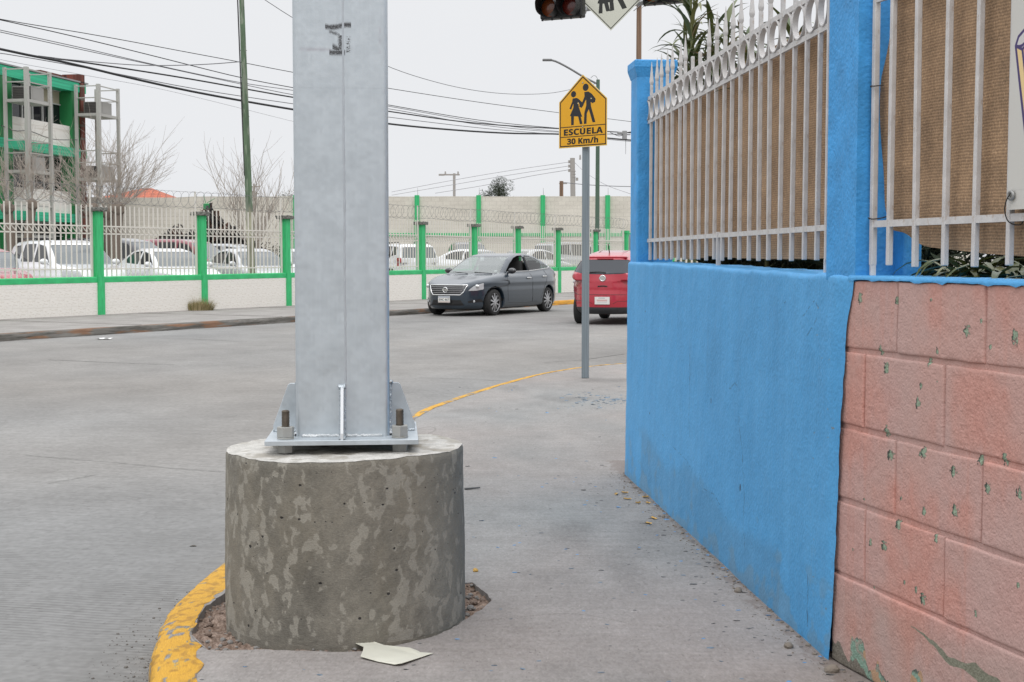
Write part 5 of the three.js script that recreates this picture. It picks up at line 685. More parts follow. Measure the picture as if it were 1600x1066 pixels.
// ---- the red hatchback, seen from behind
{
  const c = {
    L: 4.2, W: 1.695, H: 1.535, wr: 0.31, sill: 0.2, noseN: 4.4, noseM: 2.1, tailN: 3.6, tailM: 2.3, round: 0.16, crease: 0.78, beltY: 1.0, gw: 0.745, tumble: 0.46, gcurve: 0.022, gmid: 2.5, wheels: [0.85, 3.45],
    lower: [[0.12, 0.22], [0.0, 0.45], [0.05, 0.66], [0.3, 0.84], [0.95, 0.98], [1.4, 1.02], [3.0, 1.05], [3.9, 1.1], [4.1, 1.06], [4.15, 0.9], [4.155, 0.72], [4.19, 0.62], [4.2, 0.45], [4.16, 0.3], [4.05, 0.22], [0.4, 0.2]],
    upper: [[0.95, 0.9], [1.1, 1.02], [1.5, 1.28], [1.85, 1.45], [2.3, 1.53], [2.8, 1.53], [3.35, 1.485], [3.72, 1.42], [3.84, 1.37], [3.96, 1.22], [4.09, 1.06], [4.1, 0.9]], cornerR: 0.24,
    side: [[[1.5, 1.06], [1.9, 1.4], [2.4, 1.45], [2.42, 1.07]], [[2.5, 1.07], [2.5, 1.45], [3.1, 1.43], [3.35, 1.33], [3.35, 1.1]]], front: [[-0.66, 1.02], [0.66, 1.02], [0.53, 1.44], [-0.53, 1.44]], frontTo: 2.2,
    rear: [[-0.64, 1.09], [-0.4, 1.045], [0, 1.03], [0.4, 1.045], [0.64, 1.09], [0.6, 1.2], [0.54, 1.3], [0.46, 1.335], [-0.46, 1.335], [-0.54, 1.3], [-0.6, 1.2]], rearFrom: 3.4,
    head: [[[0.5, 0.62], [0.6, 0.8], [0.8, 0.86], [0.8, 0.66]]], tail: [[[0.56, 0.8], [0.57, 0.93], [0.63, 1.05], [0.9, 1.06], [0.9, 0.86], [0.74, 0.79]]], tailWrap: 0.35, tailDepth: 0.6, black: [[[[-1, 0.1], [1, 0.1], [1, 0.345], [0.6, 0.365], [-0.6, 0.365], [-1, 0.345]], -1]], mirror: [1.45, 1.08],
  };
  const B = buildCar(c, 0.03), H2 = c.L / 2, ang = Math.PI - 0.26, p = at(941, 440, 28.0), o = thing('hatchback', 'red hatchback seen from behind, half hidden by the blue wall', 'car', [p.x + Math.sin(ang) * (H2 - 0.02), ROAD_Y, p.z + Math.cos(ang) * (H2 - 0.02)], ang, { kind: 'thing' });
  const paint = carPaint(lin(0.4, 0.01, 0.028)); fitCar(o, B, paint, { spokes: 6, inset: 0.25, rearGlass: MP(lin(0.03, 0.034, 0.042), 0.08), darkName: 'lower_bumper' });
  const Zr = (x, y, d = 0.006) => V(x, y, B.frontZ(x, y, -1) - d);
  part(o, 'number_plate', rbox(0.31, 0.155, 0.012, 0.004, 0, 0.5, Zr(0, 0.5, 0.008).z), CM.plate); part(o, 'plate_print', gridGeo(1, 1, (u, v) => [0.146 - u * 0.292, 0.43 + v * 0.14, Zr(0, 0.5, 0.0155).z]), M('#ffffff', 0.5, { map: canvasTex(256, 128, (g) => { g.fillStyle = '#d8d6d2'; g.fillRect(0, 0, 256, 128); g.fillStyle = '#8f9499'; g.fillRect(60, 10, 120, 12); g.fillStyle = '#c9a8a4'; g.fillRect(30, 44, 190, 34); g.fillStyle = '#a8aaab'; g.fillRect(40, 98, 180, 8); }) }));
  const ez = Zr(0, 0.955, 0.016).z; part(o, 'emblem', mg([new THREE.TorusGeometry(0.055, 0.013, 10, 28).translate(0, 0.955, ez), box(0.145, 0.026, 0.016, 0, 0.955, ez - 0.004), new THREE.CylinderGeometry(0.055, 0.055, 0.01, 24).rotateX(Math.PI / 2).translate(0, 0.955, ez + 0.008)]), CM.chrome);
  part(o, 'tailgate_handle', (() => { const pts = []; for (let k = 0; k <= 10; k++) pts.push(Zr(lerp(-0.1, 0.1, k / 10), 0.79 + 0.008 * Math.sin(k / 10 * Math.PI), 0.004)); return line3(pts, 0.014); })(), CM.black);
  part(o, 'badge', rbox(0.17, 0.022, 0.006, 0.002, 0.36, 0.845, Zr(0.36, 0.845, 0.006).z), CM.chrome);
  for (const q of [[[-0.84, 0.69], [-0.64, 0.64], [-0.55, 0.62], [0.55, 0.62], [0.64, 0.64], [0.84, 0.69]], [[-0.62, 0.78], [-0.62, 0.66]], [[0.62, 0.78], [0.62, 0.66]], [[-0.83, 0.5], [-0.3, 0.485], [-0.2, 0.43]], [[0.83, 0.5], [0.3, 0.485], [0.2, 0.43]]]) { const pts = []; for (let i = 0; i + 1 < q.length; i++) for (let k = 0; k < 8; k++) pts.push(Zr(lerp(q[i][0], q[i + 1][0], k / 8), lerp(q[i][1], q[i + 1][1], k / 8), -0.001)); part(o, 'shut_line', line3(pts, 0.006), CM.black); }
  part(o, 'wiper', line3([Zr(0.06, 1.07, 0.03), Zr(-0.1, 1.085, 0.02), Zr(-0.3, 1.075, 0.02), Zr(-0.42, 1.065, 0.02)].map((v) => { v.x = -v.x; return v; }), 0.011), CM.black);
  part(o, 'spoiler', rbox(0.9, 0.035, 0.2, 0.016, 0, 1.385, Zr(0, 1.36, -0.1).z), paint); part(o, 'brake_light', rbox(0.34, 0.014, 0.02, 0.004, 0, 1.352, Zr(0, 1.352, 0.012).z), CM.red);
  part(o, 'aerial', rod(V(0, 1.46, -1.3), V(0, 1.66, -1.45), 0.012, 0.009, 6), CM.black);
  for (const sd of [1, -1]) { const q = Zr(sd * 0.75, 0.87, -0.005); part(o, 'reversing_lamp', new THREE.SphereGeometry(0.045, 12, 8).scale(1, 0.8, 0.5).translate(q.x, q.y, q.z), CM.lamp); }
}
// ---- cars behind the far fence
{
  const base = { noseN: 4.6, noseM: 2.2, tailN: 5, tailM: 2.5, round: 0.14, crease: 0.8, gcurve: 0.02, black: [], tailWrap: 0.3, tailDepth: 0.45 };
  const suv = { ...base, L: 4.34, W: 1.82, H: 1.66, wr: 0.34, sill: 0.3, beltY: 1.08, gw: 0.8, tumble: 0.28, gmid: 2.6, wheels: [0.85, 3.5], lower: [[0.12, 0.3], [0, 0.5], [0.04, 0.78], [0.25, 0.97], [0.95, 1.06], [1.3, 1.1], [3.5, 1.12], [4.2, 1.13], [4.32, 1.0], [4.34, 0.6], [4.25, 0.35], [0.4, 0.26]], upper: [[0.95, 0.95], [1.12, 1.07], [1.5, 1.35], [1.85, 1.57], [2.3, 1.655], [3.2, 1.66], [3.8, 1.63], [4.05, 1.55], [4.25, 1.1], [4.25, 0.95]], side: [[[1.5, 1.12], [1.9, 1.5], [2.35, 1.565], [2.38, 1.13]], [[2.46, 1.13], [2.46, 1.57], [3.15, 1.56], [3.2, 1.14]], [[3.3, 1.2], [3.3, 1.55], [3.7, 1.52], [3.75, 1.25]]], front: [[-0.72, 1.07], [0.72, 1.07], [0.6, 1.54], [-0.6, 1.54]], frontTo: 2.3, rear: [[-0.66, 1.13], [0.66, 1.13], [0.58, 1.52], [-0.58, 1.52]], rearFrom: 3.7, head: [[[0.5, 0.74], [0.55, 0.92], [0.85, 0.95], [0.85, 0.76]]], tail: [[[0.7, 0.82], [0.7, 1.14], [0.95, 1.14], [0.95, 0.82]]], mirror: [1.5, 1.14] };
  const sed = { ...base, L: 4.5, W: 1.75, H: 1.47, wr: 0.31, sill: 0.22, beltY: 0.98, gw: 0.77, tumble: 0.42, gmid: 2.6, wheels: [0.85, 3.5], lower: [[0.12, 0.2], [0, 0.45], [0.04, 0.64], [0.4, 0.84], [1.2, 0.98], [2.6, 1.0], [3.8, 1.06], [4.4, 1.05], [4.5, 0.8], [4.45, 0.3], [4.2, 0.2], [0.4, 0.18]], upper: [[1.05, 0.88], [1.2, 0.97], [1.6, 1.22], [1.95, 1.39], [2.4, 1.465], [2.9, 1.465], [3.3, 1.4], [3.8, 1.18], [4.05, 1.06], [4.05, 0.9]], side: [[[1.55, 1.02], [1.95, 1.31], [2.4, 1.39], [2.42, 1.04]], [[2.5, 1.04], [2.5, 1.4], [3.05, 1.36], [3.4, 1.2], [3.4, 1.08]]], front: [[-0.68, 0.98], [0.68, 0.98], [0.55, 1.375], [-0.55, 1.375]], frontTo: 2.4, rear: [[-0.62, 1.08], [0.62, 1.08], [0.5, 1.37], [-0.5, 1.37]], rearFrom: 3.05, head: [[[0.5, 0.6], [0.55, 0.76], [0.84, 0.8], [0.84, 0.64]]], tail: [[[0.55, 0.8], [0.6, 1.0], [0.9, 1.02], [0.9, 0.84]]], mirror: [1.55, 1.04] };
  const cab = { ...suv, H: 1.8, L: 4.7, lower: [[0.12, 0.3], [0, 0.5], [0.04, 0.8], [0.3, 1.0], [1.0, 1.1], [1.4, 1.13], [3.5, 1.14], [4.6, 1.15], [4.68, 1.0], [4.7, 0.6], [4.6, 0.35], [0.4, 0.26]], upper: [[1.0, 0.95], [1.2, 1.1], [1.65, 1.45], [2.0, 1.7], [2.5, 1.79], [3.5, 1.8], [4.2, 1.77], [4.45, 1.66], [4.62, 1.12], [4.6, 0.95]], side: [[[1.65, 1.16], [2.05, 1.6], [2.45, 1.68], [2.5, 1.17]], [[2.58, 1.17], [2.58, 1.69], [3.3, 1.69], [3.32, 1.18]], [[3.4, 1.2], [3.4, 1.68], [4.1, 1.62], [4.2, 1.25]]], rear: [[-0.68, 1.15], [0.68, 1.15], [0.58, 1.62], [-0.58, 1.62]], rearFrom: 4.1, front: [[-0.72, 1.1], [0.72, 1.1], [0.6, 1.66], [-0.6, 1.66]], frontTo: 2.5, mirror: [1.6, 1.18] };
  const protos = { suv: buildCar(suv, 0.05), sed: buildCar(sed, 0.05), cab: buildCar(cab, 0.05) };
  const colours = { white: carPaint(lin(0.72, 0.73, 0.74)), silver: carPaint(lin(0.5, 0.51, 0.52), { metalness: 0.3 }), grey: carPaint(lin(0.09, 0.092, 0.1), { metalness: 0.4 }), maroon: carPaint(lin(0.2, 0.018, 0.035)), red: carPaint(lin(0.3, 0.02, 0.03)), pale: carPaint(lin(0.35, 0.36, 0.37), { metalness: 0.3 }) };
  const made = {};
  const park = (name, kind, colour, label, px, depth, ang, rails) => {
    const p = at(px, 400, depth); let o; const key = kind + (rails ? 'r' : '');
    if (!made[key]) { o = thing(name, label, 'car', [0, 0, 0], 0, { kind: 'thing' }); const B = protos[kind], c = B.c; fitCar(o, B, colours[colour]); if (rails) for (const sd of [1, -1]) { const x = sd * 0.56, y = c.H + 0.025; part(o, 'roof_rail', mg([tube([V(x, y - 0.08, 0.3), V(x, y, 0.15), V(x, y + 0.01, -0.6), V(x, y - 0.005, -1.4), V(x, y - 0.09, -1.6)], 0.017, 6), rod(V(x, y - 0.08, -0.4), V(x, y, -0.4), 0.02, 0.02, 6)]), CM.trim); } made[key] = o; o.userData.paint = colour; }
    else { const src = made[key]; o = src.clone(); o.name = numbered(name); o.userData = { label, category: 'car', kind: 'thing' }; scene.add(o); const sp = colours[src.userData.paint ?? colour]; o.traverse((m) => { if (m.isMesh && (m.name === 'body' || m.name === 'mirror')) m.material = colours[colour]; m.name = m === o ? o.name : m.name; }); }
    o.position.set(p.x, lotY(p.z), p.z); o.rotation.y = ang; return o;
  };
  park('parked_car', 'suv', 'white', 'white car with roof rails facing the fence, left of the first green pillar', 107, 33.4, 0.72, true);
  park('parked_car', 'sed', 'red', 'red car cut off by the left edge of the picture', -24, 34, 0.8);
  park('parked_car', 'sed', 'white', 'white sedan with door mirrors between the first and second green pillars', 262, 37, 0.66);
  park('parked_car', 'sed', 'silver', 'silver sedan behind the leaning green post', 392, 38.8, 0.6);
  park('parked_car', 'cab', 'grey', 'dark grey people carrier side-on behind the two nearest white cars', 206, 43.5, 1.25);
  park('parked_car', 'cab', 'maroon', 'maroon car with pale roof line in front of the scrap heap', 300, 47, 1.2);
  park('parked_car', 'suv', 'pale', 'white car behind the silver sedan and the leaning green post', 372, 50.5, 1.3);
  park('parked_car', 'sed', 'white', 'white car half hidden by the left edge of the steel column', 478, 44, 0.4);
  park('parked_car', 'suv', 'white', 'white car with roof rails seen from behind, red tail lights, right of the steel column', 626, 51.5, 3.56, true);
  park('parked_car', 'cab', 'grey', 'dark boxy car against the back wall behind the sedan roof', 733, 62, 0.2);
  park('parked_car', 'sed', 'white', 'white car just above the roof of the dark sedan', 748, 54, 0.9);
  park('parked_car', 'sed', 'silver', 'pale car with a large window behind the fence, right of the dark sedan roof', 836, 57, 2.5);
  park('parked_car', 'cab', 'pale', 'grey car behind the thin post of the yellow sign', 900, 64, 2.3);
  for (const o of Object.values(made)) delete o.userData.paint;
}
// ------------------------------------------------------------------ far fence: low block wall, green pillars, white bars, razor wire
const green = (() => { const t = tex(256, 256, (u, v, o) => { const n = fbmTile(u * 6, v * 6, 4, 6) - 0.5, g = vnoise(u * 128, v * 128, 128) - 0.5, k = 1 + n * 0.22 + g * 0.06; o[0] = 54 * k; o[1] = 180 * k; o[2] = 112 * k; }); return M('#ffffff', 0.6, { map: t }); })();
const offWhite = (() => { const t = tex(512, 512, (u, v, o) => { const n = fbmTile(u * 5, v * 5, 4, 5) - 0.5, g = vnoise(u * 200, v * 200, 200) - 0.5, d = sstep(0.6, 0.75, fbmTile(u * 9 + 0.3, v * 9, 4, 9)); const k = 228 + n * 11 + g * 6; o[0] = lerp(k + 2, 202, d * 0.5); o[1] = lerp(k - 2, 194, d * 0.5); o[2] = lerp(k - 9, 182, d * 0.5); }); return M('#ffffff', 0.85, { map: t, bumpMap: t, bumpScale: 0.0015 }); })();
{
  const fence = thing('perimeter_fence', 'white bar fence with green pillars on a low white block wall round the car park', 'fence', [0, 0, 0], 0, { kind: 'thing' }), fang = Math.atan2(fenceNor.x, fenceNor.z);
  const strip = (t) => 0.805 + 0.0042 * t, T = [-6.75, -3.36, 0.06, 3.44, 6.72, 10.05, 13.36, 16.54, 19.53, 22.6, 25.8, 28.7], r = rng(8);
  const pillarG = box(0.2, 1.55, 0.2, 0, 0.775, 0), lowG = box(0.19, 1, 0.05, 0, 0.5, 0), capG = [0, 1, 2].map((k) => { const g = new THREE.BoxGeometry(0.34, 0.085, 0.34, 8, 3, 8), P = g.attributes.position; for (let i = 0; i < P.count; i++) { const n = vnoise(P.getX(i) * 30 + k * 9, P.getZ(i) * 30 + P.getY(i) * 40) - 0.5; P.setXYZ(i, P.getX(i) * (1 + n * 0.2), P.getY(i) + n * 0.03, P.getZ(i) * (1 + n * 0.2)); } g.computeVertexNormals(); return g; });
  const capT = tex(128, 128, (u, v, o) => { const k = 105 + (fbmTile(u * 8, v * 8, 4, 8) - 0.5) * 130; o[0] = k; o[1] = k; o[2] = k - 6; }), capM = M('#ffffff', 0.95, { map: capT });
  T.forEach((t, i) => {
    const p = F3(t, 0, strip(t)), q = part(fence, 'pillar', pillarG, green); q.position.copy(p); q.rotation.y = fang; q.scale.y = (2.265 - strip(t)) / 1.55;
    const l = part(q, 'footing', lowG, green); l.position.set(0, -(strip(t) - FAR_Y) / q.scale.y, 0.1); l.scale.y = (strip(t) - FAR_Y) / q.scale.y;
    if (i < 11) { const c = part(q, 'cap', capG[i % 3], capM); c.position.set(0, 1.58, 0); c.scale.y = 1 / q.scale.y; c.rotation.y = i * 1.57; } else part(q, 'cap', box(0.26, 0.12, 0.26, 0, 1.58, 0), green);
  });
  // low wall: blocks one by one where they can be told apart, joined beyond
  const L0 = -9, L1 = 28.7, course = 0.2, blockG = [0, 1, 2].map((k) => rbox(0.396, 0.196, 0.05, 0.003, 0, 0, 0, 0, 1)), rest = [];
  part(fence, 'wall_core', gridGeo(1, 1, (u, v) => { const t = lerp(L0, L1, u), p = F3(t, 0.0868, lerp(-0.15, strip(t) - 0.01, v)); return [p.x, p.y, p.z, t, v]; }), offWhite); part(fence, 'wall_core', gridGeo(1, 1, (u, v) => { const t = lerp(L0, L1, u), p = F3(t, -0.09, lerp(-0.15, strip(t) - 0.01, v)); return [p.x, p.y, p.z, t, v]; }), offWhite);
  for (let row = 0; row < 4; row++) for (let k = 0; k * 0.4 + L0 < L1; k++) {
    const t = L0 + k * 0.4 + (row % 2 ? 0.2 : 0), y = FAR_Y + 0.1 + row * course + (row === 3 ? 0.0 : 0), p = F3(t, 0.0645 + (r() - 0.5) * 0.002, y);
    if (t > -1.8 && t < 15) { const b = part(fence, 'block', blockG[k % 3], offWhite); b.position.copy(p); b.rotation.y = fang; } else { const g = blockG[0].clone(); g.rotateY(fang); rest.push(g.translate(p.x, p.y, p.z)); }
  }
  part(fence, 'block', mg(rest), offWhite, { kind: 'stuff' });
  part(fence, 'coping', gridGeo(60, 8, (u, v) => { const t = lerp(L0, L1, u), q = [[0.094, -0.125], [0.096, -0.02], [0.092, 0], [0.05, 0.004], [-0.08, 0.004], [-0.1, 0], [-0.1, -0.125], [0.094, -0.125], [0.094, -0.125]][Math.round(v * 8)], p = F3(t, q[0], strip(t) + q[1] + 0.004); return [p.x, p.y, p.z, t, v]; }), green);
  const barG = uvBar(box(0.022, 1.62, 0.022, 0, 0.81, 0)), wht = M(lin(0.66, 0.63, 0.57), 0.55);
  for (let i = 0; i + 1 < T.length; i++) {
    const a = T[i] + 0.14, b = T[i + 1] - 0.14, n = Math.round((b - a) / 0.148);
    for (let k = 0; k <= n; k++) { const t = lerp(a, b, k / n), q = part(fence, 'bar', barG, wht); q.position.copy(F3(t, 0, strip(t) - 0.02)); q.rotation.set((r() - 0.5) * 0.01, fang, (r() - 0.5) * 0.012); q.scale.y = (2.385 - strip(t)) / 1.6; }
    const zig = []; for (let k = 0; k < n; k++) zig.push(bar(F3(lerp(a, b, k / n), 0.012, 1.915), F3(lerp(a, b, (k + 1) / n), 0.012, 1.77), 0.02, 0.012));
    part(fence, 'diagonal_lattice', mg(zig), wht); for (const y of [1.925, 1.76, 0.98]) part(fence, 'rail', bar(F3(a, 0, y), F3(b, 0, y), 0.02, 0.03), wht);
    part(fence, 'wire_post', bar(F3(T[i + 1] - 0.17, 0, strip(T[i])), F3(T[i + 1] - 0.18, 0, 2.82), 0.03, 0.03), wht);
  }
  // razor wire coil and its straining wires
  const pts = [], N = 24; for (let k = 0, t = -7; t < 28.6; k++) { const a = k / N * Math.PI * 2, sagY = 2.62 + 0.02 * Math.sin(t * 1.9); t += (t < 9 ? 0.24 : 0.29) / N * (0.8 + 0.4 * vnoise(t * 3, 1)); pts.push(F3(t + Math.sin(a) * 0.03, Math.cos(a) * 0.19, sagY + Math.sin(a) * 0.2)); }
  class PolyCurve extends THREE.Curve { getPoint(u, o = V(0, 0, 0)) { const q = u * (pts.length - 1), i = Math.min(pts.length - 2, Math.floor(q)); return o.copy(pts[i]).lerp(pts[i + 1], q - i); } }
  const coil = new THREE.TubeGeometry(new PolyCurve(), pts.length, 0.0034, 4, false), rz = thing('razor_wire', 'coil of grey razor wire running along the top of the white bar fence', 'razor wire', [0, 0, 0], 0, { kind: 'thing' }), rm = M(lin(0.14, 0.14, 0.145), 0.55, { metalness: 0.3 });
  part(rz, 'coil', coil, rm); part(rz, 'straining_wire', mg([2.8, 2.44].map((y) => rod(F3(-7, 0, y), F3(28.7, 0, y), 0.003, 0.003, 5))), rm);
}
// dry tuft of grass by the second pillar
{
  const r = rng(44), p = onLevel(307, 485, FAR_Y), pos = [], col = []; for (let i = 0; i < 1500; i++) { const a = r() * 6.28, d = Math.sqrt(r()) * 0.36, l = 0.12 + r() * 0.24 * (1.3 - d * 2.2), le = 0.2 + r() * 0.9, x = Math.cos(a) * d * 1.15, z = Math.sin(a) * d * 0.6, tx = x + Math.cos(a) * l * le, tz = z + Math.sin(a) * l * le * 0.6, w = 0.006, c = Math.cos(a + 1.5) * w, s = Math.sin(a + 1.5) * w; pos.push(x - c, 0, z - s, x + c, 0, z + s, tx, l, tz); const k = r(), q = k < 0.4 ? [0.24, 0.23, 0.09] : k < 0.75 ? [0.4, 0.32, 0.17] : [0.5, 0.4, 0.24]; for (let j = 0; j < 3; j++) col.push(...q); }
  const g = tris(pos); g.setAttribute('color', new THREE.Float32BufferAttribute(col, 3)); const m = M('#ffffff', 0.9, { vertexColors: true }); const o = soleThing('grass_tuft', 'dry tuft of grass at the foot of the low white wall', 'grass tuft', g, m, { kind: 'thing' }); o.position.copy(p); o.position.z += 0.0;
}
// ------------------------------------------------------------------ back wall of the car park
{
  const Z = -72, o = thing('back_wall', 'long off-white block wall with green pilasters behind the car park', 'wall', [0, 0, Z], 0, { kind: 'thing' }), W0 = -34, W1 = 24, H = at(800, 307, 72).y;
  const wt = tex(1024, 512, (u, v, q) => { const x = u * 8, y = v * 4, n = fbmTile(u * 6, v * 6, 4, 6) - 0.5, row = Math.floor(y / 0.2), fy = y / 0.2 - row, fx = (x / 0.4 + (row % 2) * 0.5) % 1, j = fy < 0.09 || fx < 0.045 ? 1 : 0, b = vnoise(Math.floor(x / 0.4 + (row % 2) * 0.5) * 3.3, row * 5.1, 256) - 0.5, k = 210 + n * 24 + b * 8 - j * 16 + (vnoise(u * 300, v * 150, 256) - 0.5) * 14; q[0] = k + 2; q[1] = k - 4; q[2] = k - 16; });
  const wm = M('#ffffff', 0.9, { map: wt, bumpMap: wt, bumpScale: 0.01 });
  const g = gridGeo(60, 6, (u, v) => { const x = lerp(W0, W1, u), y = v * (H + 0.03 * (vnoise(x * 0.7, 3) - 0.5) + (x < -17 ? -0.05 : 0)); return [x, y, 0, x / 8, y / 4]; }); part(o, 'wall', g, wm); part(o, 'wall_top', gridGeo(60, 1, (u, v) => { const x = lerp(W0, W1, u); return [x, H - 0.004 + 0.03 * (vnoise(x * 0.7, 3) - 0.5) + (x < -17 ? -0.05 : 0), -v * 0.2, x / 8, v]; }), wm);
  for (const px of [463, 557, 652, 748, 848, 949, 1050]) { const x = at(px, 400, 72).x; part(o, 'pilaster', box(0.24, H + 0.06, 0.2, x, (H + 0.06) / 2, 0.06), green); part(o, 'spike', rod(V(x + 0.03, H, -0.05), V(x + 0.03, H + 0.45, -0.05), 0.012, 0.006, 4), M(lin(0.2, 0.2, 0.2), 0.8)); }
  part(o, 'band', box(at(1050, 400, 72).x - at(557, 400, 72).x, 0.17, 0.06, (at(557, 400, 72).x + at(1050, 400, 72).x) / 2, 2.47, 0.035), green);
  const rs = thing('metal_gate', 'grey slatted gate beside the last green pillar of the far fence', 'gate', F3(29, 0, 0), Math.atan2(fenceNor.x, fenceNor.z), { kind: 'thing' }), gm = M(lin(0.3, 0.31, 0.32), 0.5); for (let k = 0; k < 11; k++) part(rs, 'slat', box(3, 0.15, 0.03, 1.7, 0.12 + k * 0.19, 0), gm); part(rs, 'frame', mg([box(0.05, 2.2, 0.05, 0.2, 1.1, -0.03), box(0.05, 2.2, 0.05, 3.2, 1.1, -0.03)]), gm);
}
// ------------------------------------------------------------------ office building with air-conditioner scaffolds
{
  const o0 = V(-23.05, 0, -62), d = V(0.212, 0, -0.977), n = V(0.977, 0, 0.212), ang = Math.atan2(n.x, n.z);                // local: x along the front into the distance, z out of the front
  const o = thing('office_building', 'white and green three-storey office building with ribbon windows', 'building', [o0.x, 0, o0.z], ang, { kind: 'thing' });
  const bx = (s0, s1, y0, y1, z0, z1) => box(s1 - s0, y1 - y0, z1 - z0, (s0 + s1) / 2, (y0 + y1) / 2, (z0 + z1) / 2);
  const teal = (() => { const t = tex(256, 128, (u, v, q) => { const k = 1 + (fbmTile(u * 8, v * 8, 4, 8) - 0.5) * 0.3; q[0] = 52 * k; q[1] = 178 * k; q[2] = 136 * k; }); return M('#ffffff', 0.65, { map: t }); })(), pier = M(lin(0.018, 0.2, 0.06), 0.6), dark = MP(lin(0.012, 0.013, 0.016), 0.06), frameM = M(lin(0.5, 0.5, 0.48), 0.5), brickM = (() => { const t = tex(256, 256, (u, v, q) => { const row = Math.floor(v * 16), fy = v * 16 - row, fx = (u * 6 + (row % 2) * 0.5) % 1, j = fy < 0.16 || fx < 0.06, k = 1 + (vnoise(Math.floor(u * 6 + (row % 2) * 0.5) * 7, row * 3) - 0.5) * 0.5; q[0] = j ? 104 : 104 * k; q[1] = j ? 92 : 56 * k; q[2] = j ? 84 : 46 * k; }); return M('#ffffff', 0.9, { map: t }); })();
  const S0 = -14, S1 = 7.35;
  part(o, 'body', bx(S0, S1, 0, 10.0, -9, -0.75), M(lin(0.1, 0.1, 0.1), 0.9));
  for (const [y, hh] of [[9.9, 0.46], [6.66, 0.44], [3.42, 0.42]]) part(o, 'band', bx(S0, S1 + 0.25, y - hh, y, -0.7, 0.14), teal);
  part(o, 'roof', bx(S0, S1 + 0.4, 9.92, 9.99, -9.2, 0.2), M(lin(0.3, 0.3, 0.3), 0.9));
  for (const [y0, y1] of [[6.66, 7.72], [3.42, 4.5], [0, 0.9]]) part(o, 'wall', bx(S0, S1 - 0.45, y0, y1, -0.6, -0.02), offWhite);
  for (const [s0, s1] of [[0.12, 1.05], [6.25, 6.95], [-5.5, -4.5], [-11, -10]]) part(o, 'pier', bx(s0, s1, 0, 9.45, -0.55, 0.12), pier);
  part(o, 'brick_pilaster', bx(6.98, 7.38, 0, 10.35, -0.8, 0.2), brickM); part(o, 'brick_parapet', bx(5.2, 7.38, 9.99, 10.35, -1.3, -0.9), brickM);
  for (const [y0, y1] of [[7.72, 9.44], [4.5, 6.2], [0.9, 3.0]]) for (let s = -13; s < 6.1; s += 0.88) { if (s > -0.1 && s < 1.0) continue; const s1 = Math.min(s + 0.88, 6.25), w = part(o, 'window', mg([bx(s, s + 0.05, y0, y1, -0.6, -0.47), bx(s + 0.05, s1, y0, y0 + 0.05, -0.6, -0.48), bx(s + 0.05, s1, y1 - 0.7, y1 - 0.65, -0.6, -0.48), bx(s + 0.05, s1, y1 - 0.05, y1, -0.6, -0.48)]), frameM); part(w, 'pane', mg([bx(s + 0.05, s1, y0 + 0.05, y1 - 0.7, -0.58, -0.55)]), dark); part(w, 'pane', bx(s + 0.05, s1, y1 - 0.65, y1 - 0.05, -0.58, -0.55), s > 4.2 && y0 > 7 ? M(lin(0.42, 0.36, 0.27), 0.9) : dark); }
  const cage = M(lin(0.44, 0.43, 0.4), 0.6), acM = M(lin(0.34, 0.33, 0.31), 0.7), louM = M(lin(0.075, 0.068, 0.065), 0.8);
  const tower = (label, s0, len, z0, z1, acs) => {
    const c = thing('scaffold', label, 'steel frame', [o0.x, 0, o0.z], ang, { kind: 'thing' }), P = (s, y, z) => V(s, y, z), pb = (a, b, w) => bar(a, b, w, w);
    for (const [s, z, w] of [[s0, z0, 0.13], [s0, z1, 0.17], [s0 + len, z1, 0.14], [s0 + len, z0, 0.12]]) part(c, 'post', pb(P(s, 0, z), P(s, 9.75, z), w), cage);
    for (const y of [8.35, 5.2]) { part(c, 'platform', bx(s0, s0 + len, y - 0.13, y, z0, z1), cage); for (const h of [y + 0.75, y + 1.32]) part(c, 'rail', mg([pb(P(s0, h, z0), P(s0, h, z1), 0.05), pb(P(s0, h, z1), P(s0 + len, h, z1), 0.05), pb(P(s0 + len, h, z0), P(s0 + len, h, z1), 0.05)]), cage); }
    for (const y of [2.2, 3.6]) part(c, 'rail', mg([pb(P(s0, y, z0), P(s0, y, z1), 0.07), pb(P(s0, y, z1), P(s0 + len, y, z1), 0.07)]), cage);
    acs.forEach(([y, l2]) => { const p = P(s0 + len * 0.52, y, (z0 + z1) / 2), a = thing('air_conditioner', l2, 'air conditioner', o.localToWorld(p.clone()), ang, { kind: 'thing' }); part(a, 'casing', rbox(1.05, 0.62, 0.95, 0.02, 0, 0.31, 0), acM); for (let k = 0; k < 7; k++) part(a, 'louvre', box(0.02, 0.055, 0.86, -0.535, 0.08 + k * 0.078, 0, 0, 0, -0.3), louM); part(a, 'grille_panel', box(0.012, 0.57, 0.88, -0.527, 0.31, 0), louM); part(a, 'side_panel', box(0.3, 0.5, 0.012, -0.25, 0.31, 0.478), acM); });
  };
  o.updateMatrixWorld(true);
  tower('nearer grey steel scaffold carrying air conditioners in front of the office building', 0.15, 1.92, 0.35, 1.42, [[8.35, 'air conditioner on the upper platform of the nearer steel scaffold'], [5.2, 'air conditioner on the lower platform of the nearer steel scaffold']]);
  tower('farther grey steel scaffold at the brick corner of the office building', 6.35, 1.95, 0.3, 1.5, [[8.35, 'air conditioner on the upper platform of the scaffold at the brick corner'], [5.2, 'air conditioner on the lower platform of the scaffold at the brick corner']]);
  const cb = [[-0.2, 7.15], [0.8, 7.0], [2, 7.1], [4, 6.9], [6.3, 7.05]].map((q) => o.localToWorld(V(q[0], q[1], 0.35))); soleThing('cable', 'loose grey cable slung across the front of the office building', 'cable', tube(cb, 0.02, 5), M(lin(0.1, 0.1, 0.1), 0.8));
}
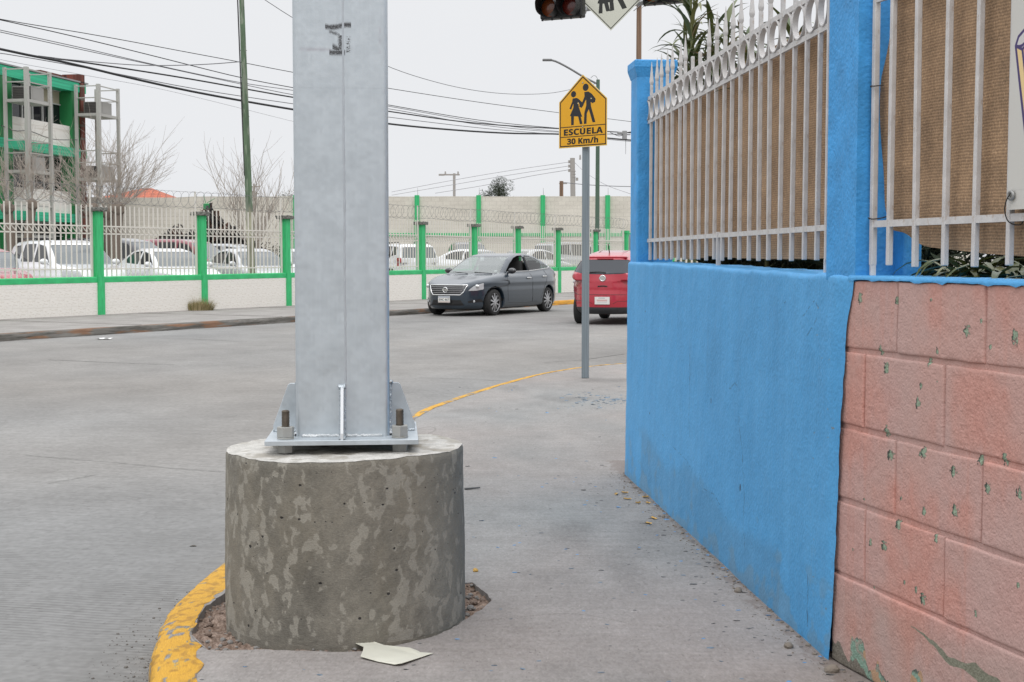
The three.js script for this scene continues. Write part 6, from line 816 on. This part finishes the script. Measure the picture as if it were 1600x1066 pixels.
// ------------------------------------------------------------------ bare trees
function bareTree(label, px, D, o2) {
  const r = rng(o2.seed), b = at(px, 405, D), base = V(b.x, lotY(b.z) - 0.05, b.z), o = thing('bare_tree', label, 'tree', base, 0, { kind: 'thing' }), wood = M(lin(0.19, 0.155, 0.125), 0.95), twigM = M(lin(0.4, 0.35, 0.3), 0.9), trunk = [], limbs = [], twigs = [];
  const knobs = []; for (const [dx, dz, h, rad] of o2.trunks) { const k = V(dx * 1.15, h, dz), m = V(dx * 0.8 + (r() - 0.5) * 0.1, h * 0.55, dz * 0.9); trunk.push(rod(V(dx * 0.5, 0, dz * 0.5), m, rad * 1.25, rad, 10), rod(m, k, rad, rad * 0.95, 10)); const kg = new THREE.IcosahedronGeometry(rad * 1.35, 2), P = kg.attributes.position; for (let i = 0; i < P.count; i++) { const q = 0.8 + 0.5 * fb(P.getX(i) * 9 + 5, P.getY(i) * 9 + P.getZ(i) * 7, 3); P.setXYZ(i, P.getX(i) * q, P.getY(i) * q, P.getZ(i) * q); } kg.computeVertexNormals(); trunk.push(kg.translate(k.x, k.y, k.z)); knobs.push(k); }
  const grow = (p, dir, len, rad, depth) => {
    let q = p.clone(), dd = dir.clone(); const n = 3, list = depth === 0 ? limbs : twigs;
    for (let k = 0; k < n; k++) { const e = q.clone().addScaledVector(dd, len / n), r1 = rad * (1 - k / n * 0.5), r2 = rad * (1 - (k + 1) / n * 0.5); list.push(rod(q, e, r1, r2, depth ? 3 : 5, false)); q = e; dd.add(V((r() - 0.5) * 0.3, (r() - 0.5) * 0.2 + (o2.up ?? 0.06), (r() - 0.5) * 0.3)).normalize();
      if (depth < o2.depth && k < n) { const m = depth === 0 ? 2 : 1 + (r() < 0.5 ? 1 : 0); for (let j = 0; j < m; j++) { const c = dd.clone().add(V((r() - 0.5) * 1.5, (r() - 0.35) * 0.9, (r() - 0.5) * 1.5)).normalize(); grow(q, c, len * (0.42 + r() * 0.28), Math.max(o2.min ?? 0.0048, rad * 0.5), depth + 1); } } }
  };
  for (const k of knobs) for (let i = 0; i < o2.shoots; i++) { const a = r() * 6.28, t = Math.pow(r(), 0.7) * o2.spread; grow(k, V(Math.cos(a) * Math.sin(t), Math.cos(t), Math.sin(a) * Math.sin(t) * 0.8), o2.len * (0.6 + r() * 0.5), o2.rad * (0.7 + r() * 0.5), 0); }
  if (trunk.length) part(o, 'trunk', mg(trunk), wood); part(o, 'branches', mg(limbs), twigM); part(o, 'twigs', mg(twigs), twigM); return o;
}
bareTree('bare pollarded tree in front of the office building, cut by the left edge', 30, 44, { seed: 3, trunks: [[-0.3, 0, 2.8, 0.16], [0.45, 0.2, 2.9, 0.14]], shoots: 12, spread: 1.25, len: 1.5, rad: 0.014, depth: 2 });
bareTree('bare pollarded tree with a dense fan of twigs above the first green pillar', 166, 40, { seed: 5, trunks: [[-0.35, 0, 2.6, 0.17], [0.35, 0.1, 2.65, 0.15], [0, -0.3, 2.5, 0.13]], shoots: 15, spread: 1.25, len: 1.6, rad: 0.013, depth: 2 });
bareTree('thin bare tree with upright stems behind the leaning green post', 402, 56, { seed: 11, trunks: [[0, 0, 1.2, 0.1]], shoots: 14, spread: 0.8, len: 2.6, rad: 0.026, depth: 2, up: 0.12, min: 0.007 });
// ------------------------------------------------------------------ scrap heap, bushes
{
  const r = rng(71), c = at(322, 405, 58), pos = [], parts = [[], [], []], hh = (x) => (1.55 + 1.5 * Math.exp(-Math.pow((x - 0.1) / 0.55, 2)) + 0.75 * Math.exp(-Math.pow((x + 1.3) / 0.6, 2)) + 0.7 * Math.exp(-Math.pow((x - 1.1) / 0.7, 2))) * sstep(3.1, 2.2, Math.abs(x));
  for (let i = 0; i < 1900; i++) { const x = (r() - 0.5) * 5.8, z = (r() - 0.5) * 1.8, top = hh(x) * (1 - Math.pow(z / 1.2, 2) * 0.6) * 1.02, y = Math.sqrt(r()) * top, k = i % 3, l = 0.15 + r() * 0.5; const g = k === 0 ? box(l, 0.03 + r() * 0.12, 0.06 + r() * 0.2) : k === 1 ? new THREE.CylinderGeometry(0.012, 0.02, l * 1.6, 5) : new THREE.TorusGeometry(0.1 + r() * 0.16, 0.02 + r() * 0.03, 5, 9, 3 + r() * 3); g.rotateX(r() * 3); g.rotateZ(r() * 3); g.rotateY(r() * 6); parts[Math.floor(r() * 3)].push(g.translate(x, y, z)); }
  const o = thing('scrap_heap', 'dark heap of scrap and branches behind the second green pillar', 'scrap heap', [c.x, lotY(c.z), c.z], 0, { kind: 'thing' });
  part(o, 'rusty_scrap', mg(parts[0]), M(lin(0.09, 0.05, 0.035), 0.95), { kind: 'stuff' }); part(o, 'dark_scrap', mg(parts[1]), M(lin(0.025, 0.025, 0.026), 0.9), { kind: 'stuff' }); part(o, 'grey_scrap', mg(parts[2]), M(lin(0.07, 0.066, 0.06), 0.9), { kind: 'stuff' });
  const cx = at(323, 323, 58); part(o, 'green_crate', mg([rbox(0.26, 0.3, 0.24, 0.03, cx.x - c.x, cx.y - lotY(c.z) - 0.02, 0), rod(V(cx.x - c.x - 0.05, cx.y, 0), V(cx.x - c.x - 0.12, cx.y + 0.35, 0), 0.015, 0.01, 5), rod(V(cx.x - c.x, cx.y, 0), V(cx.x - c.x + 0.35, cx.y + 0.2, 0), 0.015, 0.01, 5)]), M(lin(0.03, 0.28, 0.09), 0.6));
}
function leafClump(name, label, category, p, dims, n, cols, leaf, seed, trunkH) {
  const r = rng(seed), o = thing(name, label, category, p, 0, { kind: 'thing' }), pos = [], col = [], clumps = []; for (let i = 0; i < 26; i++) { const a = r() * 6.28, e = Math.acos(1 - 2 * r()), q = 0.55 + 0.45 * r(); clumps.push([Math.cos(a) * Math.sin(e) * dims[0] * q, Math.cos(e) * dims[1] * q, Math.sin(a) * Math.sin(e) * dims[2] * q, 0.25 + r() * 0.22]); }
  for (let i = 0; i < n; i++) { const c = clumps[i % 26], R = c[3] * Math.min(dims[0], dims[1]) * 1.25, d = V(r() - 0.5, r() - 0.5, r() - 0.5).normalize().multiplyScalar(R * Math.cbrt(r())), x = c[0] + d.x, y = c[1] + d.y + trunkH + dims[1], z = c[2] + d.z, u = V(r() - 0.5, r() - 0.5, r() - 0.5).normalize().multiplyScalar(leaf), w = V(r() - 0.5, r() - 0.5, r() - 0.5).normalize().multiplyScalar(leaf * 0.45); pos.push(x - u.x, y - u.y, z - u.z, x + w.x, y + w.y, z + w.z, x + u.x, y + u.y, z + u.z); const k = cols[Math.floor(r() * cols.length)]; for (let j = 0; j < 3; j++) col.push(...k); }
  const g = tris(pos); g.setAttribute('color', new THREE.Float32BufferAttribute(col, 3)); part(o, 'crown', g, M('#ffffff', 0.85, { vertexColors: true }), { kind: 'thing' }); part(o, 'trunk', rod(V(0, 0, 0), V(0.1, trunkH + dims[1] * 1.3, 0), 0.16, 0.06, 8), M(lin(0.09, 0.07, 0.05), 0.95)); return o;
}
{
  const pine = [[0.045, 0.06, 0.035], [0.06, 0.075, 0.045], [0.035, 0.045, 0.03]], p = at(777, 405, 105); leafClump('pine_tree', 'dark green pine showing above the back wall', 'tree', [p.x, 0, p.z], [1.05, 1.5, 1.0], 5200, pine, 0.09, 81, 4.35);
  const q = at(808, 405, 100); leafClump('shrub', 'small brownish treetop beside the dark pine above the back wall', 'tree', [q.x, 0, q.z], [0.75, 0.6, 0.6], 1500, [[0.24, 0.15, 0.1], [0.16, 0.13, 0.09]], 0.07, 82, 4.5);
  const s = at(452, 405, 100); leafClump('shrub', 'dark treetop above the back wall at the edge of the steel column', 'tree', [s.x, 0, s.z], [1.0, 0.75, 0.7], 2500, [[0.06, 0.07, 0.04], [0.1, 0.09, 0.05]], 0.08, 83, 4.5);
  const b1 = at(425, 405, 54); leafClump('shrub', 'low dark shrub behind the cars at the third green pillar', 'shrub', [b1.x, lotY(b1.z), b1.z], [1.2, 0.75, 0.6], 2600, [[0.045, 0.04, 0.03], [0.08, 0.065, 0.045], [0.03, 0.03, 0.025]], 0.07, 84, 0.0);
  const hs = thing('house', 'house with an orange tiled hip roof above the back wall', 'house', [at(218, 405, 92).x, 0, -92], 0, { kind: 'thing' }), y0 = at(230, 310, 92).y, y1 = at(230, 290.5, 92).y, xl = at(150, 400, 92).x - at(218, 400, 92).x, xr = at(264, 400, 92).x - at(218, 400, 92).x;
  part(hs, 'wall', box(xr - xl - 0.5, y0, 5, (xl + xr) / 2, y0 / 2, -3), offWhite);
  part(hs, 'roof', (() => { const a = V(xl, y0, 0), b = V(xr, y0, 0), c = V(xr, y0, -6), d = V(xl, y0, -6), e = V(0.1, y1, -3), f = V(-0.5, y1, -3), P = []; for (const t of [[a, b, e], [a, e, f], [b, c, e], [c, d, f], [c, f, e], [d, a, f]]) for (const v of t) P.push(v.x, v.y, v.z); const U = []; for (let i = 0; i < P.length; i += 3) U.push(P[i] / 1.2, P[i + 2] / 1.2 + P[i + 1] / 0.6); return tris(P, null, U); })(), (() => { const t = tex(256, 256, (u, v, q) => { const k = 0.75 + 0.3 * Math.abs(Math.sin(v * Math.PI * 6)) + (vnoise(u * 24, v * 12) - 0.5) * 0.3; q[0] = 176 * k; q[1] = 100 * k; q[2] = 76 * k; }); return M('#ffffff', 0.9, { map: t }); })());
}
// ------------------------------------------------------------------ posts and poles
{
  const a = at(376.5, -25, 35.6), b = at(393, 428, 35.6), pt = tex(256, 1024, (u, v, o) => { const y = v, low = sstep(0.335, 0.3, y + (fb(u * 3, y * 9, 3) - 0.5) * 0.05), k = 1 + (fb(u * 9, v * 26, 4) - 0.5) * 0.5, pat = sstep(0.56, 0.66, fb(u * 4 + 4, v * 20, 4)); let R = 84, G = 104, B = 80; R = lerp(R, 150, low); G = lerp(G, 148, low); B = lerp(B, 128, low); const gp = low * (u > 0.42 && u < 0.62 && v < 0.16 ? 1 : 0); R = lerp(R, 70, gp); G = lerp(G, 128, gp); B = lerp(B, 92, gp); R = lerp(R, 150, pat * 0.5); G = lerp(G, 150, pat * 0.5); B = lerp(B, 140, pat * 0.5); o[0] = R * k; o[1] = G * k; o[2] = B * k; });
  const base = b.clone().addScaledVector(b.clone().sub(a).normalize(), 1.0), dir = a.clone().sub(base), o = thing('leaning_post', 'tall leaning metal post, green above and grey below, behind the far fence', 'post', [base.x, base.y, base.z], 0, { kind: 'thing' });
  const shaft = rod(V(0, 0, 0), dir.clone(), 0.105, 0.062, 18); part(o, 'shaft', shaft, M('#ffffff', 0.7, { map: pt })); part(o, 'conduit', rod(dir.clone().multiplyScalar(0.42).add(V(-0.085, 0, 0.02)), dir.clone().add(V(-0.1, 0, 0.02)), 0.018, 0.018, 6), M(lin(0.05, 0.05, 0.05), 0.7));
  for (let k = 0; k < 6; k++) part(o, 'rung', rod(dir.clone().multiplyScalar(0.3 + k * 0.1).add(V(-0.09, 0, 0)), dir.clone().multiplyScalar(0.3 + k * 0.1).add(V(0.09, 0, 0)), 0.008, 0.008, 5), M(lin(0.2, 0.2, 0.2), 0.7));
}
{
  const D = 58, t = at(934, 128, D), o = thing('street_lamp', 'green lamp post with a curved arm behind the yellow sign', 'street lamp', [t.x, 0, t.z], 0, { kind: 'thing' }), gm = M(lin(0.075, 0.13, 0.09), 0.6), gy = M(lin(0.17, 0.17, 0.17), 0.6), q = (px, py) => at(px, py, D).sub(V(t.x, 0, t.z));
  part(o, 'pole', rod(V(0, 0, 0), q(934.5, 124.5), 0.1, 0.075, 12), gm); part(o, 'arm', tube([q(933, 131), q(910, 119), q(890, 107), q(872, 97.5), q(864, 94.5), q(858, 94)], 0.042, 8), gy); part(o, 'lamp_head', rbox(0.4, 0.09, 0.2, 0.035, q(855, 93.8).x, q(855, 93.8).y, 0), gy); part(o, 'hoop', tube([q(923, 122), q(927, 118.5), q(931, 119), q(934, 124)], 0.01, 5), gy);
}
const poleWood = (() => { const t = tex(128, 512, (u, v, o) => { const k = 1 + (fb(u * 14, v * 6, 4) - 0.5) * 0.7; o[0] = 128 * k; o[1] = 104 * k; o[2] = 86 * k; }); return M('#ffffff', 0.95, { map: t }); })();
{
  const p = at(996.5, 405, 48), o = thing('utility_pole', 'brown wooden pole rising behind the capped blue pillar', 'utility pole', [p.x, ROAD_Y, p.z], 0, { kind: 'thing' }); part(o, 'shaft', rod(V(0, 0, 0), V(0, 11.2, 0), 0.11, 0.085, 14), poleWood); part(o, 'cross_arm', box(1.6, 0.12, 0.1, 0, 10.4, 0.1), poleWood); part(o, 'clamp', mg([box(0.3, 0.06, 0.2, 0.08, at(1000, 6, 48).y - ROAD_Y, 0.05), rod(V(0.1, at(1000, 6, 48).y - ROAD_Y, 0.1), V(-0.2, at(990, 18, 48).y - ROAD_Y, 0.1), 0.015, 0.015, 6)]), M(lin(0.25, 0.25, 0.25), 0.6));
  const grey = M(lin(0.36, 0.34, 0.32), 0.9);
  const mk = (label, px, top, D, rad, lean, arms) => { const b = at(px, 405, D), y = at(px, top, D).y, o = thing('utility_pole', label, 'utility pole', [b.x, 0, b.z], 0, { kind: 'thing' }); part(o, 'shaft', rod(V(0, 0, 0), V(lean, y, 0), rad * 1.2, rad, 10), label.includes('dark') ? poleWood : grey); for (const a of arms) part(o, a[0], a[1](y), a[2] ?? grey); };
  mk('thin grey pole with a crossarm above the back wall, left of the pine', 710, 271, 125, 0.12, 0, [['cross_arm', (y) => box(1.7, 0.13, 0.12, -0.35, y - 0.12, 0)], ['lamp_head', (y) => box(0.5, 0.16, 0.2, -1.15, y - 0.13, 0)], ['insulator', (y) => mg([-0.8, 0.35].map((x) => new THREE.CylinderGeometry(0.06, 0.08, 0.25, 8).translate(x, y + 0.05, 0)))]]);
  mk('pale concrete pole with insulators just left of the sign post', 897, 247, 95, 0.17, -0.13, [['bracket', (y) => mg([0.25, 0.55, 0.85].map((k) => box(0.34, 0.05, 0.06, -0.2, y - k, 0)))], ['insulator', (y) => mg([0.25, 0.55, 0.85].map((k) => new THREE.CylinderGeometry(0.06, 0.07, 0.2, 8).translate(-0.36, y - k, 0)).concat([new THREE.CylinderGeometry(0.05, 0.07, 0.32, 8).translate(0.4, y + 0.05, 0), new THREE.CylinderGeometry(0.09, 0.09, 0.2, 8).translate(0.18, y - 1.45, 0.1)]))], ['band', (y) => mg([0.9, 1.1, 1.3].map((k) => new THREE.CylinderGeometry(0.19, 0.19, 0.05, 12).translate(-0.09, y - k, 0)))]]);
  mk('short dark stub of a pole above the back wall', 877, 283, 84, 0.12, 0, [['bracket', (y) => box(0.5, 0.06, 0.06, 0.1, y - 0.15, 0)]]);
  mk('small far pole with two crossarms behind the leaning green post', 398, 287, 140, 0.1, 0, [['cross_arm', (y) => mg([box(1.1, 0.12, 0.1, 0.1, y - 0.3, 0), box(0.8, 0.1, 0.1, 0.1, y - 1.0, 0)])]]);
}
// ------------------------------------------------------------------ overhead cables (real spans: their distance changes along their length)
function cable(label, pts, d0, d1, r, mat) { const a = pts[0][0], b = pts[pts.length - 1][0], q = pts.map((p) => { const u = (p[0] - a) / (b - a); return at(p[0], p[1], 1 / lerp(1 / d0, 1 / d1, u)); }); soleThing('power_cable', label, 'cable', tube(q, r, 5, false, 40), mat); }
{
  const bk = M(lin(0.02, 0.02, 0.022), 0.7), gy = M(lin(0.16, 0.16, 0.17), 0.7), faint = M(lin(0.42, 0.42, 0.44), 0.8);
  cable('thickest black cable bundle, lowest of the long overhead spans', [[-60, 60], [0, 77], [100, 97], [200, 121], [300, 143], [463, 172], [607, 193.5], [720, 204], [800, 208.5], [880, 210], [985, 219], [1045, 222]], 32, 62, 0.032, bk);
  cable('thick black cable branching from the thickest bundle near the office building', [[60, 88], [85, 91], [200, 108], [300, 124], [400, 142], [463, 153], [607, 174], [720, 190], [800, 197], [880, 201.5], [985, 207.5], [1045, 210]], 34, 62, 0.022, bk);
  cable('topmost long thin cable crossing behind the leaning green post', [[-60, 18], [0, 30], [150, 55], [300, 83], [375, 97], [463, 114], [607, 138], [750, 160], [880, 177], [985, 190], [1045, 198]], 34, 62, 0.011, bk);
  cable('second long thin cable from the top, crossing the left of the picture', [[-60, 18], [0, 31], [120, 58], [250, 90], [375, 121], [463, 138], [607, 164], [750, 188], [880, 201], [985, 208], [1045, 211]], 34, 62, 0.013, bk);
  cable('third long thin cable, upper one of the close pair at the left edge', [[-60, 34], [0, 47], [120, 73], [250, 103], [375, 129], [463, 142], [607, 166], [750, 191], [880, 206], [985, 211]], 34.5, 60, 0.012, gy);
  cable('third long thin cable, lower one of the close pair at the left edge', [[-60, 37], [0, 50], [120, 76], [250, 104], [375, 131], [463, 149], [607, 170], [750, 195], [880, 207], [985, 210]], 35, 60, 0.012, gy);
  cable('thin cable just above the thickest bundle', [[-40, 78], [0, 83], [150, 109], [300, 138], [463, 163], [607, 183], [760, 201], [880, 211], [985, 221], [1045, 224]], 33, 62, 0.012, gy);
  cable('slack cable sagging from the black bundle to the leaning green post', [[85, 91], [150, 97], [220, 102], [280, 102], [330, 100], [375, 96.5]], 34, 35.4, 0.012, gy);
  cable('slack service cable from above the steel column to the green lamp post', [[405, -6], [463, 31], [530, 65], [607, 104], [680, 128], [740, 141], [800, 147], [860, 145.5], [900, 138], [933, 130]], 42, 58, 0.011, gy);
  cable('faint thin cable below the thick bundle at the left', [[-20, 88], [0, 93], [130, 117], [250, 139], [463, 191]], 55, 90, 0.012, faint);
  cable('upper thin cable running to the concrete pole above the back wall', [[612, 300], [700, 283], [800, 266], [891, 253]], 110, 95, 0.02, faint);
  cable('middle thin cable running to the concrete pole above the back wall', [[612, 305], [700, 290], [800, 273], [891, 259]], 110, 95, 0.02, faint);
  cable('lower thin cable running to the concrete pole above the back wall', [[680, 302], [760, 289], [830, 275], [891, 265]], 110, 95, 0.022, faint);
  cable('thin cable from the dark stub to the capped blue pillar', [[878, 285], [920, 289], [960, 291], [1000, 292]], 84, 78, 0.022, gy);
  cable('steep thin stay from the top of the concrete pole', [[898, 254], [912, 267], [945, 288], [985, 303]], 95, 90, 0.02, faint);
  const sp = at(976, 211, 58), o = thing('cable_splice', 'grey splice box hanging on the overhead cables beside the capped blue pillar', 'splice box', sp, 0, { kind: 'thing' }); part(o, 'case', mg([new THREE.CylinderGeometry(0.1, 0.1, 0.34, 12), rbox(0.3, 0.1, 0.14, 0.03, -0.15, 0.08, 0)]), M(lin(0.3, 0.3, 0.3), 0.6)); part(o, 'pigtail', mg([tube([V(-0.6, 0.1, 0), V(-0.2, -0.04, 0), V(0.1, 0.1, 0), V(0.5, 0.16, 0)], 0.014, 5), rod(V(0.05, -0.15, 0), V(0.05, -0.8, 0), 0.01, 0.006, 4)]), bk);
}
// ------------------------------------------------------------------ loose things on the ground
function scatter(name, label, mat, n, place, make, seed) { const r = rng(seed), list = []; for (let i = 0; i < n; i++) { const p = place(r); if (!p) continue; list.push(make(r, p)); } const m = part(scene, numbered(name), mg(list), mat); m.userData = { label, category: 'debris', kind: 'stuff' }; return m; }
const flake = (r, p, s) => { const n = 5, g = new THREE.CylinderGeometry(s * (0.6 + r() * 0.5), s * (0.7 + r() * 0.5), s * 0.22, n); const P = g.attributes.position; for (let i = 0; i < P.count; i++) P.setX(i, P.getX(i) * (1 + (vnoise(P.getZ(i) * 999 + p[0] * 50, i) - 0.5) * 0.5)); g.rotateX((r() - 0.5) * 0.5); g.rotateZ((r() - 0.5) * 0.5); g.rotateY(r() * 6.28); g.scale(1.5, 1, 0.9); g.computeVertexNormals(); return g.toNonIndexed().translate(p[0], p[1] + s * 0.09, p[2]); };
const pebble = (r, p, s) => { const g = new THREE.IcosahedronGeometry(s, 1), P = g.attributes.position; for (let i = 0; i < P.count; i++) { const k = 0.75 + 0.5 * vnoise(P.getX(i) / s * 1.3 + p[0] * 31, P.getY(i) / s * 1.3 + P.getZ(i) / s * 2.1 + p[2] * 17); P.setXYZ(i, P.getX(i) * k, P.getY(i) * k * 0.7, P.getZ(i) * k); } g.rotateY(r() * 6.28); g.computeVertexNormals(); return g.translate(p[0], p[1] + s * 0.35, p[2]); };
const inHole = (x, z) => polyDist(holePts)(x, z);
const freeSpot = (x, z) => Math.hypot(x - DRUM.x, z - DRUM.z) > DRUM.r + 0.02 && inHole(x, z) > 0.01;
const onPavement = (r, zmax = -13) => { const z = -3.2 - Math.pow(r(), 1.4) * (-zmax - 3.2), xw = z > -7.6 ? lerp(C2.x - 0.09, A2.x, (z + 4.08) / (-3.57)) : 3, xl = -0.9; const x = lerp(xl, Math.min(xw, 1.6) - 0.03, r()); return freeSpot(x, z) ? [x, 0, z] : null; };
const alongWall = (r, spread) => { const s = r() * (LB + 0.3), p = wallPos(s), n = wallIn(s), d = 0.02 + Math.pow(r(), 2.5) * spread; return [p.x - n.x * d, 0, p.z - n.z * d]; };
const blueFlake = M(lin(0.1, 0.27, 0.5), 0.7), greyFlake = M(lin(0.1, 0.1, 0.1), 0.85), slateFlake = M(lin(0.14, 0.19, 0.24), 0.8), stoneM = M(lin(0.2, 0.17, 0.14), 0.95);
scatter('paint_flakes', 'blue paint flakes scattered on the pavement and along the foot of the blue wall', blueFlake, 90, (r) => r() < 0.5 ? alongWall(r, 0.35) : onPavement(r), (r, p) => flake(r, p, 0.004 + r() * r() * 0.008), 301);
scatter('grey_flakes', 'dark grey flakes scattered on the pavement and along the foot of the blue wall', greyFlake, 230, (r) => r() < 0.55 ? alongWall(r, 0.3) : onPavement(r), (r, p) => flake(r, p, 0.0035 + r() * r() * 0.0085), 302);
scatter('slate_flakes', 'slate-coloured flakes on the pavement round the pedestal', slateFlake, 120, (r) => onPavement(r, -9), (r, p) => flake(r, p, 0.003 + r() * r() * 0.007), 303);
scatter('gravel', 'loose grit and small stones along the foot of the garden wall', stoneM, 620, (r) => { const p = alongWall(r, 0.09); return p; }, (r, p) => pebble(r, p, 0.001 + r() * r() * r() * 0.009), 304);
scatter('gravel', 'reddish broken stones in the hole round the concrete pedestal', M(lin(0.17, 0.125, 0.1), 0.95), 1500, (r) => { const x = -1.2 + r() * 1.3, z = -5.2 + r() * 1.15; return inHole(x, z) < 0 && Math.hypot(x - DRUM.x, z - DRUM.z) > DRUM.r ? [x, -0.024 + (fb(x * 14, z * 14, 4) - 0.5) * 0.06, z] : null; }, (r, p) => pebble(r, p, 0.003 + r() * r() * 0.012), 305);
scatter('gravel', 'grey broken stones in the hole round the concrete pedestal', M(lin(0.2, 0.19, 0.18), 0.95), 700, (r) => { const x = -1.2 + r() * 1.3, z = -5.2 + r() * 1.15; return inHole(x, z) < 0 && Math.hypot(x - DRUM.x, z - DRUM.z) > DRUM.r ? [x, -0.022 + (fb(x * 14, z * 14, 4) - 0.5) * 0.06, z] : null; }, (r, p) => pebble(r, p, 0.003 + r() * r() * 0.013), 306);
scatter('gravel', 'dark grit lying on the road against the yellow kerb', M(lin(0.15, 0.14, 0.13), 0.95), 1100, (r) => { const z = -3.3 - Math.pow(r(), 1.6) * 2.2; let b = null; for (const q of kerbPath) if (!b || Math.abs(q.z - z) < Math.abs(b.z - z)) b = q; return [b.x - 0.012 - Math.pow(r(), 2) * 0.2, ROAD_Y, z]; }, (r, p) => pebble(r, p, 0.001 + r() * r() * r() * 0.008), 307);
scatter('slate_flakes', 'slate-coloured flakes gathered in a drift between the sign post and the blue wall', slateFlake, 150, (r) => { const p = onLevel(925 + (r() - 0.35) * 110 * (0.4 + r()), 625 + (r() - 0.5) * 40 * r(), 0); return p.x < 1.6 ? [p.x, 0, p.z] : null; }, (r, p) => flake(r, p, 0.005 + r() * r() * 0.014), 308);
{ // strip of pale tape by the pedestal
  const q = (x, y) => onLevel(x, y, 0.004), P = [[549, 1000.5], [556, 997], [570, 1000], [600, 1008.5], [640, 1015.5], [654, 1019], [656, 1020.5], [677, 1021], [660, 1027], [628, 1039.5], [616, 1039.5], [590, 1034], [563, 1028], [567, 1019], [568, 1013], [555, 1006], [551, 1004]].map((p) => q(p[0], p[1])), c = P.reduce((a, b) => a.clone().add(b), V(0, 0, 0)).multiplyScalar(1 / P.length);
  const sh = new THREE.Shape(P.map((p) => new THREE.Vector2(p.x - c.x, -(p.z - c.z)))), g = new THREE.ExtrudeGeometry(sh, { depth: 0.0012, bevelEnabled: false }); g.rotateX(-Math.PI / 2); const A = g.attributes.position; for (let i = 0; i < A.count; i++) { const x = A.getX(i), z = A.getZ(i); A.setY(i, A.getY(i) + 0.006 * Math.exp(-Math.pow((x - 0.08) / 0.03, 2)) + 0.004 * Math.exp(-Math.pow((x + 0.07) / 0.02, 2))); } g.computeVertexNormals();
  const t = tex(256, 256, (u, v, o) => { const k = 200 + (fbmTile(u * 8, v * 8, 4, 8) - 0.5) * 30; o[0] = k; o[1] = k - 2; o[2] = k - 16; }); const m = soleThing('tape_strip', 'torn strip of pale masking tape lying beside the pedestal', 'tape', g, MP('#ffffff', 0.7, { map: t })); m.position.set(c.x, 0.0035, c.z);
}
{ // curls of yellow paint near the far end of the blue wall
  const ym = M(lin(0.5, 0.3, 0.07), 0.7), list = [[963, 773, 0.05, 'far left of the group'], [976, 771, 0.035, 'behind the others'], [980, 781, 0.04, 'in the middle of the group'], [1009, 778, 0.035, 'touching the foot of the wall'], [1012, 787, 0.03, 'just off the foot of the wall'], [997, 787, 0.025, 'small one'], [1021, 811, 0.055, 'longest one, nearest the camera'], [1013, 819, 0.035, 'nearest the camera']], r = rng(12);
  for (const [x, y, l, w] of list) { const p = onLevel(x, y, 0), a = r() * 6.28, g = gridGeo(8, 4, (u, v) => { const s = (u - 0.5) * l, b = (v - 0.5) * 2.2, R = 0.008; return [s * Math.cos(a) + Math.sin(b) * R * Math.sin(a), 0.002 + R * (1 - Math.cos(b)) + Math.abs(u - 0.5) * 0.004, s * Math.sin(a) - Math.sin(b) * R * Math.cos(a)]; }); const m = soleThing('yellow_curl', 'yellow paint curl near the blue wall, ' + w, 'paint flake', g, ym, { group: 'yellow paint curls by the blue wall' }); m.position.copy(p); }
  const p = onLevel(743, 893, 0); const s = soleThing('yellow_stone', 'small yellow-stained stone on the pavement right of the pedestal', 'stone', pebble(r, [0, 0, 0], 0.012), ym); s.position.copy(p);
  const w = onLevel(738, 765, 0), st = soleThing('stick', 'dark splinter of wood on the pavement behind the pedestal', 'stick', rod(V(-0.04, 0.005, 0.012), V(0.04, 0.008, -0.012), 0.006, 0.004, 6), greyFlake); st.position.copy(w);
  for (const [x, y, sc, l] of [[1300, 1050, 0.021, 'flat grey stone at the corner where blue meets pink'], [1232, 1012, 0.017, 'grey stone in the dust at the foot of the blue wall'], [1154, 925, 0.016, 'square brown stone at the foot of the blue wall'], [312, 856, 0.0, '']]) if (sc) { const q = onLevel(x, y, 0), m = soleThing('stone', l, 'stone', pebble(rng(x), [0, 0, 0], sc), stoneM); m.position.copy(q); }
  const q = onLevel(296, 854, ROAD_Y), lf = soleThing('dry_leaf', 'dry curled leaf lying on the road left of the pedestal', 'leaf', leafGeo(0.05, 0.009, 1.4, 0.4), M(lin(0.08, 0.07, 0.055), 0.9)); lf.position.copy(q);
  const pq = onLevel(163, 530, ROAD_Y + 0.004), pp = soleThing('paper_scrap', 'white scrap of paper on the road by the far kerb', 'paper', gridGeo(6, 3, (u, v) => [(u - 0.5) * 0.24, 0.02 * Math.abs(Math.sin(u * 5 + v)), (v - 0.5) * 0.16]), M(lin(0.75, 0.75, 0.73), 0.8)); pp.position.copy(pq);
}
for (const m of [roadMat, swMat]) m.needsUpdate = true;
camera.updateProjectionMatrix();
renderer.render(scene, camera);
